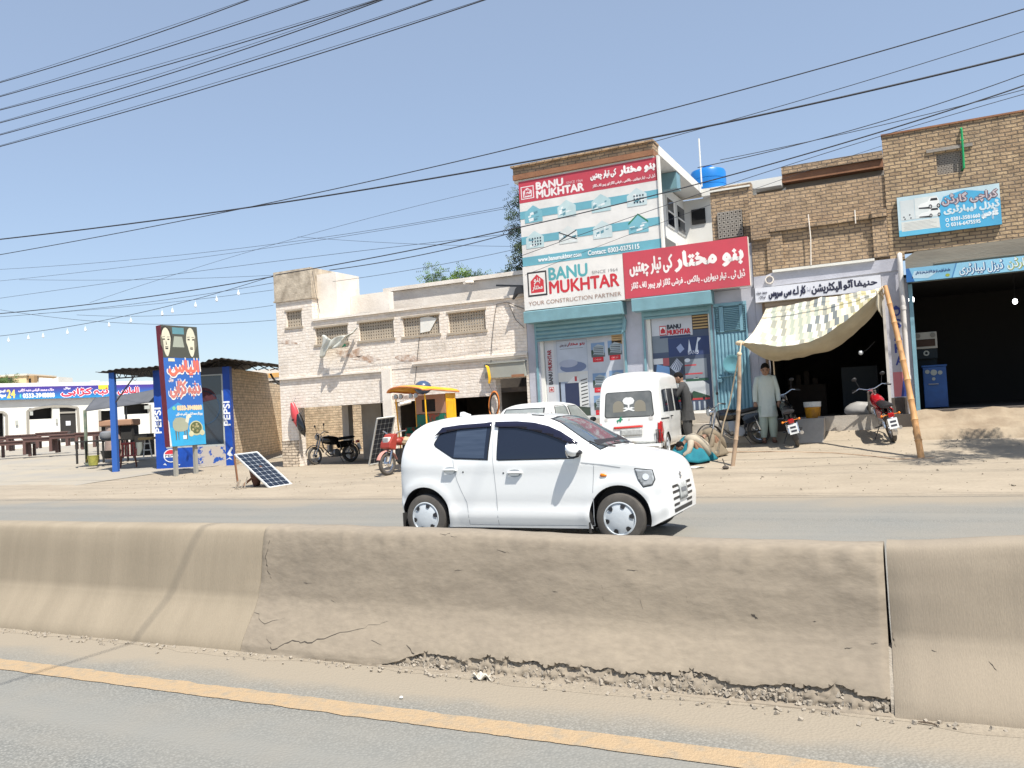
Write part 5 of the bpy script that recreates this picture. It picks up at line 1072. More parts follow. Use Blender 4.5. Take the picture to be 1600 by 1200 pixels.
mb = MB(); mb.box(-.24, .24, -.24, .22, .40, .44); mb.build('seat', CR, t, bevel=.02)
mb = MB()
for i in range(5): mb.box(-.22+i*.1, -.16+i*.1, .21, .24, .44, .82)
mb.box(-.24, .24, .205, .245, .82, .90); mb.build('backrest', CR, t, bevel=.01)
for sx in (-1, 1):
    mb = MB(); mb.tube([(sx*.26, .2, .66), (sx*.28, 0, .68), (sx*.28, -.22, .64), (sx*.27, -.24, .4)], .025, 8); mb.build('armrest', CR, t, smooth=True)
    for sy in (-1, 1): mb = MB(); mb.tube([(sx*.22, sy*.2, .42), (sx*.27, sy*.25, 0)], [.03, .02], 8); mb.build('leg', P('leg_brown', 110, 70, 55), t, smooth=True)
q = lpt(146, 727, 31); t = thing('flower_pot', 'yellow green plastic pot beside the green post', 'pot', q)
mb = MB(); mb.lathe([(.0005, 0), (.15, 0), (.2, .34), (.21, .36), (.19, .36), (.14, .05), (.0005, .05)], (0, 0, 0), 'z', 18); mb.build('pot', mat('pot_yellow', lin((.74, .72, .36)), .6, lin((.5, .52, .25)), 6, .8), t, smooth=True)
mb = MB(); random.seed(2)
for i in range(26): a_ = random.random()*6.28; mb.tube([(-.1, 0, .1), (-.1+.14*math.cos(a_), .1*math.sin(a_), .25), (-.12+.2*math.cos(a_), .16*math.sin(a_), .1+random.random()*.2)], [.006, .012, .003], 4)
mb.build('plant', P('dry_leaf', 150, 130, 50), t)
q = lpt(220, 712, 33.5); t = thing('black_box', 'black box cabinet standing behind the red chair', 'box', q, KR); mb = MB(); mb.box(-.4, .35, 0, .5, 0, .95-.1); mb.build('case', MATS['room_dark'], t, bevel=.01); mb = MB(); mb.box(-.42, .37, -.02, .52, .851, .87); mb.build('lid', MATS['dark_steel'], t)
q = lpt(174, 716, 32.6); t = thing('black_tub', 'low black tub on the ground below the work table', 'tub', q); mb = MB(); mb.lathe([(.0005, 0), (.3, 0), (.38, .3), (.36, .3), (.28, .03), (.0005, .03)], (0, 0, 0), 'z', 18); mb.build('tub', MATS['black_plastic'], t, smooth=True)
q = lpt(231, 716, 32.5); t = thing('scale_stand', 'white metal stand carrying a shallow wooden tray beside the kiosk', 'stand', q, KR)
for sx in (-.14, .14): mb = MB(); mb.beam((sx*1.2, 0, 0), (sx*.6, 0, .72), .035, .035); mb.build('leg', MATS['white_wall'], t)
mb = MB(); mb.box(-.16, .16, -.02, .02, .3, .34); mb.box(-.13, .13, -.02, .02, .55, .6); mb.build('brace', MATS['white_wall'], t)
mb = MB(); mb.box(-.26, .26, -.2, .2, .72, .82); mb.build('tray', P('tray_wood', 180, 150, 100), t, bevel=.01)
# ---- solar panels
def solar(name, label, LL, LR, UL, loc_z, nx, ny, support):
    p1, p2 = LL, LR; d = FWD + RGT*((UL[0]-800)/FPX) - UPV*((UL[1]-600)/FPX); e = (p2-p1)
    t_ = (p1-CAMP).dot(e)/d.dot(e); p3 = CAMP+d*t_
    V_ = p3-p1; w_, h_ = e.length, V_.length; ex, ey = e.normalized(), V_.normalized(); n_ = ex.cross(ey)
    if n_.dot(CAMP-p1) < 0: n_ = -n_
    t = thing(name, label, 'solar panel', p1, 0, 'solar panels standing in the sun'); O = Vector((0, 0, 0))
    mb = MB(); f = .03
    def bar(a, b, c_, d_): mb.prism([(a, b), (c_, b), (c_, d_), (a, d_)], O, ex, ey, -n_*.035)
    bar(0, 0, w_, f); bar(0, h_-f, w_, h_); bar(0, f, f, h_-f); bar(w_-f, f, w_, h_-f); mb.build('frame', P('alu_white', 205, 206, 202, rough=.4), t)
    mb = MB(); mb.prism([(f, f), (w_-f, f), (w_-f, h_-f), (f, h_-f)], -n_*.012, ex, ey, -n_*.01); mb.build('glass', mat('solar_backing', (.30, .33, .36), .4), t)
    mb = MB(); cw, ch = (w_-2*f-.02)/nx, (h_-2*f-.02)/ny; g = min(cw, ch)*.035; k = min(cw, ch)*.13
    for i in range(nx):
        for j in range(ny):
            a, b = f+.01+i*cw+g, f+.01+j*ch+g; c_, d_ = a+cw-2*g, b+ch-2*g
            mb.add([-n_*.0105+ex*x+ey*y for x, y in ((a+k, b), (c_-k, b), (c_, b+k), (c_, d_-k), (c_-k, d_), (a+k, d_), (a, d_-k), (a, b+k))], [tuple(range(8))])
    mb.build('cells', mat('solar_cell', (.010, .016, .032), .30, (.016, .026, .045), 2, .8, spec=.3), t)
    return t, p1, p3, ex, ey, n_, w_, h_
t, p1, p3, ex, ey, n_, w_, h_ = solar('solar_panel', 'solar panel lying aslant on a brown stand beside the kiosk', ong(421, 762), ong(457, 756), (366, 709.5), 0, 4, 9, 1)
a = p1+ey*(h_*.66)+ex*(w_*.5)-n_*.12; g_ = gz(a.x, a.y)
mb = MB(); q = a-p1; gg = g_-p1.z
mb.loft([[Vector((q.x+.17*math.cos(k*.7854)*s_, q.y+.13*math.sin(k*.7854)*s_, gg+z+.05*math.cos(k*.7854))) for k in range(8)] for z, s_ in ((0, .5), (.08, .6), (.2, .85), (.42, 1.1), (max(.44, q.z-gg-.22), .8))]); mb.build('stand_drum', mat('rust_brown', (.16, .07, .045), .85, (.09, .045, .03), 6, .8), t, smooth=60)
b_ = p3-p1; mb = MB(); mb.beam((b_.x, b_.y, b_.z-.03), (b_.x+.02, b_.y+.06, gg+.01), .035, .035); mb.beam((q.x-.2, q.y-.25, gg+.05), (q.x+.05, q.y, gg+.3), .05, .05); mb.build('strut', MATS['rust_tile'], t)
q = ong(371, 765); mb = MB(); random.seed(6)
for i in range(4):
    x, y = q.x+random.uniform(-.12, .2), q.y+random.uniform(-.1, .12); mb.beam((x, y, q.z+.0), (x+.06, y+.05, q.z+.28-.05*i), .05, .03)
single('wood_offcuts', 'short broken boards propped at the foot of the aslant solar panel', 'boards', mb, MATS['rubble'], (q.x, q.y, q.z))
t, p1, p3, ex, ey, n_, w_, h_ = solar('solar_panel', 'upright solar panel leaning beside the yellow rickshaw', atD(576.3, 727.5, 23.2), atD(604.5, 722.7, 23.6), (589.4, 654), 0, 4, 9, 1)
mb = MB(); c_ = ey*(h_*.7)+ex*(w_*.5)-n_*.04; back = Vector((n_.x, n_.y, 0)).normalized(); gq = p1+c_-back*.5; mb.beam(c_, Vector((c_.x-back.x*.5, c_.y-back.y*.5, gz(gq.x, gq.y)-p1.z)), .04, .04); mb.build('prop', MATS['rust_brown'] if 'rust_brown' in MATS else MATS['dark_steel'], t)
# ---- far things at the left edge
def far_block(name, label, pts, D_, depth, m, z0, cat='building'):
    a = atD(*pts[0], D_); b = atD(*pts[1], D_); w_ = (b-a).length
    t = thing(name, label, cat, (a.x, a.y, z0), KR); return t, w_, a.z-z0
t, w_, h_ = far_block('tan_house', 'tan flat roofed house rising behind the restaurant banner', ((15, 586), (50, 586)), 95, 6, None, .6)
TAN = P('wall_tan', 226, 202, 158); mb = MB(); mb.box(-5, w_*.74, 0, 6, 0, h_-.15); mb.build('wall', TAN, t); mb = MB(); mb.box(-5.1, w_*.8, -.15, 6.1, h_-.149, h_+.05); mb.build('roof_slab', P('slab_pale', 214, 206, 190), t); mb = MB(); mb.box(w_*.74, w_*1.02, .3, 5, 0, h_-.16); mb.build('wing', P('wall_tan_dark', 170, 140, 100), t)
mb = MB(); mb.box(w_*.8, w_*.88, .2, .29, h_-2.4, h_-.5); mb.build('window', MATS['dark'], t); mb = MB(); mb.box(-3, .3, -.02, -.001, h_-1.6, h_-.3); mb.build('shaded_opening', MATS['room_brown'], t)
t, w_, h_ = far_block('white_roof', 'white uneven parapet showing above the restaurant banner', ((56, 592), (91, 594)), 92, 4, None, .6)
mb = MB(); mb.prism([(0, 0), (w_, 0), (w_, h_+.1), (w_*.9, h_), (w_*.6, h_-.15), (w_*.45, h_-.1), (w_*.3, h_-.3), (w_*.15, h_+.12), (w_*.05, h_-.4)], (0, 0, 0), (1, 0, 0), (0, 0, 1), (0, 3, 0)); mb.build('parapet', MATS['white_wall'], t)
mb = MB(); mb.tube([(w_*.12, -.1, h_-.3), (w_*.12, -.1, h_+.3)], .05, 6); mb.build('pipe', MATS['dark_steel'], t)
t, w_, h_ = far_block('roof_cooler', 'small pale cooler box standing on the restaurant roof', ((142, 595), (151, 595)), 66, 1, None, 4.6, 'cooler')
mb = MB(); mb.box(0, w_, 0, .5, 0, max(.3, h_)); mb.build('case', MATS['white_wall'], t); mb = MB(); mb.box(.05, w_-.05, -.02, -.001, .05, max(.25, h_-.15)); mb.build('vent', P('cool_green', 110, 130, 100), t)
q = atD(214, 600, 66); mb = MB(); mb.tube([(q.x-1.2, q.y, 4.6), (q.x, q.y, q.z+.4)], .03, 5); mb.tube([(q.x-.6, q.y, q.z+.5), (q.x+.9, q.y, 4.75)], .03, 5)
single('roof_antenna', 'thin slanting metal antenna on the restaurant roof', 'antenna', mb, MATS['steel'], (q.x, q.y, 4.6))
# ================================================================== vehicles
def smooth_tab(tab, n=240, it=6):
    x0, x1 = tab[0][0], tab[-1][0]; xs = [x0+(x1-x0)*i/(n-1) for i in range(n)]; ys = [lerp(tab, x) for x in xs]
    for _ in range(it): ys = [ys[0]]+[(ys[i-1]+2*ys[i]+ys[i+1])/4 for i in range(1, n-1)]+[ys[-1]]
    return list(zip(xs, ys))
def shell(top, bot, hw, belt, tum, topz, wheels, r_arch, endp=(5, 3.2), rc=.16, n2=2.7, ns=110, flare=.018, groove=None, stations=None, nose_w=(.80, .84)):
    """car body: x along the length, y across, z up. Returns verts grid and faces"""
    top, bot = smooth_tab(top), smooth_tab(bot, it=3); x0, x1 = top[0][0], top[-1][0]; xm, hl = (x0+x1)/2, (x1-x0)/2
    xs = []
    for i in range(ns):
        t = -math.cos(math.pi*i/(ns-1)); t = math.copysign(abs(t)**.9, t); xs.append(xm+hl*t)
    rings = []
    for x in xs:
        zt, zb = lerp(top, x), lerp(bot, x); e = (x-xm)/hl
        nw = nose_w[0] if e < 0 else nose_w[1]; pw = endp[0] if e < 0 else endp[1]
        plan = nw+(1-nw)*(1-min(1, abs(e))**pw)**.5
        W0 = hw*plan
        def W(z):
            k = 1-tum*max(0, (z-belt)/(topz-belt))**1.15 if z > belt else 1-.035*((belt-z)/(belt-zb+.001))**2*0
            w_ = W0*k
            # rocker tucks in, soft ridge above it
            w_ -= .045*sstep(zb+.16, zb-.02, z)
            w_ -= .012*math.exp(-((z-(zb+.27))/.07)**2)
            w_ += .008*math.exp(-((z-(belt-.10))/.05)**2)
            for wx, wz in wheels:
                d = math.hypot(x-wx, z-wz)
                if d < r_arch+.16: w_ += flare*math.exp(-((d-r_arch-.035)/.05)**2)
            return w_
        ring = [(x, 0, zb)]; ring += [(x, W(zb)*q, zb) for q in (.35, .7, .93)]
        r_ = min(rc, (zt-zb)*.42); zs = zt-r_; m_ = 22
        ring += [(x, W(zb+(zs-zb)*(i/m_)), zb+(zs-zb)*(i/m_)) for i in range(m_+1)]
        for i in range(1, 15):
            a = math.pi/2*i/15; z = zs+r_*math.sin(a)**(2/n2); ring.append((x, W(z)*math.cos(a)**(2/n2), z))
        ring.append((x, 0, zt)); rings.append(ring)
    full = []
    for r in rings: full.append([Vector(p) for p in r]+[Vector((p[0], -p[1], p[2])) for p in r[-2:0:-1]])
    mb = MB(); mb.loft(full); return mb
def carve(o, wheels, r, hw, depth=.24):
    """cut the wheel arches"""
    for wx, wz in wheels:
        for sy in (-1, 1):
            c = MB(); c.tube([(wx, sy*hw-depth, wz), (wx, sy*hw+depth, wz)], r, 48)
            co = c.build('cutter', MATS['black_plastic'], o.parent); m = o.modifiers.new('b', 'BOOLEAN'); m.operation = 'DIFFERENCE'; m.object = co; m.solver = 'EXACT'
            try: m.material_mode = 'TRANSFER'
            except Exception: pass
    bpy.context.view_layer.update(); dg = bpy.context.evaluated_depsgraph_get(); ev = o.evaluated_get(dg); me = bpy.data.meshes.new_from_object(ev)
    cut = [m.object for m in o.modifiers]; o.modifiers.clear(); o.data = me
    for c in cut: bpy.data.objects.remove(c)
    me.shade_smooth(); me.set_sharp_from_angle(angle=R(32))
def bvh_of(o):
    bm = bmesh.new(); bm.from_mesh(o.data); t = BVHTree.FromBMesh(bm); bm.free(); return t
def skin_patch(bvh, outline, axis, sign, off=.005, cell=.05, thick=0, src=3.0):
    """polygon (a, b) projected onto the body. axis 'y': (a, b) = (x, z) seen from the side; 'x': (a, b) = (y, z); 'z': (x, y)"""
    bm = bmesh.new()
    f3 = {'y': lambda a, b: Vector((a, 0, b)), 'x': lambda a, b: Vector((0, a, b)), 'z': lambda a, b: Vector((a, b, 0))}[axis]
    bm.faces.new([bm.verts.new(f3(a, b)) for a, b in outline])
    us = {'y': (0, 2), 'x': (1, 2), 'z': (0, 1)}[axis]
    for k in us:
        lo = min(v.co[k] for v in bm.verts); hi = max(v.co[k] for v in bm.verts); n = int((hi-lo)/cell)
        for i in range(1, n+1):
            p = Vector((0, 0, 0)); p[k] = lo+(hi-lo)*i/(n+1); nn = Vector((0, 0, 0)); nn[k] = 1
            bmesh.ops.bisect_plane(bm, geom=bm.verts[:]+bm.edges[:]+bm.faces[:], plane_co=p, plane_no=nn)
    ka = {'y': 1, 'x': 0, 'z': 2}[axis]; bm.verts.index_update(); vs = []
    for v in bm.verts:
        o = v.co.copy(); o[ka] = sign*src; d = Vector((0, 0, 0)); d[ka] = -sign
        h, nn, _, _ = bvh.ray_cast(o, d)
        if h is None: h = bvh.find_nearest(v.co+Vector([0 if k != ka else sign*.7 for k in range(3)]))[0]; nn = Vector([0 if k != ka else sign for k in range(3)])
        if nn.dot(d) > 0: nn = -nn
        vs.append(h+nn*off)
    fs = [tuple(v.index for v in f.verts) for f in bm.faces]; bm.free()
    return vs, fs
def patch(name, bvh, outline, axis, sign, m, parent, off=.005, cell=.05, thick=0, smooth=True, label=None):
    vs, fs = skin_patch(bvh, outline, axis, sign, off, cell); mb = MB(); mb.add(vs, fs)
    return mb.build(name, m, parent, smooth=50, label=label, solid=thick)
def band(pts, w_):
    """thin outline strip around a polyline (a, b)"""
    L_, R_ = [], []
    for i, p in enumerate(pts):
        a = Vector(pts[max(0, i-1)]); b = Vector(pts[min(len(pts)-1, i+1)]); d = (b-a).normalized(); n = Vector((-d.y, d.x))*w_/2
        L_.append(tuple(Vector(p)+n)); R_.append(tuple(Vector(p)-n))
    return L_+R_[::-1]
def arc(cx, cy, r, a0, a1, n=8): return [(cx+r*math.cos(R(a0+(a1-a0)*i/n)), cy+r*math.sin(R(a0+(a1-a0)*i/n))) for i in range(n+1)]
def wheel(parent, x, y, r, w_, side, spoked=False, cap='alloy', steer=0, tyre_m='tyre_dusty'):
    e = MB(); e.lathe([(r*.66, -w_/2), (r*.82, -w_/2-.002), (r*.95, -w_/2+.012), (r, -w_/2+.04), (r, w_/2-.04), (r*.95, w_/2-.012), (r*.82, w_/2+.002), (r*.66, w_/2), (r*.62, w_/2-.03), (r*.62, -w_/2+.03), (r*.66, -w_/2)], (0, 0, 0), 'y', 40)
    wo = e.build('wheel', MATS[tyre_m], parent, smooth=True); wo.location = (x, y, r); wo.rotation_euler.z = steer
    f = MB(); s_ = side
    f.lathe([(r*.66, s_*(w_/2-.01)), (r*.66, s_*(w_/2+.0)), (r*.62, s_*(w_/2+.004)), (r*.60, s_*(w_/2-.012)), (r*.42, s_*(w_/2+.006)), (r*.2, s_*(w_/2+.012)), (.0005, s_*(w_/2+.014))], (0, 0, 0), 'y', 40)
    ro = f.build('rim', P('rim_silver', 190, 196, 200, rough=.35), wo, smooth=True)
    h = MB()
    for k in range(6):
        a = R(60*k+12); c = Vector((math.cos(a), 0, math.sin(a))); t_ = Vector((-c.z, 0, c.x)); o = Vector((0, s_*(w_/2+.0095), 0))
        P4 = [(.44, -.07), (.57, -.11), (.585, 0), (.57, .11), (.44, .07), (.41, 0)]
        h.add([o+c*(r*p)+t_*(r*q)+Vector((0, s_*(.004 if p < .5 else -.006), 0)) for p, q in P4], [tuple(range(6))])
    v_ = h.build('rim_opening', MATS['black_plastic'], ro); return wo
# ------------------------------------------------------------------ the white hatchback
RAX, CY, HW = -5.42, 9.43, .737
alto = thing('hatchback_car', 'shiny white hatchback driving past behind the barrier', 'car', (RAX, CY, .006))
top = [(-.385, .50), (-.38, .80), (-.36, 1.03), (-.31, 1.23), (-.22, 1.36), (-.08, 1.435), (.12, 1.468), (.5, 1.482), (.95, 1.478), (1.3, 1.462), (1.55, 1.43), (1.72, 1.375), (2.28, 1.04), (2.36, 1.015), (2.55, .99), (2.75, .95), (2.87, .89), (2.945, .80), (2.975, .66), (2.985, .5)]
bot = [(-.385, .32), (-.3, .22), (.0, .17), (.4, .165), (2.0, .165), (2.5, .17), (2.8, .19), (2.985, .28)]
wh = [(0, .30), (2.46, .30)]
body = shell(top, bot, HW, .98, .21, 1.478, wh, .345, rc=.13, flare=.012, endp=(9, 3.4), n2=3.0, nose_w=(.84, .84))
ab = body.build('body', [MATS['white_paint'], MATS['black_plastic']], alto, smooth=True)
bv = bvh_of(ab); carve(ab, wh, .345, HW)
mb = MB(); mb.box(.5, 1.9, -.6, .6, .18, .3); mb.box(-.30, 2.85, -.45, .45, .2, .7); mb.build('underbody', MATS['black_plastic'], alto)
# near side is -y
rw = [(.165, 1.155), (.175, 1.185), (.245, 1.29), (.27, 1.305), (.5, 1.325), (.90, 1.335), (.905, 1.3), (.885, .962), (.46, .985), (.43, .992), (.19, 1.125)]
fw = [(1.015, 1.335), (1.25, 1.33), (1.45, 1.305), (1.62, 1.262), (1.78, 1.195), (1.93, 1.115), (2.02, 1.055), (2.05, 1.03), (2.02, .975), (1.96, .955), (1.045, .955), (1.02, .965)]
TINT = mat('tinted_glass', (.012, .017, .032), .06, spec=.7)
for sg in (-1, 1):
    patch('window_seal', bv, [(a+(a-.55)*.045, b+(b-1.15)*.06) for a, b in rw], 'y', sg, MATS['black_plastic'], alto, .003)
    g = patch('rear_side_window', bv, rw, 'y', sg, TINT, alto, .006)
    q = patch('inner_pane', bv, [(.44, .995), (.455, 1.315), (.86, 1.33), (.85, .975)], 'y', sg, mat('tinted_glass_light', (.055, .075, .115), .12, (.03, .045, .075), 3, .9, stretch=(.5, 1, 6), spec=.6), alto, .0075); q.parent = g
    patch('window_seal', bv, [(a+(a-1.5)*.02, b+(b-1.15)*.06) for a, b in fw], 'y', sg, MATS['black_plastic'], alto, .003)
    g = patch('front_side_window', bv, fw, 'y', sg, TINT, alto, .006)
    # rain visors over the side glass
    for n_, pts in (('rear', [(.16, 1.25), (.255, 1.345), (.5, 1.368), (.925, 1.38), (.925, 1.335), (.5, 1.315), (.28, 1.285)]), ('front', [(.965, 1.38), (1.25, 1.375), (1.47, 1.35), (1.65, 1.305), (1.80, 1.24), (2.03, 1.10), (1.93, 1.10), (1.78, 1.165), (1.62, 1.225), (1.43, 1.275), (1.25, 1.31), (.975, 1.325)])):
        patch('rain_visor', bv, pts, 'y', sg, mat('visor_smoke', (.012, .012, .03), .12, spec=.6), alto, .022, thick=.004)
    # seams, as dark hairlines sunk in the paint
    SE = P('seam_grey', 158, 161, 164)
    for pts in ([(.945, 1.36), (.955, 1.0), (.965, .9), (.985, .55), (.985, .2)], [(2.20, .86), (2.175, .6), (2.165, .2)], [(.43, .965), (.44, .85), (.47, .72), (.53, .58), (.585, .46), (.60, .34), (.60, .2)], [(.60, .2), (.985, .195), (2.165, .2)]):
        vs, fs = skin_patch(bv, band(pts, .006), 'y', sg, .0022, .1); mb = MB(); mb.add(vs, fs); mb.build('seam', SE, alto)
    for hx, hz in ((.30, .845), (1.15, .80)):
        vs, fs = skin_patch(bv, arc(hx+.085, hz-.005, .045, 0, 360, 12)[:-1], 'y', sg, .002, .03); mb = MB(); mb.add([(v.x*1.0+(v.x-hx-.085)*.9, v.y, v.z) for v in vs], fs); mb.build('handle_cup', P('cup_grey', 160, 166, 170), alto)
        h_, _, _, _ = bv.ray_cast(Vector((hx+.08, sg*3, hz)), Vector((0, -sg, 0))); mb = MB(); mb.tube([(hx, h_.y, hz), (hx+.02, h_.y+sg*.03, hz+.006), (hx+.15, h_.y+sg*.03, hz+.006), (hx+.18, h_.y, hz)], .016, 10, flat=.8); mb.build('door_handle', MATS['white_paint'], alto, smooth=True)
    for lx, lz in ((.56, .82), (1.09, .80)): patch('lock_dot', bv, arc(lx, lz, .011, 0, 360, 8)[:-1], 'y', sg, MATS['dark_steel'], alto, .003)
    patch('side_indicator', bv, [(2.265, .755), (2.275, .775), (2.32, .772), (2.345, .755), (2.33, .74), (2.28, .738)], 'y', sg, P('amber', 235, 130, 25, rough=.3), alto, .006, thick=.006)
    # fender crease
    vs, fs = skin_patch(bv, band([(2.05, .90), (2.3, .87), (2.5, .835)], .008), 'y', sg, .0022, .1); mb = MB(); mb.add(vs, fs); mb.build('crease', SE, alto)
    # mirror
    mb = MB(); mb.ball((2.0, sg*.835, 1.045), .115, 20, sc=(.62, .85, .62)); mb.box(1.985, 2.05, sg*.70, sg*.78, .99, 1.02); 
    mi_ = mb.build('wing_mirror', MATS['white_paint'], alto, smooth=60)
    mb = MB(); mb.lathe([(.0005, -.004), (.085, -.004), (.08, .004), (.0005, .004)], (1.955, sg*.84, 1.045), 'x', 20); v_ = mb.build('mirror_glass', MATS['chrome'], alto, smooth=True); v_.parent = mi_
    mb = MB(); mb.ball((2.035, sg*.80, 1.015), .07, 14, sc=(.9, 1.1, .5)); v_ = mb.build('mirror_base', MATS['black_plastic'], alto, smooth=60); v_.parent = mi_
    # headlamp: wraps the corner
    hl_ = [(2.66, .815), (2.84, .795), (2.86, .70), (2.83, .645), (2.74, .625), (2.69, .70)]
    o_ = patch('headlight', bv, hl_, 'y', sg, mat('lamp_glass', (.25, .27, .28), .06, (.5, .52, .54), 14, .8, coat=1), alto, .006, .03, thick=.006)
    v_ = patch('lamp_surround', bv, [(a+(a-2.76)*.1, b+(b-.72)*.12) for a, b in hl_], 'y', sg, MATS['black_plastic'], alto, .003, .03); v_.parent = o_
    v_ = patch('bulb_reflector', bv, arc(2.77, .73, .035, 0, 360, 14)[:-1], 'y', sg, P('bulb_white', 225, 230, 235, rough=.2), alto, .0135, .02); v_.parent = o_
    # mud flaps
    mb = MB(); mb.box(2.10, 2.12, sg*.56, sg*.72, .12, .36); mb.build('mud_flap', MATS['black_rubber'], alto)
    mb = MB(); mb.box(-.34, -.325, sg*.56, sg*.70, .12, .33); mb.build('mud_flap', MATS['black_rubber'], alto)
    for wx, _ in wh: wheel(alto, wx, sg*(HW-.085), .28, .145, sg)
# windscreen and rear glass
ws = [(-.60, 1.035), (-.56, 1.16), (-.49, 1.30), (-.44, 1.385), (-.2, 1.405), (.2, 1.405), (.44, 1.385), (.49, 1.30), (.56, 1.16), (.60, 1.035), (.3, 1.065), (-.3, 1.065)]
wsg = patch('windscreen', bv, ws, 'x', 1, mat('windscreen_glass', (.07, .085, .10), .05, (.13, .15, .16), 1.3, .8, spec=.45, contrast=(.4, .6)), alto, .006, .04)
v_ = patch('screen_seal', bv, [(a*1.03, b+(b-1.2)*.06) for a, b in ws], 'x', 1, MATS['black_plastic'], alto, .003, .04); v_.parent = wsg
v_ = patch('dashboard_shade', bv, [(-.55, 1.07), (-.45, 1.13), (.3, 1.12), (.5, 1.15), (.55, 1.07), (.3, 1.09), (-.3, 1.09)], 'x', 1, MATS['black_plastic'], alto, .007, .04); v_.parent = wsg
mb = MB(); mb.tube([(2.30, -.25, 1.045), (2.22, -.55, 1.08), (2.12, -.62, 1.13)], .008, 6); mb.tube([(2.31, .2, 1.05), (2.24, -.1, 1.09)], .008, 6); mb.build('wiper', MATS['black_plastic'], alto)
patch('rear_window', bv, [(-.5, 1.0), (-.45, 1.33), (.45, 1.33), (.5, 1.0)], 'x', -1, MATS['glass_dark'], alto, .006)
for sg in (-1, 1): patch('tail_light', bv, [(sg*.50, .62), (sg*.60, .62), (sg*.59, .86), (sg*.51, .86)], 'x', -1, P('lamp_red', 170, 20, 25, rough=.2, coat=.6), alto, .008, thick=.006)
# nose: badge, intakes, number plate
for z, a in ((.60, .40), (.54, .42), (.47, .42), (.40, .40)):
    for s0, s1 in ((-a, -.17), (.17, a)): patch('grille_slot', bv, [(s0, z), (s1, z), (s1*.98, z-.028), (s0*.98, z-.028)], 'x', 1, MATS['black_plastic'], alto, .004, .05)
patch('air_intake', bv, [(-.40, .345), (.40, .345), (.36, .265), (-.36, .265)], 'x', 1, MATS['black_plastic'], alto, .004, .05)
pl = patch('number_plate', bv, [(-.16, .60), (.16, .60), (.16, .42), (-.16, .42)], 'x', 1, mat('plate_worn', lin((.72, .73, .72)), .5, lin((.5, .5, .5)), 14, .6), alto, .014, thick=.006)
v_ = patch('plate_mark', bv, [(-.11, .55), (.10, .545), (.10, .50), (-.11, .505)], 'x', 1, P('plate_grey', 110, 112, 115), alto, .0215); v_.parent = pl
patch('badge', bv, [(-.035, .70), (.0, .725), (.035, .705), (.01, .69), (.035, .67), (0, .645), (-.035, .665), (-.008, .682)], 'x', 1, MATS['chrome'], alto, .008, .03, thick=.004)
mb = MB(); mb.prism([(.15, 1.475), (.30, 1.477), (.30, 1.49), (.2, 1.53), (.16, 1.525)], (0, -.02, 0), (1, 0, 0), (0, 0, 1), (0, .04, 0)); mb.build('roof_aerial', MATS['white_paint'], alto, bevel=.008)
mb = MB(); mb.tube([(1.36, -.44, 1.452), (1.52, -.46, 1.435)], .008, 6); mb.build('roof_trim', MATS['black_plastic'], alto)
# ------------------------------------------------------------------ white van seen from behind
p = atD(979, 707, 17.6); van = thing('van', 'white high roof van parked nose in, white emblem on its rear window', 'van', (p.x+.10, p.y, gz(p.x, p.y+1)-.03), R(90+4.5))
VT = [(0, .75), (.012, 1.1), (.04, 1.45), (.10, 1.62), (.22, 1.76), (.40, 1.84), (.75, 1.875), (1.8, 1.885), (2.2, 1.86), (2.45, 1.78), (2.62, 1.6), (2.95, 1.12), (3.12, .92), (3.17, .6)]
VB = [(0, .40), (.12, .30), (.5, .24), (2.7, .24), (3.0, .28), (3.17, .36)]
vwh = [(.62, .27), (2.46, .27)]
body = shell(VT, VB, .69, .95, .13, 1.885, vwh, .30, endp=(6, 4), rc=.17, n2=2.6, nose_w=(.90, .86), flare=.010)
vb = body.build('body', [MATS['van_white'], MATS['black_plastic']], van, smooth=True); bv = bvh_of(vb); carve(vb, vwh, .285, .69)
mb = MB(); mb.box(.1, 3.0, -.42, .42, .26, .8); mb.build('underbody', MATS['black_plastic'], van)
VG = mat('van_glass', (.10, .105, .10), .07, (.20, .20, .19), 2.2, .8, spec=.8)
rwv = [(-.50, .98)]+arc(-.46, .96, .04, 200, 270, 3)+arc(.46, .96, .04, 270, 350, 3)+arc(.42, 1.37, .06, 0, 90, 4)+arc(-.42, 1.37, .06, 90, 175, 4)
rwv = arc(-.46, .97, .05, 180, 270, 4)+arc(.46, .97, .05, 270, 360, 4)+arc(.42, 1.37, .06, 0, 90, 4)+arc(-.42, 1.37, .06, 90, 180, 4)
g = patch('rear_window', bv, rwv, 'x', -1, VG, van, .006, .04)
v_ = patch('window_seal', bv, [(a*1.035, b+(b-1.18)*.06) for a, b in rwv], 'x', -1, MATS['black_plastic'], van, .003, .04); v_.parent = g
for yy in (-.24, .22): v_ = patch('seat_shape', bv, arc(yy, 1.14, .12, 0, 180, 8)+[(yy-.12, 1.02), (yy+.12, 1.02)], 'x', -1, P('seat_dim', 128, 124, 112), van, .008, .04); v_.parent = g
EM = P('emblem_white', 220, 222, 220)
emb = [[(-.03, 1.17), (-.10, 1.19), (-.125, 1.25), (-.10, 1.30), (-.05, 1.325), (0, 1.32), (.05, 1.325), (.10, 1.30), (.125, 1.25), (.10, 1.19), (.03, 1.17)], [(-.018, 1.18), (-.018, 1.10), (.018, 1.10), (.018, 1.18)], [(-.13, 1.10), (-.06, 1.12), (.06, 1.075), (.13, 1.045), (.10, 1.03), (0, 1.06), (-.08, 1.085)], [(.13, 1.10), (.06, 1.12), (-.06, 1.075), (-.13, 1.045), (-.10, 1.03), (0, 1.06), (.08, 1.085)]]
mb = MB()
for i, e_ in enumerate(emb): vs, fs = skin_patch(bv, e_, 'x', -1, .0105+i*.0004, .05); mb.add(vs, fs)
mb.build('emblem', EM, van, fixn=False).parent = g
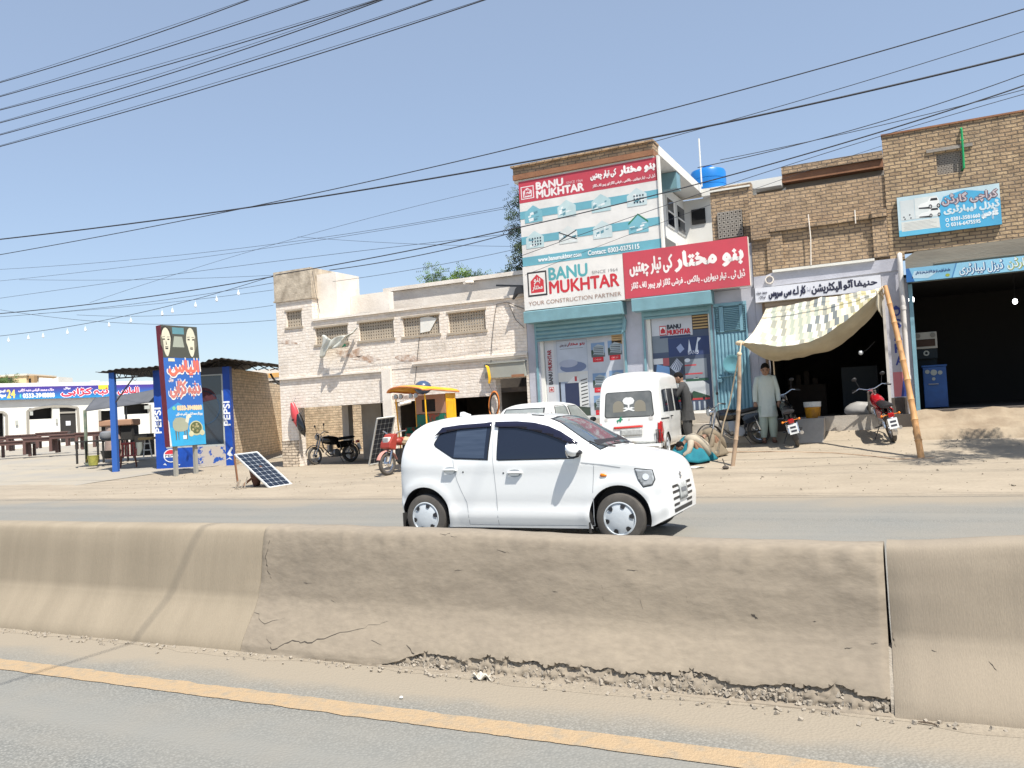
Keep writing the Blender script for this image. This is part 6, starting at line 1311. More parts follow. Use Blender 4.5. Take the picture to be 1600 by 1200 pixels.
hs = [(.28, .84), (.25, .86), (.22, .865), (.20, .90), (.165, .93), (.15, .925), (.165, .90), (.16, .88), (.13, .87), (.15, .85), (.17, .86), (.175, .82), (.20, .80), (.215, .84), (.24, .835), (.24, .80), (.26, .79), (.255, .825)]
patch('horse_sticker', bv, hs, 'x', -1, P('sticker_green', 20, 130, 95), van, .008, .04)
def star(cx, cz, r): return [(cx+(r if i % 2 == 0 else r*.42)*math.cos(R(22.5*i)), cz+(r if i % 2 == 0 else r*.42)*math.sin(R(22.5*i))) for i in range(16)]
for cy_, cz_, r_ in ((-.46, .87, .065), (-.0, .865, .03), (.50, .87, .05)): patch('star_sticker', bv, star(cy_, cz_, r_), 'x', -1, P('sticker_grey', 195, 192, 188), van, .008, .03)
patch('red_strip', bv, [(.34, .715), (-.28, .735), (-.28, .69), (.34, .665)], 'x', -1, P('strip_red', 205, 60, 55, rough=.5), van, .012, .05, thick=.01)
patch('number_plate', bv, [(.20, .655), (-.26, .665), (-.26, .52), (.20, .51)], 'x', -1, MATS['plate_worn'], van, .014, .05, thick=.006)
vs, fs = textmesh('ABDULLAH', 0); 
B_ = MB(); t_ = []
for x, y in vs:
    yy, zz = .02-.30*x+.02, 1.60+.045*y; h_, nn, _, _ = bv.ray_cast(Vector((-2, yy, zz)), Vector((1, 0, 0))); t_.append(h_+Vector((-.006, 0, .003)))
# a faded red scribble of script over the rear window
vs, fs = textmesh(shape('ماشاءاللہ'), 0); t_ = []
for x, y in vs:
    h_, nn, _, _ = bv.ray_cast(Vector((-2, -.05-.26*x, 1.60+.05*y)), Vector((1, 0, 0))); t_.append(h_+Vector((-.006, 0, .003)))
mb = MB(); mb.add(t_, fs); mb.build('roof_script', P('script_pink', 226, 150, 150), van, fixn=False)
for sg in (-1, 1):
    patch('tail_light', bv, [(sg*.575, .36), (sg*.66, .36), (sg*.665, .78), (sg*.60, .78)], 'x', -1, MATS['lamp_red'], van, .012, .04, thick=.01)
    patch('tail_light', bv, [(.02, .34), (.10, .34), (.14, .62), (.06, .80), (.02, .80)], 'y', sg, MATS['lamp_red'], van, .008, .03, thick=.006, label='red lamp wrapped round the rear corner')
    mb = MB(); [mb.tube([(-.035, sg*(.56+.045*i), .28), (-.035, sg*(.56+.045*i), .62)], .009, 6) for i in range(3)]; mb.tube([(-.035, sg*.55, .62), (-.035, sg*.66, .62)], .009, 6); mb.tube([(-.035, sg*.55, .28), (-.035, sg*.66, .28)], .009, 6); mb.build('lamp_guard', MATS['dark_steel'], van)
    for pts in ([(.30, 1.0), (.33, 1.40), (.36, 1.43), (.74, 1.45), (.76, 1.0)], [(.86, 1.0), (.86, 1.45), (1.45, 1.46), (1.47, 1.0)], [(1.66, 1.0), (1.66, 1.46), (2.25, 1.46), (2.62, 1.06), (2.60, 1.0)]):
        g = patch('side_window', bv, pts, 'y', sg, MATS['glass_dark'], van, .007); c_x = sum(a for a, b in pts)/len(pts)
        v_ = patch('window_seal', bv, [(a+(a-c_x)*.06, b+(b-1.2)*.09) for a, b in pts], 'y', sg, MATS['black_plastic'], van, .003); v_.parent = g
    for pts in ([(.80, 1.5), (.80, .3)], [(1.56, 1.52), (1.56, .3)], [(.80, .3), (1.56, .3)]):
        vs, fs = skin_patch(bv, band(pts, .008), 'y', sg, .0025, .1); mb = MB(); mb.add(vs, fs); mb.build('seam', SE, van)
    patch('door_rail', bv, [(.06, .86), (.78, .86), (.78, .835), (.06, .835)], 'y', sg, MATS['dark_steel'], van, .006)
    mb = MB(); mb.tube([(.95, sg*.70, .88), (1.08, sg*.72, .88)], .014, 8); mb.build('door_handle', MATS['black_plastic'], van)
    mb = MB(); mb.tube([(2.62, sg*.62, 1.02), (2.72, sg*.82, 1.10), (2.70, sg*.84, 1.35)], .012, 6); mb.ball((2.70, sg*.86, 1.28), .10, 14, sc=(.35, .7, 1.2)); mb.build('wing_mirror', MATS['black_plastic'], van, smooth=60)
    mb = MB(); mb.box(-.11, .05, sg*.1, sg*.66, .25, .34); mb.tube([(-.12, sg*.18, .30), (-.12, sg*.62, .30)], .02, 8); mb.build('rear_bumper', MATS['van_white'], van, bevel=.01)
    for wx, _ in vwh: wheel(van, wx, sg*.60, .265, .14, sg)
g = patch('windscreen', bv, [(-.52, 1.12), (-.46, 1.66), (.46, 1.66), (.52, 1.12)], 'x', 1, VG, van, .006)
# ------------------------------------------------------------------ white saloon roof behind the hatchback
p = atD(812, 700, 17.2); wag = thing('small_car', 'small white car parked behind the hatchback roof', 'car', (p.x-.02, p.y, gz(p.x, p.y+1)+.02), R(90-4))
WT = [(0, .60), (.02, .80), (.06, .92), (.34, 1.30), (.42, 1.36), (.6, 1.395), (1.3, 1.415), (1.7, 1.38), (2.25, .98), (2.4, .93), (3.1, .86), (3.24, .76), (3.28, .5)]
WB = [(0, .35), (.3, .22), (3.0, .22), (3.28, .32)]; wwh = [(.55, .26), (2.65, .26)]
body = shell(WT, WB, .70, .90, .23, 1.415, wwh, .29, rc=.13, nose_w=(.88, .86), flare=.008)
wb = body.build('body', [MATS['van_white'], MATS['black_plastic']], wag, smooth=True); bv = bvh_of(wb); carve(wb, wwh, .28, .70)
mb = MB(); mb.box(.1, 3.0, -.42, .42, .24, .6); mb.build('underbody', MATS['black_plastic'], wag)
GL = mat('pale_glass', (.20, .22, .21), .08, (.30, .32, .31), 2, .8, spec=.8)
g = patch('rear_window', bv, [(-.52, .98), (-.44, 1.27), (.44, 1.27), (.52, .98)], 'x', -1, GL, wag, .007); v_ = patch('window_seal', bv, [(-.55, .95), (-.47, 1.295), (.47, 1.295), (.55, .95)], 'x', -1, MATS['black_plastic'], wag, .003); v_.parent = g
for sg in (-1, 1):
    for pts in ([(.42, .97), (.58, 1.27), (.62, 1.30), (1.10, 1.31), (1.12, .96)], [(1.22, .96), (1.20, 1.31), (1.62, 1.29), (2.05, .99), (2.02, .96)]):
        g = patch('side_window', bv, pts, 'y', sg, GL, wag, .007); c_x = sum(a for a, b in pts)/len(pts)
        v_ = patch('window_seal', bv, [(a+(a-c_x)*.08, b+(b-1.12)*.12) for a, b in pts], 'y', sg, MATS['black_plastic'], wag, .003); v_.parent = g
    patch('air_vent', bv, [(.29, 1.04), (.36, 1.19), (.40, 1.19), (.34, 1.04)], 'y', sg, MATS['black_plastic'], wag, .006)
    patch('tail_light', bv, [(sg*.50, .62), (sg*.64, .62), (sg*.64, .78), (sg*.5, .78)], 'x', -1, MATS['lamp_red'], wag, .01)
    patch('headlight', bv, [(sg*.45, .62), (sg*.60, .62), (sg*.60, .75), (sg*.45, .75)], 'x', 1, MATS['lamp_glass'], wag, .01)
    mb = MB(); mb.ball((2.0, sg*.80, .98), .08, 12, sc=(.5, 1, .7)); mb.box(1.98, 2.03, sg*.66, sg*.78, .93, .96); mb.build('wing_mirror', MATS['black_plastic'], wag, smooth=60)
    for wx, _ in wwh: wheel(wag, wx, sg*.61, .26, .14, sg)
patch('windscreen', bv, [(-.54, 1.02), (-.46, 1.31), (.46, 1.31), (.54, 1.02)], 'x', 1, GL, wag, .007)
# ================================================================== cracks in the barriers
_bbv = {}
for o in [o for o in scene.objects if o.name.startswith('concrete_barrier')]: _bbv[o.name] = (o, bvh_of(o))
CK = mat('crack_dark', (.05, .042, .034), .95)
def crack(px_pts, w_=.005, jag=.012):
    pts = []
    for (a, b), (c, d) in zip(px_pts, px_pts[1:]):
        for i in range(5): t = i/5; p = at(a+(c-a)*t, b+(d-b)*t, 4.5); pts.append((p.x+random.uniform(-jag, jag), p.z+random.uniform(-jag, jag)*.6))
    p = at(*px_pts[-1], 4.5); pts.append((p.x, p.z)); mid = pts[len(pts)//2][0]
    for nm, (o, bv) in _bbv.items():
        xs = [v.co.x for v in o.data.vertices]
        if min(xs) < mid < max(xs):
            mb = MB(); L_, R_ = [], []
            for i, (x, z) in enumerate(pts):
                t = i/(len(pts)-1); w2 = w_*(.25+math.sin(math.pi*min(1, t*1.1+.05)))*random.uniform(.5, 1.2)/2
                for arr, q in ((L_, w2), (R_, -w2)):
                    h_, nn, _, _ = bv.ray_cast(Vector((x, 0, z+q)), Vector((q*.0, 1, 0)))
                    arr.append((h_ or Vector((x, 4.5, z)))+(nn or Vector((0, -1, 0)))*.0015)
            k = len(L_); mb.add(L_+R_, [(i, i+1, k+i+1, k+i) for i in range(k-1)]); mb.build('crack', CK, o, fixn=False)
random.seed(21)
crack([(413, 840), (409, 872), (412, 890), (420, 905)], .010, .006)
crack([(440, 985), (455, 1003), (480, 992), (505, 995), (540, 985), (580, 975), (612, 968)], .005)
crack([(402, 950), (430, 968), (455, 962)], .003); crack([(655, 1000), (672, 1012), (686, 1030)], .007)
crack([(938, 915), (943, 945)], .004, .004); crack([(997, 925), (1004, 958)], .004, .004); crack([(1070, 932), (1074, 950)], .003, .004); crack([(1174, 960), (1184, 968)], .012, .004)
crack([(770, 861), (790, 868)], .003); crack([(676, 837), (704, 842)], .003); crack([(1200, 1045), (1206, 1066)], .0)
crack([(1115, 962), (1120, 998)], .002, .003); crack([(1394, 990), (1400, 1010)], .008, .005); crack([(1545, 1030), (1556, 1042)], .005, .004); crack([(1520, 1122), (1532, 1131)], .004, .003)
for (a, b) in ((1270, 972), (1320, 1010), (860, 925), (598, 992), (470, 912), (517, 937), (1360, 1005), (705, 893), (1455, 1013), (975, 892)):
    crack([(a, b), (a+random.uniform(6, 22), b+random.uniform(-3, 7))], .0028, .004)
# ================================================================== cables
def wire(name, label, pts, Y, r=.012, Y2=None, group='overhead cables across the street', ext=.06):
    """thin cable through three pixels: a sagging curve in the air between the two ends"""
    Y2 = Y if Y2 is None else Y2; (a, b), (c, d), (e, f) = pts; tm = (c-a)/(e-a)
    P0, P2 = at(a, b, Y), at(e, f, Y2)
    q = []; 
    for i in range(41):
        t = i/40
        # quadratic through the three pixels
        l0 = (t-tm)*(t-1)/(tm); l1 = t*(t-1)/(tm*(tm-1)); l2 = t*(t-tm)/(1-tm)
        q.append(at(a*l0+c*l1+e*l2, b*l0+d*l1+f*l2, Y+(Y2-Y)*t))
    if e-a > 1300 or (group and 'upper left' in group):
        e0, e1 = (q[0]-q[1]).normalized(), (q[-1]-q[-2]).normalized(); q = [q[0]+e0*30+Vector((0, 0, 1.0)), q[0]+e0*12]+q+[q[-1]+e1*10, q[-1]+e1*26]
    mb = MB(); mb.tube(q, r, 5); o = single(name, label, 'cable', mb, WIRE, (q[0].x, q[0].y, q[0].z), group=group, smooth=True)
    return q
WIRE = mat('cable_black', (.025, .027, .035), .7); 
tops = [((0, 129), (195, 69), (388, 0)), ((0, 151), (241, 80), (482, 0)), ((0, 172), (300, 90), (590, 0)), ((0, 192), (300, 104), (597, 0)), ((0, 211), (340, 112), (675, 0)), ((0, 229), (425, 107), (757, 0))]
for i, p in enumerate(tops):
    lab = ['highest of the six parallel cables at the upper left', 'second from the top of the six parallel cables at upper left', 'third from the top of the six parallel cables at upper left', 'fourth from the top of the six parallel cables at upper left', 'fifth from the top of the six parallel cables at upper left', 'lowest of the six parallel cables at the upper left'][i]
    wire('overhead_cable', lab, p, 10.5, .0085, group='six parallel cables at the upper left', ext=.15)
    p2 = tuple((x, y-(4.5 if 0 < x < 760 and y > 0 else 1.5)) for x, y in p)  # thin copy added to imitate the motion-doubled look of each cable
    wire('overhead_cable', 'faint ghost copy added just above one of the six upper left cables, imitating motion doubling', p2, 12.5, .0045, group='added ghost copies of the upper left cables', ext=.15)
wire('overhead_cable', 'thick black cable crossing the whole sky above the tall billboard', ((0, 374), (800, 257), (1600, 84)), 15, .018)
wire('overhead_cable', 'thin dark cable crossing the thick one and rising to the upper right', ((0, 398), (800, 232), (1600, 14)), 14, .010)
wire('overhead_cable', 'faint cable rising from the middle left to behind the tall billboard', ((0, 421), (490, 373), (795, 322)), 27, .008)
wire('overhead_cable', 'faint cable just below the one that meets the billboard at its heading', ((0, 439), (435, 385), (795, 325)), 28, .008)
wire('overhead_cable', 'faint steep cable from low left up to the billboard top', ((140, 473), (470, 370), (795, 288)), 28, .007)
wire('overhead_cable', 'faint steep cable from the billboard roof up to the right edge', ((1012, 224), (1250, 157), (1600, 49)), 16, .007)
wire('overhead_cable', 'grey cable from above the blue tank up to the right edge', ((1090, 262), (1300, 212), (1600, 116)), 16, .008)
wire('overhead_cable', 'fine cable above the middle shop parapet', ((1125, 250), (1350, 202), (1600, 140)), 17, .007)
wire('overhead_cable', 'dark cable passing before the billboard and up over the right parapet', ((430, 430), (800, 358), (1600, 134)), 18.4, .014)
wire('overhead_cable', 'fine cable below the dark one over the right parapet', ((800, 405), (1200, 268), (1600, 147)), 18.6, .007)
wire('overhead_cable', 'fine cable reaching the low corner of the right building parapet', ((820, 430), (1180, 295), (1378, 228)), 18.8, .005)
wire('overhead_cable', 'black cable from the left edge to the top of the old corner tower', ((0, 490), (215, 466), (427, 432)), 20, .016)
wire('overhead_cable', 'fine cable under the black one on the left', ((0, 495), (200, 476), (427, 442)), 20.3, .007)
wire('overhead_cable', 'fine cable meeting the middle of the old corner tower from the left', ((60, 490), (250, 474), (427, 453)), 20.4, .006)
wire('overhead_cable', 'low fine cable ending below the old corner tower top', ((120, 492), (260, 493), (427, 477)), 20.5, .006)
wire('overhead_cable', 'lowest slack cable between the left edge and the old building', ((0, 484), (220, 506), (430, 500)), 21, .007)
wire('overhead_cable', 'nearly level fine cable at the left above the black one', ((30, 437), (220, 437), (427, 430)), 22, .006)
wire('overhead_cable', 'rising fine cable from the left edge over the old corner tower', ((0, 466), (300, 425), (800, 365)), 25, .008)
wire('overhead_cable', 'short fine cable between old tower and the tree tops', ((465, 370), (620, 380), (810, 385)), 25, .006)
wire('overhead_cable', 'cable running from the old corner tower along the white parapet', ((515, 422), (660, 398), (806, 362)), 19.6, .012)
wire('overhead_cable', 'fine cable crossing the front of the white parapet', ((520, 440), (680, 415), (812, 388)), 19.2, .006)
ql = wire('light_string', 'slack string of glass bulbs hanging from the old corner tower', ((0, 525), (235, 485), (427, 431)), 19.5, .009, group=None)
ls = [o for o in scene.objects if o.name.startswith('light_string')][0]; ls['category'] = 'light string'
for px in (13, 44, 67, 105, 133, 170, 204, 253, 269, 305, 338, 372):
    t = px/427; tm = 235/427; l0 = (t-tm)*(t-1)/tm; l1 = t*(t-1)/(tm*(tm-1)); l2 = t*(t-tm)/(1-tm)
    p = at(px, 525*l0+485*l1+431*l2, 19.5)-ls.location
    mb = MB(); mb.tube([p, p+Vector((0, 0, -.12))], .004, 4); mb.lathe([(.012, 0), (.02, -.04), (.045, -.10), (.04, -.14), (.0005, -.16)], p+Vector((0, 0, -.10)), 'z', 10); mb.build('glass_bulb', mat('bulb_glass', (.75, .80, .85), .1), ls, smooth=True)
# cable whose shadow crosses the left barrier and the near road
A_, B_ = ong(0, 1070), at(312, 832, 4.59)
q0, q1 = A_+SUN/SUN.z*5.6, B_+SUN/SUN.z*8.2; d_ = (q1-q0)
mb = MB(); mb.tube([q0-d_*2.2, q0-d_, q0, q1, q1+d_, q1+d_*3], .009, 6)
single('overhead_cable', 'cable high over the near road, seen only by its shadow on the left barrier', 'cable', mb, WIRE, (q0.x, q0.y, q0.z), group='overhead cables across the street')
# ================================================================== tarpaulin and poles
TF = [(1156, 532), (1175, 537), (1240, 539), (1300, 517), (1350, 477), (1379, 451)]
TB = [(1160, 536), (1206, 562), (1250, 558), (1300, 545), (1350, 508), (1381, 466)]
TK = [(1197, 482), (1235, 476), (1270, 468), (1305, 463), (1340, 457), (1377, 449)]
def curve(tab, u_):
    k = u_*(len(tab)-1); i = min(len(tab)-2, int(k)); t = k-i; a = tab[max(0, i-1)]; b = tab[i]; c = tab[i+1]; d = tab[min(len(tab)-1, i+2)]
    return tuple(.5*((2*b[j])+(-a[j]+c[j])*t+(2*a[j]-5*b[j]+4*c[j]-d[j])*t*t+(-a[j]+3*b[j]-3*c[j]+d[j])*t**3) for j in (0, 1))
def tarp(u_, v_, off=0):
    a = at(*curve(TK, u_), FY-.26); b = at(*curve(TB, u_), 18.45); c = at(*curve(TF, u_), 17.85); m_ = .62
    if v_ < m_: k = v_/m_; p = a.lerp(b, k)+Vector((0, 0, -.10*math.sin(math.pi*k)))
    else: k = (v_-m_)/(1-m_); p = b.lerp(c, k)+Vector((0, -.10, -.04))*math.sin(math.pi*k)
    w_ = noise.noise(Vector((u_*7, v_*5, 2)))*.045+noise.noise(Vector((u_*20, v_*3, 7)))*.018
    return p+Vector((0, 0, w_*min(1, 6*u_*(1-u_)+.2)+off))
tp = thing('tarpaulin', 'sagging patchwork tarpaulin tied between the middle shop and two poles', 'awning', tuple(at(1270, 540, 18.5)))
cols = [P('quilt_cream', 196, 186, 162), P('quilt_white', 208, 202, 186), P('quilt_grey', 140, 140, 128), P('quilt_olive', 166, 158, 118), P('quilt_slate', 108, 114, 114), P('quilt_green', 156, 162, 146)]
mb = MB(); nu, nv = 29*4+1, 13*3+1; rnd = random.Random(9); cell = {}
for i in range(nu-1):
    for j in range(nv-1):
        bj = j//3; bi = (i+bj*2)//4; u0, u1, v0, v1 = i/(nu-1), (i+1)/(nu-1), j/(nv-1), (j+1)/(nv-1)
        if (bi, bj) not in cell:
            r_ = rnd.random(); c_ = 0 if r_ < .5 else 1
            if (bi+bj) % 2 == 0 and r_ < .8 and .06 < u0 < .95: c_ = (3 if u0 > .62 and r_ < .45 else 4 if .38 < u0 < .72 and r_ < .5 else 5 if u0 < .5 and r_ < .55 else 2)
            cell[(bi, bj)] = c_
        mb.add([tarp(u0, v0), tarp(u1, v0), tarp(u1, v1), tarp(u0, v1)], [(0, 1, 2, 3)], cell[(bi, bj)])
mb.build('patchwork_top', cols, tp, world=True, smooth=80)
mb = MB(); mb.grid(lambda a, b: tarp(a, b, -.012), 60, 30); mb.build('plain_lining', mat('lining_olive', (.42, .37, .26), .95, (.33, .29, .20), 2.5, .8, .3, 30), tp, world=True, smooth=80)
a = at(1378, 452, 17.9); mb = MB(); mb.grid(lambda u_, v_: a+Vector((-.02-.10*u_+.02*math.sin(v_*6), .05*math.sin(u_*5+v_*3), -.55*v_*(1-.4*u_))), 8, 10); mb.build('hanging_end', P('quilt_cream', 232, 222, 200), tp, world=True, smooth=80, solid=.008)
def pole(name, label, base, top, r0, r1, m, nodes, bow=(0, 0, 0)):
    b, t_ = Vector(base), Vector(top); pts, rs = [], []; n = nodes*4
    for i in range(n+1):
        k = i/n; pts.append(b.lerp(t_, k)+Vector(bow)*math.sin(math.pi*k)); rs.append((r0+(r1-r0)*k)*(1.16 if i % 4 == 0 and 0 < i < n else .96))
    pp, rr = [], []
    for i, (p, r_) in enumerate(zip(pts, rs)):
        if i % 4 == 0 and 0 < i < n: d = (pts[i+1]-pts[i-1]).normalized()*.018; pp += [p-d, p, p+d]; rr += [r_*.86, r_, r_*.86]
        else: pp.append(p); rr.append(r_)
    mb = MB(); mb.tube(pp, rr, 12); return single(name, label, 'pole', mb, m, tuple(b), smooth=True)
gB = ong(1440, 716); tB = at(1383, 447, 17.85)
pole('bamboo_pole', 'long orange bamboo pole leaning on the tarpaulin at the right', gB-Vector((0, 0, .05)), tB, .062, .045, mat('bamboo', (.55, .30, .12), .6, (.42, .22, .09), 5, .8, stretch=(4, 4, .6)), 9, (.04, 0, 0))
gS = ong(1144, 728); tS = at(1155, 552, gS.y+.15)
pole('wooden_stick', 'shorter crooked wooden stick tied to the left corner of the tarpaulin', gS-Vector((0, 0, .05)), tS, .042, .038, mat('stick_wood', (.42, .30, .20), .8, (.30, .21, .14), 6, .8), 4, (.05, 0, 0))
mb = MB(); c_ = at(1158, 534, 17.85); mb.tube([c_, c_.lerp(tS, .5)+Vector((.01, 0, 0)), tS+Vector((0, 0, -.05))], .012, 6); mb.tube([tS, at(1140, 630, gS.y+.4), at(1131, 660, gS.y+.5), at(1120, 708, gS.y+.5)], .013, 6); mb.tube([at(1131, 660, gS.y+.5), at(1122, 712, gS.y+.5)], .01, 6); mb.ball(at(1156, 536, 17.85), .06, 10, sc=(1.6, 1, .9)); mb.ball(at(1121, 708, gS.y+.5), .07, 10, sc=(.8, .8, 1)); mb.ball(tS+Vector((0, 0, -.02)), .05, 10)
single('tie_rope', 'pale knotted rope running from tarpaulin corner over the stick to the ground', 'rope', mb, P('rope_pale', 200, 180, 150), tuple(tS), smooth=True)
mb = MB(); mb.tube([at(1378, 448, 17.85), at(1384, 455, 17.8), at(1379, 462, 17.85), at(1375, 452, 17.9), at(1386, 448, 17.9)], .02, 6); mb.tube([at(1380, 450, 17.85), at(1388, 470, 17.85)], .008, 5); single('pole_lashing', 'cloth lashing round the top of the bamboo pole', 'rope', mb, P('rope_pale', 200, 180, 150), tuple(tB), smooth=True)
p = ong(1134, 733); mb = MB(); mb.ball((p.x, p.y, p.z+.03), .06, 8, sc=(1.1, .9, .7)); mb.tube([(p.x-.05, p.y, p.z+.2), (p.x, p.y, p.z+.05)], .012, 5); single('anchor_stone', 'small dark stone tying down a rope beside the wooden stick', 'stone', mb, MATS['room_brown'], tuple(p), smooth=True)
mb = MB(); a = at(1214, 480, FY-.35); mb.tube([at(1208, 556, FY-1.2), at(1210, 586, FY-1.2)], .015, 6); single('hanging_rope', 'short pale rope end hanging from the tarpaulin behind the standing man', 'rope', mb, P('rope_pale', 200, 180, 150), tuple(at(1203, 556, FY-1.2)), smooth=True)
# ================================================================== motorcycles
def spoked_wheel(parent, x, r, t_=.045, steer=0, rim_m='chrome'):
    e = MB(); e.ring(r-t_, t_, (0, 0, 0), 'y', 32, k=10); wo = e.build('wheel', MATS['tyre_dusty'], parent, smooth=True); wo.location = (x, 0, r); wo.rotation_euler.z = steer
    f = MB(); f.lathe([(r-2*t_+.004, -.022), (r-2*t_-.012, -.018), (r-2*t_-.012, .018), (r-2*t_+.004, .022), (r-2*t_+.004, -.022)], (0, 0, 0), 'y', 32); f.lathe([(.0005, -.05), (.05, -.05), (.055, .05), (.0005, .05)], (0, 0, 0), 'y', 14); f.build('rim', MATS[rim_m], wo, smooth=True)
    g_ = MB()
    for k in range(18): a = R(20*k); g_.tube([(.05*math.cos(a), .04*(-1)**k, .05*math.sin(a)), ((r-2*t_)*math.cos(a+.15), 0, (r-2*t_)*math.sin(a+.15))], .0025, 4)
    g_.build('spokes', MATS['steel'], wo); return wo
def motorcycle(label, loc, rz, lean, tankc, group='motorcycles parked before the shops', plate=True, seatc='black_plastic', steer=.25, fendc='chrome'):
    t = thing('motorcycle', label, 'motorcycle', loc, rz, group); sl = gz(loc[0]+1.22*math.cos(rz), loc[1]+1.22*math.sin(rz))-gz(loc[0], loc[1]); t.rotation_euler = (lean, -math.atan2(sl, 1.22), rz); t.location.z = gz(loc[0], loc[1])+.0
    r = .285; spoked_wheel(t, 0, r); spoked_wheel(t, 1.22, r-.01, .036, steer)
    def p_(name, mb, m, **k): return mb.build(name, MATS[m] if isinstance(m, str) else m, t, **k)
    mb = MB(); mb.lathe([(r+.045, -.05), (r+.06, 0), (r+.045, .05), (r+.04, .05), (r+.055, 0), (r+.04, -.05)], (0, 0, r), 'y', 22, a0=20, a1=190); p_('rear_mudguard', mb, fendc, smooth=True)
    mb = MB(); mb.lathe([(r+.025, -.045), (r+.04, 0), (r+.025, .045), (r+.02, .045), (r+.034, 0), (r+.02, -.045)], (1.22, 0, r-.01), 'y', 22, a0=20, a1=165); p_('front_mudguard', mb, fendc, smooth=True)
    mb = MB(); [mb.tube([(1.22, s_*.075, r), (1.07, s_*.075, .66), (.99, s_*.07, .88)], [.022, .026, .02], 8) for s_ in (-1, 1)]; p_('fork', mb, 'steel', smooth=True)
    mb = MB(); mb.tube([(.93, -.36, .95), (.97, -.24, .99), (1.0, -.08, .92), (1.0, .08, .92), (.97, .24, .99), (.93, .36, .95)], .012, 8); hb = p_('handlebar', mb, 'chrome', smooth=True)
    for s_ in (-1, 1): mb = MB(); mb.tube([(.945, s_*.30, .965), (.92, s_*.40, .94)], .018, 8); mb.tube([(.97, s_*.30, .98), (1.02, s_*.38, .965)], .006, 5); g_ = p_('grip', mb, 'black_plastic', smooth=True); g_.parent = hb
    for s_ in (-1, 1): mb = MB(); mb.tube([(.97, s_*.22, .99), (1.0, s_*.27, 1.16)], .006, 5); mb.ball((1.0, s_*.29, 1.20), .055, 12, sc=(.25, 1, .75)); g_ = p_('mirror', mb, 'black_plastic', smooth=60); g_.parent = hb
    mb = MB(); mb.lathe([(.0005, 0), (.07, 0), (.085, .06), (.08, .09), (.0005, .10)], (1.05, 0, .84), 'x', 18); hl2 = p_('headlamp', mb, 'chrome', smooth=True); mb = MB(); mb.lathe([(.0005, .012), (.07, .004), (.075, 0), (.0005, 0)], (1.145, 0, .84), 'x', 18); g_ = p_('lens', mb, 'lamp_glass', smooth=True); g_.parent = hl2
    rings = []
    for i in range(11):
        k = i/10; w_ = .125*math.sin(math.pi*min(1, .18+.72*k))**.7+.01; h_ = .055+.085*math.sin(math.pi*min(1, .22+.62*k))**.8; c = Vector((.42+.50*k, 0, .70+.045*k))
        rings.append([c+Vector((0, w_*math.cos(a*.3927), h_*math.sin(a*.3927))) for a in range(16)])
    mb = MB(); mb.loft(rings); tk = p_('fuel_tank', mb, tankc, smooth=60); mb = MB(); mb.lathe([(.03, 0), (.03, .015), (.0005, .018)], (.72, 0, .862), 'z', 12); g_ = p_('filler_cap', mb, 'chrome', smooth=True); g_.parent = tk
    rings = []
    for i in range(9):
        k = i/8; w_ = .09+.05*(1-k); c = Vector((-.16+.62*k, 0, .745+.012*math.sin(k*3)+.05*(1-k)**2)); h_ = .05*(1 if 0 < k < 1 else .5)
        rings.append([c+Vector((0, w_*math.cos(a*.5236)*(1 if 0 < k < 1 else .8), h_*math.sin(a*.5236))) for a in range(12)])
    mb = MB(); mb.loft(rings); p_('seat', mb, seatc, smooth=60)
    for s_ in (-1, 1): mb = MB(); mb.prism([(.05, .50), (.36, .46), (.42, .60), (.34, .68), (-.05, .68)], (0, s_*.10, 0), (1, 0, 0), (0, 0, 1), (0, s_*.025, 0)); p_('side_cover', mb, tankc, bevel=.008)
    mb = MB(); mb.tube([(.99, 0, .84), (.90, 0, .50), (.70, 0, .28), (.35, 0, .28), (.30, 0, .62), (.92, 0, .72)], .02, 8); mb.tube([(-.05, .09, .64), (.32, .08, .66)], .014, 6); mb.tube([(-.05, -.09, .64), (.32, -.08, .66)], .014, 6); mb.tube([(.35, .07, .30), (0, .07, r)], .016, 6); mb.tube([(.35, -.07, .30), (0, -.07, r)], .016, 6); p_('frame', mb, 'dark_steel', smooth=True)
    for s_ in (-1, 1): mb = MB(); mb.tube([(.02, s_*.10, r+.02), (.12, s_*.10, .62)], .026, 8); mb.ring(.03, .006, (.05, s_*.10, .40), 'z', 12, k=6); p_('shock_absorber', mb, 'chrome', smooth=True)
    mb = MB(); mb.lathe([(.10, -.09), (.12, -.07), (.12, .07), (.10, .09), (.0005, .09)], (.50, 0, .33), 'y', 18); mb.box(.40, .66, -.07, .07, .25, .42); [mb.box(.60, .76, -.075, .075, .38+.025*i, .392+.025*i) for i in range(8)]; mb.box(.62, .74, -.055, .055, .36, .58); p_('engine', mb, 'steel')
    mb = MB(); mb.tube([(.72, -.06, .45), (.80, -.10, .32), (.66, -.13, .22), (.30, -.14, .24), (-.18, -.15, .32)], [.018, .018, .02, .035, .04], 10); p_('exhaust', mb, 'chrome', smooth=True)
    mb = MB(); mb.box(-.33, -.25, -.055, .055, .60, .68); p_('tail_lamp', mb, 'lamp_red', bevel=.01)
    for s_ in (-1, 1): mb = MB(); mb.tube([(-.24, s_*.05, .64), (-.25, s_*.15, .64)], .006, 5); mb.ball((-.25, s_*.17, .64), .03, 10, sc=(1, .8, .8)); p_('indicator', mb, 'amber', smooth=60)
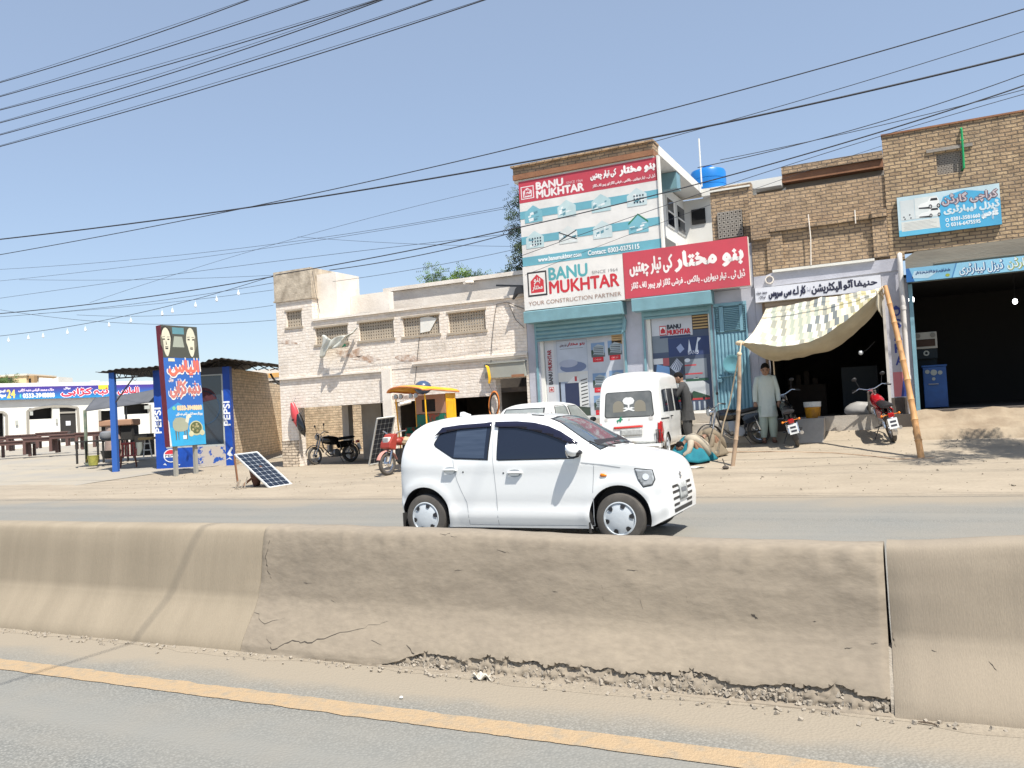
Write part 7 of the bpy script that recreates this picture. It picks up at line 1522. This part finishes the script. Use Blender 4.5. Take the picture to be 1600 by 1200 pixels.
    if plate: mb = MB(); mb.prism([(-.09, 0), (.09, 0), (.09, .20), (-.09, .20)], (-.37, 0, .38), (0, 1, 0), (.25, 0, 1), (.006, 0, 0)); g_ = p_('number_plate', mb, 'emblem_white'); [((m2 := MB()).prism([(-.06, .04+.075*k), (.055, .04+.075*k), (.055, .08+.075*k), (-.06, .08+.075*k)], (-.3725, 0, .38), (0, 1, 0), (.25, 0, 1), (.002, 0, 0)), setattr(p_('plate_mark', m2, 'plate_ink'), 'parent', g_)) for k in (0, 1)]
    mb = MB(); mb.tube([(.45, .10, .25), (.40, .26, .02 if lean == 0 else -.0)], .010, 6); mb.tube([(.40, -.20, .25), (.40, .20, .25)], .012, 6); p_('side_stand', mb, 'dark_steel', smooth=True)
    return t
P('plate_ink', 60, 62, 70); P('moto_red', 165, 25, 35, rough=.25, coat=.7); P('moto_black', 18, 18, 20, rough=.25, coat=.6)
p = ong(1396, 690); motorcycle('red motorcycle leaning on its stand beside the bamboo pole, rear wheel forward', tuple(p), R(90+16), R(-11), 'moto_red')
p = ong(1247, 697); motorcycle('dark motorcycle with white plate parked just right of the standing man', tuple(p), R(90+12), R(-13), 'moto_black', fendc='dark_steel')
p = ong(1190, 693); motorcycle('black motorcycle standing nose left behind the wooden stick', tuple(p), R(180+42), R(8), 'moto_black', fendc='dark_steel', steer=.3)
p = atD(548, 714, 26.4); motorcycle('black motorcycle standing in the shade of the left bay', (p.x, p.y, gz(p.x, p.y)), R(180+66), R(5), 'moto_black', fendc='dark_steel', group=None)
# ================================================================== yellow rickshaw
p = ong(606, 743); rk = thing('rickshaw', 'yellow roofed three wheeled rickshaw with green and red seats', 'rickshaw', tuple(p), R(-100)); rk.scale = (.97, .97, .97)
YEL = mat('rick_yellow', lin((.96, .72, .10)), .4, lin((.85, .55, .15)), 3, .6, coat=.3); REDP = P('rick_red', 150, 55, 45, rough=.5)
GRN = mat('rick_seat', lin((.05, .42, .34)), .6, lin((.62, .30, .22)), 4.5, 1, contrast=(.52, .56))
CABIN = {'inner_window', 'chassis', 'cabin_floor', 'passenger_seat', 'inner_panel', 'rear_body', 'roof_post', 'roof', 'roof_trim', 'roof_fringe', 'roof_lamp', 'spare_tyre'}
def rp(name, mb, m, par=None, **k):
    if name in CABIN: mb.v = [Vector((-.75+(v.x+.4)*.78, v.y*.93, v.z)) for v in mb.v]
    return mb.build(name, MATS[m] if isinstance(m, str) else m, par or rk, **k)
w0 = spoked_wheel(rk, 0, .28); 
for s_ in (-1, 1): w_ = spoked_wheel(rk, -1.72, .27); w_.location.y = s_*.52
mb = MB(); mb.lathe([(.315, -.06), (.33, 0), (.315, .06), (.31, .06), (.325, 0), (.31, -.06)], (0, 0, .28), 'y', 22, a0=20, a1=165); rp('front_mudguard', mb, P('rick_pink', 196, 140, 128, rough=.5), smooth=True)
mb = MB(); [mb.tube([(0, s_*.085, .28), (-.14, s_*.08, .72), (-.20, s_*.07, .92)], [.028, .03, .022], 8) for s_ in (-1, 1)]; rp('fork', mb, 'chrome', smooth=True)
mb = MB(); mb.tube([(-.30, -.38, 1.06), (-.22, -.24, 1.04), (-.2, -.08, .95), (-.2, .08, .95), (-.22, .24, 1.04), (-.30, .38, 1.06)], .014, 8); rp('handlebar', mb, 'chrome', smooth=True)
mb = MB(); mb.box(-.10, .02, -.11, .11, .76, .92); hl2 = rp('headlamp', mb, P('rick_white', 215, 205, 198, rough=.4), bevel=.03); mb = MB(); mb.box(.021, .03, -.085, .085, .78, .90); rp('lens', mb, 'lamp_glass', hl2)
mb = MB(); mb.prism([(-.16, .60), (.06, .66), (.04, .78), (-.12, .98), (-.26, 1.0)], (0, -.16, 0), (1, 0, 0), (0, 0, 1), (0, .32, 0)); rp('front_cowl', mb, REDP, bevel=.02)
mb = MB(); mb.ball((-.48, 0, .80), .17, 16, sc=(1.3, .7, .6)); rp('fuel_tank', mb, REDP, smooth=60)
mb = MB(); mb.ball((-.75, .1, .78), .2, 16, sc=(1.6, 1.9, .55)); mb.v = [v+Vector((noise.noise(v*6)*.05, noise.noise(v*6+Vector((5, 0, 0)))*.06, noise.noise(v*8)*.05)) for v in mb.v]; rp('folded_sacking', mb, P('sacking', 176, 158, 128), smooth=60)
mb = MB(); mb.box(-1.0, -.62, -.16, .16, .70, .76); rp('rider_seat', mb, 'black_plastic', bevel=.03)
mb = MB(); mb.box(-.78, -.4, -.1, .1, .3, .62); mb.lathe([(.0005, -.1), (.12, -.1), (.12, .1), (.0005, .1)], (-.55, 0, .34), 'y', 14); rp('engine', mb, 'dark_steel')
mb = MB(); mb.tube([(-.2, 0, .86), (-.35, 0, .4), (-.8, 0, .32), (-1.9, 0, .34)], .03, 8); mb.box(-2.0, -.95, -.55, .55, .36, .42); rp('chassis', mb, 'dark_steel')
# cabin: floor, seats, rear yellow box, posts, roof
mb = MB(); mb.box(-2.05, -1.05, -.56, .56, .42, .50); mb.box(-2.05, -1.05, .53, .56, .50, .80); mb.box(-2.05, -1.05, -.56, -.53, .50, .80); rp('cabin_floor', mb, REDP)
mb = MB(); mb.box(-1.58, -.95, -.52, .52, .70, .95); mb.box(-1.68, -1.58, -.52, .52, .70, 1.42); mb.box(-1.6, -1.0, -.53, -.50, .95, 1.1); mb.box(-1.6, -1.0, .50, .53, .95, 1.1); rp('passenger_seat', mb, GRN, bevel=.02)
mb = MB(); mb.box(-1.62, -1.58, -.53, .53, 1.43, 1.92); rp('inner_panel', mb, P('panel_pink', 170, 130, 110)); mb = MB(); mb.box(-1.585, -1.575, -.30, .18, 1.48, 1.80); rp('inner_window', mb, 'dark')
mb = MB(); mb.box(-2.05, -1.60, -.575, -.545, .80, 1.93); mb.box(-2.05, -1.60, .545, .575, .80, 1.93); mb.box(-2.075, -2.05, -.575, .575, .80, 1.93); mb.box(-2.03, -1.95, -.585, -.576, .9, 1.8); mb.box(-1.9, -1.65, -.585, -.576, .95, 1.75); mb.box(-2.03, -1.95, .576, .585, .9, 1.8); mb.box(-1.9, -1.65, .576, .585, .95, 1.75); rp('rear_body', mb, YEL, bevel=.006)
for s_ in (-1, 1):
    mb = MB(); mb.tube([(-.72, s_*.50, .45), (-.66, s_*.52, 1.2), (-.62, s_*.53, 1.93)], .022, 8); rp('roof_post', mb, YEL, smooth=True)
def rroof(u_, v_):
    x = -2.15+1.75*u_+.25*math.sin(math.pi*v_)*(u_ > .9); y = -.66+1.32*v_; z = 1.97+.11*math.sin(math.pi*v_)**.6+.09*u_-.13*max(0, u_-.8)**2*8
    return (x, y, z)
mb = MB(); mb.grid(rroof, 26, 16); rf_ = rp('roof', mb, YEL, smooth=60, solid=.03, fixn=False)
mb = MB()
for s_ in (-1, 1): mb.tube([(-2.15+1.75*i/12, s_*.66, 1.955+.09*i/12-(.02 if i > 10 else 0)) for i in range(13)], .022, 6)
mb.tube([rroof(1, j/12) for j in range(13)], .024, 6); rp('roof_trim', mb, P('rick_orange', 205, 130, 80), rf_, smooth=True)
mb = MB(); [mb.box(-.62-.06*i-.02, -.62-.06*i, -.645, -.635, 1.83+.004*(i % 2), 1.94) for i in range(22)]; rp('roof_fringe', mb, REDP, rf_)
for yy in (-.36, -.18, .18, .36): mb = MB(); mb.lathe([(.0005, 0), (.055, 0), (.065, .05), (.05, .07), (.0005, .07)], (-.46, yy, 1.90), 'x', 14); rp('roof_lamp', mb, 'lamp_glass', rf_, smooth=True)
mb = MB(); mb.ring(.19, .06, (-2.17, .08, 1.62), 'x', 26); rp('spare_tyre', mb, 'tyre_dusty', smooth=True)
mb = MB(); mb.ball((0, 0, 0), .21, 18, sc=(1, 1, .8)); o = single('dish_cover', 'dark blue round bowl lying on the rickshaw roof', 'bowl', mb, P('bowl_blue', 60, 80, 110, rough=.3), smooth=60); q = Matrix.Translation(rk.location) @ Matrix.Rotation(R(-100), 4, 'Z') @ Vector((-1.1, .25, 2.03)); o.location = q
# ================================================================== buckets and sacks by the middle shop
q = at(1268, 644, FY-.35); t = thing('paint_bucket', 'yellow bucket with a white rim on the slab left of the dark opening', 'bucket', (q.x, FY-.1, .972))
mb = MB(); mb.lathe([(.0005, 0), (.15, 0), (.175, .24), (.0005, .24)], (0, 0, 0), 'z', 18); mb.build('bucket', mat('bucket_yellow', lin((.88, .62, .12)), .5, lin((.55, .33, .1)), 5, .8), t, smooth=True); mb = MB(); mb.lathe([(.17, .241), (.185, .25), (.19, .36), (.175, .36), (.165, .25)], (0, 0, 0), 'z', 18); mb.build('rim', MATS['white_wall'], t, smooth=True)
q = at(1347, 630, FY-.3); t = thing('plastic_sack', 'grey plastic sack lying on the sill behind the red motorcycle', 'sack', (q.x, FY+.1, .975))
mb = MB(); mb.ball((0, 0, .13), .3, 18, sc=(1.35, .6, .55)); mb.v = [v+Vector((noise.noise(v*7)*.05, noise.noise(v*7+Vector((3, 0, 0)))*.05, noise.noise(v*9)*.05)) for v in mb.v]; mb.build('sack', P('sack_grey', 150, 148, 145, rough=.4), t, smooth=60)
q = at(1345, 551, FY+.3); t = thing('light_bulb', 'unlit white bulb on a bracket at the right side of the middle shop opening', 'bulb', tuple(q)); mb = MB(); mb.ball((0, 0, 0), .055, 12); mb.build('glass', MATS['bulb_white'], t, smooth=True); mb = MB(); mb.tube([(0, 0, 0), (.12, .03, .05), (.3, .0, .22)], .012, 6); mb.build('bracket', MATS['dark_steel'], t, smooth=True)
# loose stones and tracks on the sand
mb = MB(); random.seed(17)
for i in range(700):
    x = random.uniform(-20, 4); y = random.uniform(13.6, 19.6); s_ = random.choice([.005, .007, .008, .012, .02 if random.random() < .15 else .006])
    z = gz(x, y); q = Euler([random.uniform(0, 3) for _ in range(3)]).to_matrix()
    mb.add([Vector((x, y, z+s_*.3))+q @ Vector((a*s_*1.3, b*s_, c*s_*.8)) for a, b, c in ((-1,-1,-1),(1,-1,-1),(1,1,-.7),(-1,1,-1),(-.8,-.8,.8),(.9,-.7,1),(.7,.8,.8),(-.9,.9,.6))],
           [(0,3,2,1),(4,5,6,7),(0,1,5,4),(1,2,6,5),(2,3,7,6),(3,0,4,7)])
tag(mb.build('gravel', MATS['dust'], fixn=False), 'loose stones scattered on the sandy verge', kind='stuff')
# shallow runnel line in the sand
mb = MB(); pts = [ong(x, y)+Vector((0, 0, .006)) for x, y in ((1120, 707), (1200, 706), (1300, 708), (1360, 713), (1400, 718), (1436, 717), (1460, 716))]
mb.tube(pts, .014, 5); single('ground_cable', 'thin dark cable lying on the sand between stick and bamboo pole', 'cable', mb, MATS['stick_wood'], tuple(pts[0]))
# ================================================================== people
SKIN = mat('skin_brown', (.30, .17, .11), .6, (.25, .14, .09), 8, .5); HAIR = mat('hair_black', (.012, .010, .009), .95, spec=.15, bump=.5, bscale=90)
def skin_body(name, verts, edges, parent, root=0, extra=None, m=None, hand_at=()):
    """one continuous skinned figure: verts = [(co, radius)]"""
    me = bpy.data.meshes.new(name); me.from_pydata([v[0] for v in verts], edges, []); o = bpy.data.objects.new(name, me); scene.collection.objects.link(o)
    md = o.modifiers.new('skin', 'SKIN'); md.use_smooth_shade = True
    for i, v in enumerate(verts):
        sv = me.skin_vertices[0].data[i]; r_ = v[1]; sv.radius = (r_, r_) if not isinstance(r_, tuple) else r_; sv.use_root = (i == root)
    o.modifiers.new('sub', 'SUBSURF').levels = 2; o.modifiers['sub'].render_levels = 2
    bpy.context.view_layer.update(); dg = bpy.context.evaluated_depsgraph_get(); nm = bpy.data.meshes.new_from_object(o.evaluated_get(dg))
    bpy.data.objects.remove(o)
    # hands: palm and five bent fingers rooted inside the wrist end
    mb = MB(); mb.v = [v.co.copy() for v in nm.vertices]; mb.f = [tuple(p.vertices) for p in nm.polygons]; mb.m = [0]*len(mb.f)
    for (w_, d_, n_, side) in hand_at:
        w_, d_, n_ = Vector(w_), Vector(d_).normalized(), Vector(n_).normalized(); s_ = d_.cross(n_).normalized()*side
        rings = []
        for i in range(6):
            k = i/5; c = w_+d_*(.085*k-.01); a_ = .020+.020*math.sin(math.pi*min(1, k*.75+.1)); rings.append([c+s_*(a_*math.cos(q*.7854))+n_*(.014*math.sin(q*.7854)) for q in range(8)])
        mb.loft(rings)
        for f in range(4):
            b = w_+d_*.070+s_*(.027-.018*f); L_ = (.062, .072, .068, .054)[f]; curl = .35+.12*f
            mb.tube([b, b+d_*L_*.45+n_*-.004, b+d_*L_*.75-n_*(L_*.25*curl*2), b+d_*L_*.85-n_*(L_*.55*curl*2)], [.0095, .009, .008, .006], 8)
        b = w_+d_*.02+s_*.022; mb.tube([b, b+d_*.03+s_*.022-n_*.008, b+d_*.058+s_*.026-n_*.018], [.012, .010, .007], 8)
    bpy.data.meshes.remove(nm)
    return mb.build(name, m or SKIN, parent, smooth=80, fixn=False)
def head_parts(t, c, face, up=Vector((0, 0, 1)), s=1.0, body=None):
    """ears, nose, eyes, brows, mouth and hair on a head centred at c, looking along face"""
    f = Vector(face).normalized(); u_ = (Vector(up)-f*Vector(up).dot(f)).normalized(); r_ = f.cross(u_); M3 = Matrix((r_, f, u_)).transposed(); c = Vector(c)
    def W(x, y, z): return c+M3 @ Vector((x*s, y*s, z*s))
    def ell(mb, cx, cy, cz, rx, ry, rz, n=12):
        q = MB(); q.ball((0, 0, 0), 1, n); mb.add([W(cx+v.x*rx, cy+v.y*ry, cz+v.z*rz) for v in q.v], q.f)
    mb = MB(); ell(mb, 0, .012, 0, .078, .098, .118, 20); ell(mb, 0, .05, -.055, .052, .05, .055, 16); ell(mb, 0, .108, -.012, .014, .022, .026); ell(mb, 0, .10, .012, .010, .016, .03)
    for q in (-1, 1): ell(mb, q*.08, .0, -.005, .012, .022, .032); ell(mb, q*.035, .088, .03, .026, .014, .010)
    ell(mb, 0, .094, -.055, .027, .012, .008); ell(mb, 0, .092, -.066, .022, .012, .009)
    h = mb.build('face', SKIN, t, smooth=80)
    mb = MB()
    q = MB(); q.ball((0, 0, 0), 1, 26)
    for v in q.v: k = .12 if v.y > .35 and v.z < .45 else 1
    vs = []
    for v in q.v:
        z = max(v.z, -.35 if v.y < -.05 else .10+.28*max(0, v.y)); sc_ = 1+.05*noise.noise(v*6); vs.append(W(v.x*.087*sc_, -.008+v.y*.104*sc_, .018+z*.118*sc_))
    mb.add(vs, q.f); mb.build('hair', HAIR, t, smooth=80, fixn=False)
    mb = MB(); [ell(mb, q*.034, .097, .022, .012, .006, .006, 8) for q in (-1, 1)]; [ell(mb, q*.035, .094, .043, .022, .008, .005, 8) for q in (-1, 1)]; mb.build('eyes', HAIR, t, smooth=80)
def cloth_rings(mb, rings, n=28, fold=.0, seed=0):
    """rings = [(centre, rx, ry, axis_x, axis_y)]; folds grow towards the last ring"""
    out = []
    for i, (c, rx, ry, ax, ay) in enumerate(rings):
        k = i/(len(rings)-1); c, ax, ay = Vector(c), Vector(ax), Vector(ay)
        out.append([c+(ax*rx*math.cos(6.2832*j/n)+ay*ry*math.sin(6.2832*j/n))*(1+fold*k*(math.sin(j*1.9+seed+k*2)+.6*math.sin(j*3.1+seed*2))) for j in range(n)])
    mb.loft(out); return mb
X_, Y_ = Vector((1, 0, 0)), Vector((0, 1, 0))
def standing(name_label, loc, rz, h, kam, shal, lean=0, arms=None, look=(1, 0, -.35), head_f=.03, seed=0):
    """figure facing +x in its own space"""
    k = h/1.70; t = thing('person', name_label, 'person', loc, rz)
    L = lambda x, y, z: Vector(((x+lean*max(0, z-.95)), y, z))*k
    arms = arms or {1: ((.0, .235, 1.13), (.035, .25, .88)), -1: ((.0, -.235, 1.13), (.035, -.25, .88))}
    V = [(L(0, 0, .93), .12*k), (L(0, 0, 1.10), .115*k), (L(0, 0, 1.28), .13*k), (L(.0, 0, 1.41), .09*k), (L(.012, 0, 1.48), .052*k), (L(head_f, 0, 1.56), .062*k), (L(head_f+.01, 0, 1.63), .06*k)]
    E = [(0, 1), (1, 2), (2, 3), (3, 4), (4, 5), (5, 6)]
    hands = []
    for s_ in (1, -1):
        i = len(V); el_, wr = arms[s_]; sh = L(0, s_*.165, 1.40)
        V += [(sh, .055*k), (L(*el_), .040*k), (L(*wr), .026*k)]; E += [(3, i), (i, i+1), (i+1, i+2)]
        d_ = (L(*wr)-L(*el_)).normalized(); hands.append((L(*wr), d_, X_ if abs(d_.x) < .7 else Vector((0, 0, 1)), s_))
    for s_ in (1, -1):
        i = len(V); V += [(L(0, s_*.09, .88), .085*k), (L(.015, s_*.10, .50), .058*k), (L(-.01, s_*.105, .10), .036*k), (L(.03, s_*.108, .04), .036*k), (L(.13, s_*.118, .028), .028*k)]; E += [(0, i), (i, i+1), (i+1, i+2), (i+2, i+3), (i+3, i+4)]
    skin_body('body', V, E, t, hand_at=hands)
    head_parts(t, L(head_f+.005, 0, 1.60), look, s=k*1.1)
    mb = MB(); rs_ = []
    for z, rx, ry in ((1.50, .055, .075), (1.46, .085, .13), (1.42, .105, .19), (1.34, .125, .205), (1.2, .13, .195), (1.05, .125, .18), (.9, .135, .19), (.78, .145, .20), (.66, .16, .215), (.56, .175, .225)):
        rs_.append((L(0, 0, z), rx*k, ry*k, X_, Y_))
    cloth_rings(mb, rs_, 36, .045, seed)
    for s_ in (1, -1):
        el_, wr = arms[s_]; sh, e_, w_ = L(0, s_*.155, 1.415), L(*el_), L(*wr)
        mb.tube([sh-Vector((0, s_*.04, 0)), sh, sh.lerp(e_, .5), e_, e_.lerp(w_, .5), w_.lerp(e_, .06)], [.06*k, .078*k, .066*k, .058*k, .052*k, .048*k], 14)
    mb.build('kameez', kam, t, smooth=70)
    mb = MB()
    for s_ in (1, -1):
        cloth_rings(mb, [(L(.0, s_*.09, .80), .12*k, .12*k, X_, Y_), (L(.01, s_*.10, .60), .115*k, .11*k, X_, Y_), (L(.02, s_*.105, .40), .105*k, .10*k, X_, Y_), (L(.0, s_*.105, .22), .085*k, .08*k, X_, Y_), (L(-.005, s_*.105, .11), .06*k, .06*k, X_, Y_)], 20, .05, seed+s_)
    mb.build('shalwar', shal, t, smooth=70)
    for s_ in (1, -1): mb = MB(); cloth_rings(mb, [(L(.05, s_*.11, .0), .13*k, .045*k, X_, Y_), (L(.05, s_*.11, .02), .135*k, .048*k, X_, Y_), (L(.03, s_*.11, .045), .11*k, .045*k, X_, Y_), (L(.0, s_*.108, .06), .06*k, .04*k, X_, Y_)], 16); mb.build('shoe', MATS['rust_brown'], t, smooth=70)
    return t
MINT = mat('cloth_mint', (.54, .59, .54), .9, (.46, .51, .46), 4, .7, .2, 60); GREY_K = mat('cloth_charcoal', (.055, .055, .055), .9, (.04, .04, .04), 4, .7, .2, 60)
p = ong(1202, 691); camdir = math.atan2(-p.y, -p.x)
standing('man in a pale mint shalwar kameez standing with lowered head beside the dark opening', (p.x, p.y, p.z), camdir+.15, 1.70, MINT, mat('cloth_mint_dark', (.40, .48, .42), .9, (.32, .39, .34), 4, .7), 0, None, (1, -.15, -.62), .05, 1.3)
p = atD(1077, 692, 19.4); g_ = gz(p.x, p.y)
standing('boy in a charcoal shalwar kameez leaning in at the open front door of the van', (p.x, p.y, g_), R(180+10), 1.62, GREY_K, GREY_K, .14, {1: ((.18, .21, 1.16), (.38, .17, 1.10)), -1: ((.16, -.21, 1.17), (.36, -.15, 1.14))}, (1, .0, -.55), .06, 2.6)
# man crouching under a teal cloth by the van's wheel
def crouch(lab, loc, rz, shirt, cloth, big):
    t = thing('person', lab, 'person', loc, rz); t.scale = (.86, .86, .86)
    V = [(Vector((-.22, 0, .26)), .13), (Vector((-.12, 0, .42)), .125), (Vector((.05, 0, .53)), .13), (Vector((.16, 0, .52)), .085), (Vector((.23, 0, .47)), .05), (Vector((.30, 0, .41)), .062), (Vector((.35, 0, .37)), .058)]
    E = [(0, 1), (1, 2), (2, 3), (3, 4), (4, 5), (5, 6)]; hands = []
    for s_ in (1, -1):
        i = len(V); V += [(Vector((.14, s_*.16, .49)), .055), (Vector((.24, s_*.24, .27)), .04), (Vector((.40, s_*.14, .14)), .027)]; E += [(3, i), (i, i+1), (i+1, i+2)]; hands.append((V[-1][0], Vector((.5, -s_*.2, -.3)), Vector((.3, 0, 1)), s_))
        i = len(V); V += [(Vector((-.20, s_*.10, .25)), .09), (Vector((.10, s_*.17, .50)), .065), (Vector((-.10, s_*.14, .10)), .042), (Vector((-.08, s_*.14, .04)), .036), (Vector((.06, s_*.15, .03)), .028)]; E += [(0, i), (i, i+1), (i+1, i+2), (i+2, i+3), (i+3, i+4)]
    skin_body('body', V, E, t, hand_at=hands)
    head_parts(t, (.34, 0, .385), (.75, 0, -.75), up=(.5, 0, .8), s=1)
    mb = MB(); d = Vector((.8, 0, .35)).normalized(); n_ = Vector((-d.z, 0, d.x))
    cloth_rings(mb, [(Vector((-.33, 0, .20)), .12, .20, n_, Y_), (Vector((-.26, 0, .30)), .17, .215, n_, Y_), (Vector((-.12, 0, .44)), .155, .21, n_, Y_), (Vector((.04, 0, .53)), .15, .215, Vector((-.3, 0, 1)), Y_), (Vector((.14, 0, .53)), .115, .19, Vector((.2, 0, 1)), Y_), (Vector((.21, 0, .49)), .07, .09, Vector((.4, 0, 1)), Y_)], 30, .03)
    for s_ in (1, -1): mb.tube([Vector((.10, s_*.12, .50)), Vector((.15, s_*.17, .48)), Vector((.20, s_*.22, .36)), Vector((.25, s_*.24, .27)), Vector((.34, s_*.18, .19))], [.06, .078, .066, .06, .05], 14)
    mb.build('kameez', shirt, t, smooth=70)
    # cloth tented over raised knees, spreading on the ground
    def tent(u_, v_):
        a = 6.2832*u_; apex = Vector((.10, -.12, .60)); k = v_**.8; rx, ry = .06+.50*k, .06+.42*k
        f = 1+.11*k*math.sin(u_*44)+.07*k*math.sin(u_*25+2); z = .60*(1-v_)**.85+.02+.02*math.sin(u_*44)*k
        return apex+Vector((math.cos(a)*rx*f-.05*k, math.sin(a)*ry*f, z-.60))
    mb = MB(); mb.grid(tent, 90, 16); mb.build('teal_cloth' if big else 'shalwar', cloth, t, smooth=75, solid=.01, fixn=False)
    for s_ in (-1,): mb = MB(); mb.ball((-.42, s_*.32, .045), .05, 12, sc=(2.2, 1, .8)); mb.build('foot', SKIN, t, smooth=70); mb = MB(); mb.ball((-.44, s_*.34, .02), .05, 12, sc=(2.4, 1.1, .3)); mb.build('shoe', P('sole_pale', 200, 190, 180), t, smooth=70)
    return t
TEALC = mat('cloth_teal', lin((.07, .45, .50)), .85, lin((.05, .36, .42)), 5, .7, .2, 60); CREAM = mat('cloth_cream', (.40, .35, .27), .9, (.33, .29, .22), 5, .7, .2, 60); BRWN = mat('cloth_brown', (.20, .16, .11), .9, (.15, .12, .08), 5, .7)
p = ong(1086, 722); crouch('person in a cream shirt crouching head down with teal cloth spread over the knees', tuple(p), R(180+38), CREAM, TEALC, True)
p = ong(1112, 712); crouch('person in brown crouching close behind the one with the teal cloth', tuple(p), R(180+60), BRWN, BRWN, False)
p = ong(1083, 731); mb = MB(); mb.grid(lambda u_, v_: (p.x-.18+.42*u_, p.y-.1+.2*v_, gz(p.x, p.y)+.012+.012*math.sin(u_*9+v_*4)), 12, 6); single('ground_sheet', 'small white cloth lying on the sand before the teal cloth', 'cloth', mb, MATS['cloth_white'], tuple(p), solid=.006)
# ================================================================== trees
def leaf_mat(name, c1, c2):
    m = mat(name, c1, .6, c2, 1.5, 1, 0); b = m.node_tree.nodes['Principled BSDF']; b.inputs['Transmission Weight'].default_value = 0; return m
L1 = leaf_mat('leaf_green', (.10, .17, .035), (.05, .10, .022)); L2 = leaf_mat('leaf_bright', (.17, .26, .045), (.09, .16, .03)); L3 = leaf_mat('leaf_dark', (.05, .085, .03), (.03, .055, .02))
BARK = mat('bark', (.13, .10, .07), .95, (.08, .06, .045), 5, .8, .6, 15)
def tree(label, base, h, rad, lm, n=2600, seed=0, leaf=.10, trunk=.14, lobes=9, flat=.75, cr=None):
    rnd = random.Random(seed); base = Vector(base); t = thing('tree', label, 'tree', tuple(base))
    c = Vector((0, 0, h-rad*flat)); tips = []
    mb = MB(); mb.tube([(0, 0, -.1), (.05, .02, h*.3), (-.03, .05, h*.55), (0, 0, h*.75)], [trunk, trunk*.8, trunk*.6, trunk*.3], 10)
    for i in range(lobes):
        a = rnd.uniform(0, 6.28); e_ = rnd.uniform(-.3, 1); q = Vector((math.cos(a)*rad*rnd.uniform(.45, .85), math.sin(a)*rad*rnd.uniform(.45, .85), e_*rad*flat*.8))*(.6 if e_ > .8 else 1); tips.append(c+q)
        s0 = Vector((0, 0, h*rnd.uniform(.4, .65))); mb.tube([s0, s0.lerp(c+q, .5)+Vector((0, 0, rad*.1)), c+q], [trunk*.4, trunk*.25, .012], 6)
    mb.build('trunk', BARK, t, smooth=True)
    mb = MB()
    for i in range(n):
        tp_ = rnd.choice(tips); rr = rad*.42*rnd.random()**.45; d = Vector((rnd.gauss(0, 1), rnd.gauss(0, 1), rnd.gauss(0, .8))).normalized(); p = tp_+d*rr
        # a drooping spray of small leaflets
        ax = (d+Vector((0, 0, -.6))+Vector((rnd.uniform(-.5, .5),)*3)).normalized(); sd = ax.cross(Vector((rnd.random(), rnd.random(), rnd.random()))).normalized()
        for k in range(4):
            b = p+ax*(leaf*.55*k); s_ = leaf*rnd.uniform(.6, 1)
            for sg in (-1, 1):
                o_ = sd*sg*s_; mb.add([b, b+o_*.5+ax*s_*.30, b+o_+ax*s_*.25, b+o_*.55-ax*s_*.05], [(0, 1, 2, 3)])
    mb.build('crown', lm, t, fixn=False); return t
q = at(866, 330, 27.5); tree('dark drooping tree showing along the left edge of the tall billboard', (q.x, q.y, .3), q.z+2.2, 1.6, L3, 4200, 3, .12, flat=2.3, lobes=24)
q = at(712, 432, 29); tree('bright green tree top showing above the white parapet, the left of two', (q.x, q.y, .3), at(712, 417, 29).z-.3, 1.15, L2, 1000, 5, .13)
q = at(785, 432, 30); tree('green tree top showing above the white parapet just left of the billboard', (q.x, q.y, .3), at(785, 420, 30).z-.3, 1.3, L1, 1100, 8, .12)
q = atD(-2, 600, 80); tree('green tree at the left edge beyond the restaurant banner', (q.x, q.y, .6), atD(0, 587, 80).z-.6, 1.9, L1, 900, 12, .24)
g_ = ong(1545, 706); q = g_+SUN/SUN.z*4.6
tree('roadside tree beyond the right picture edge that shades the verge', (q.x+.1, q.y, .2), 6.3, 1.35, L1, 1500, 15, .11, flat=.8, trunk=.10)
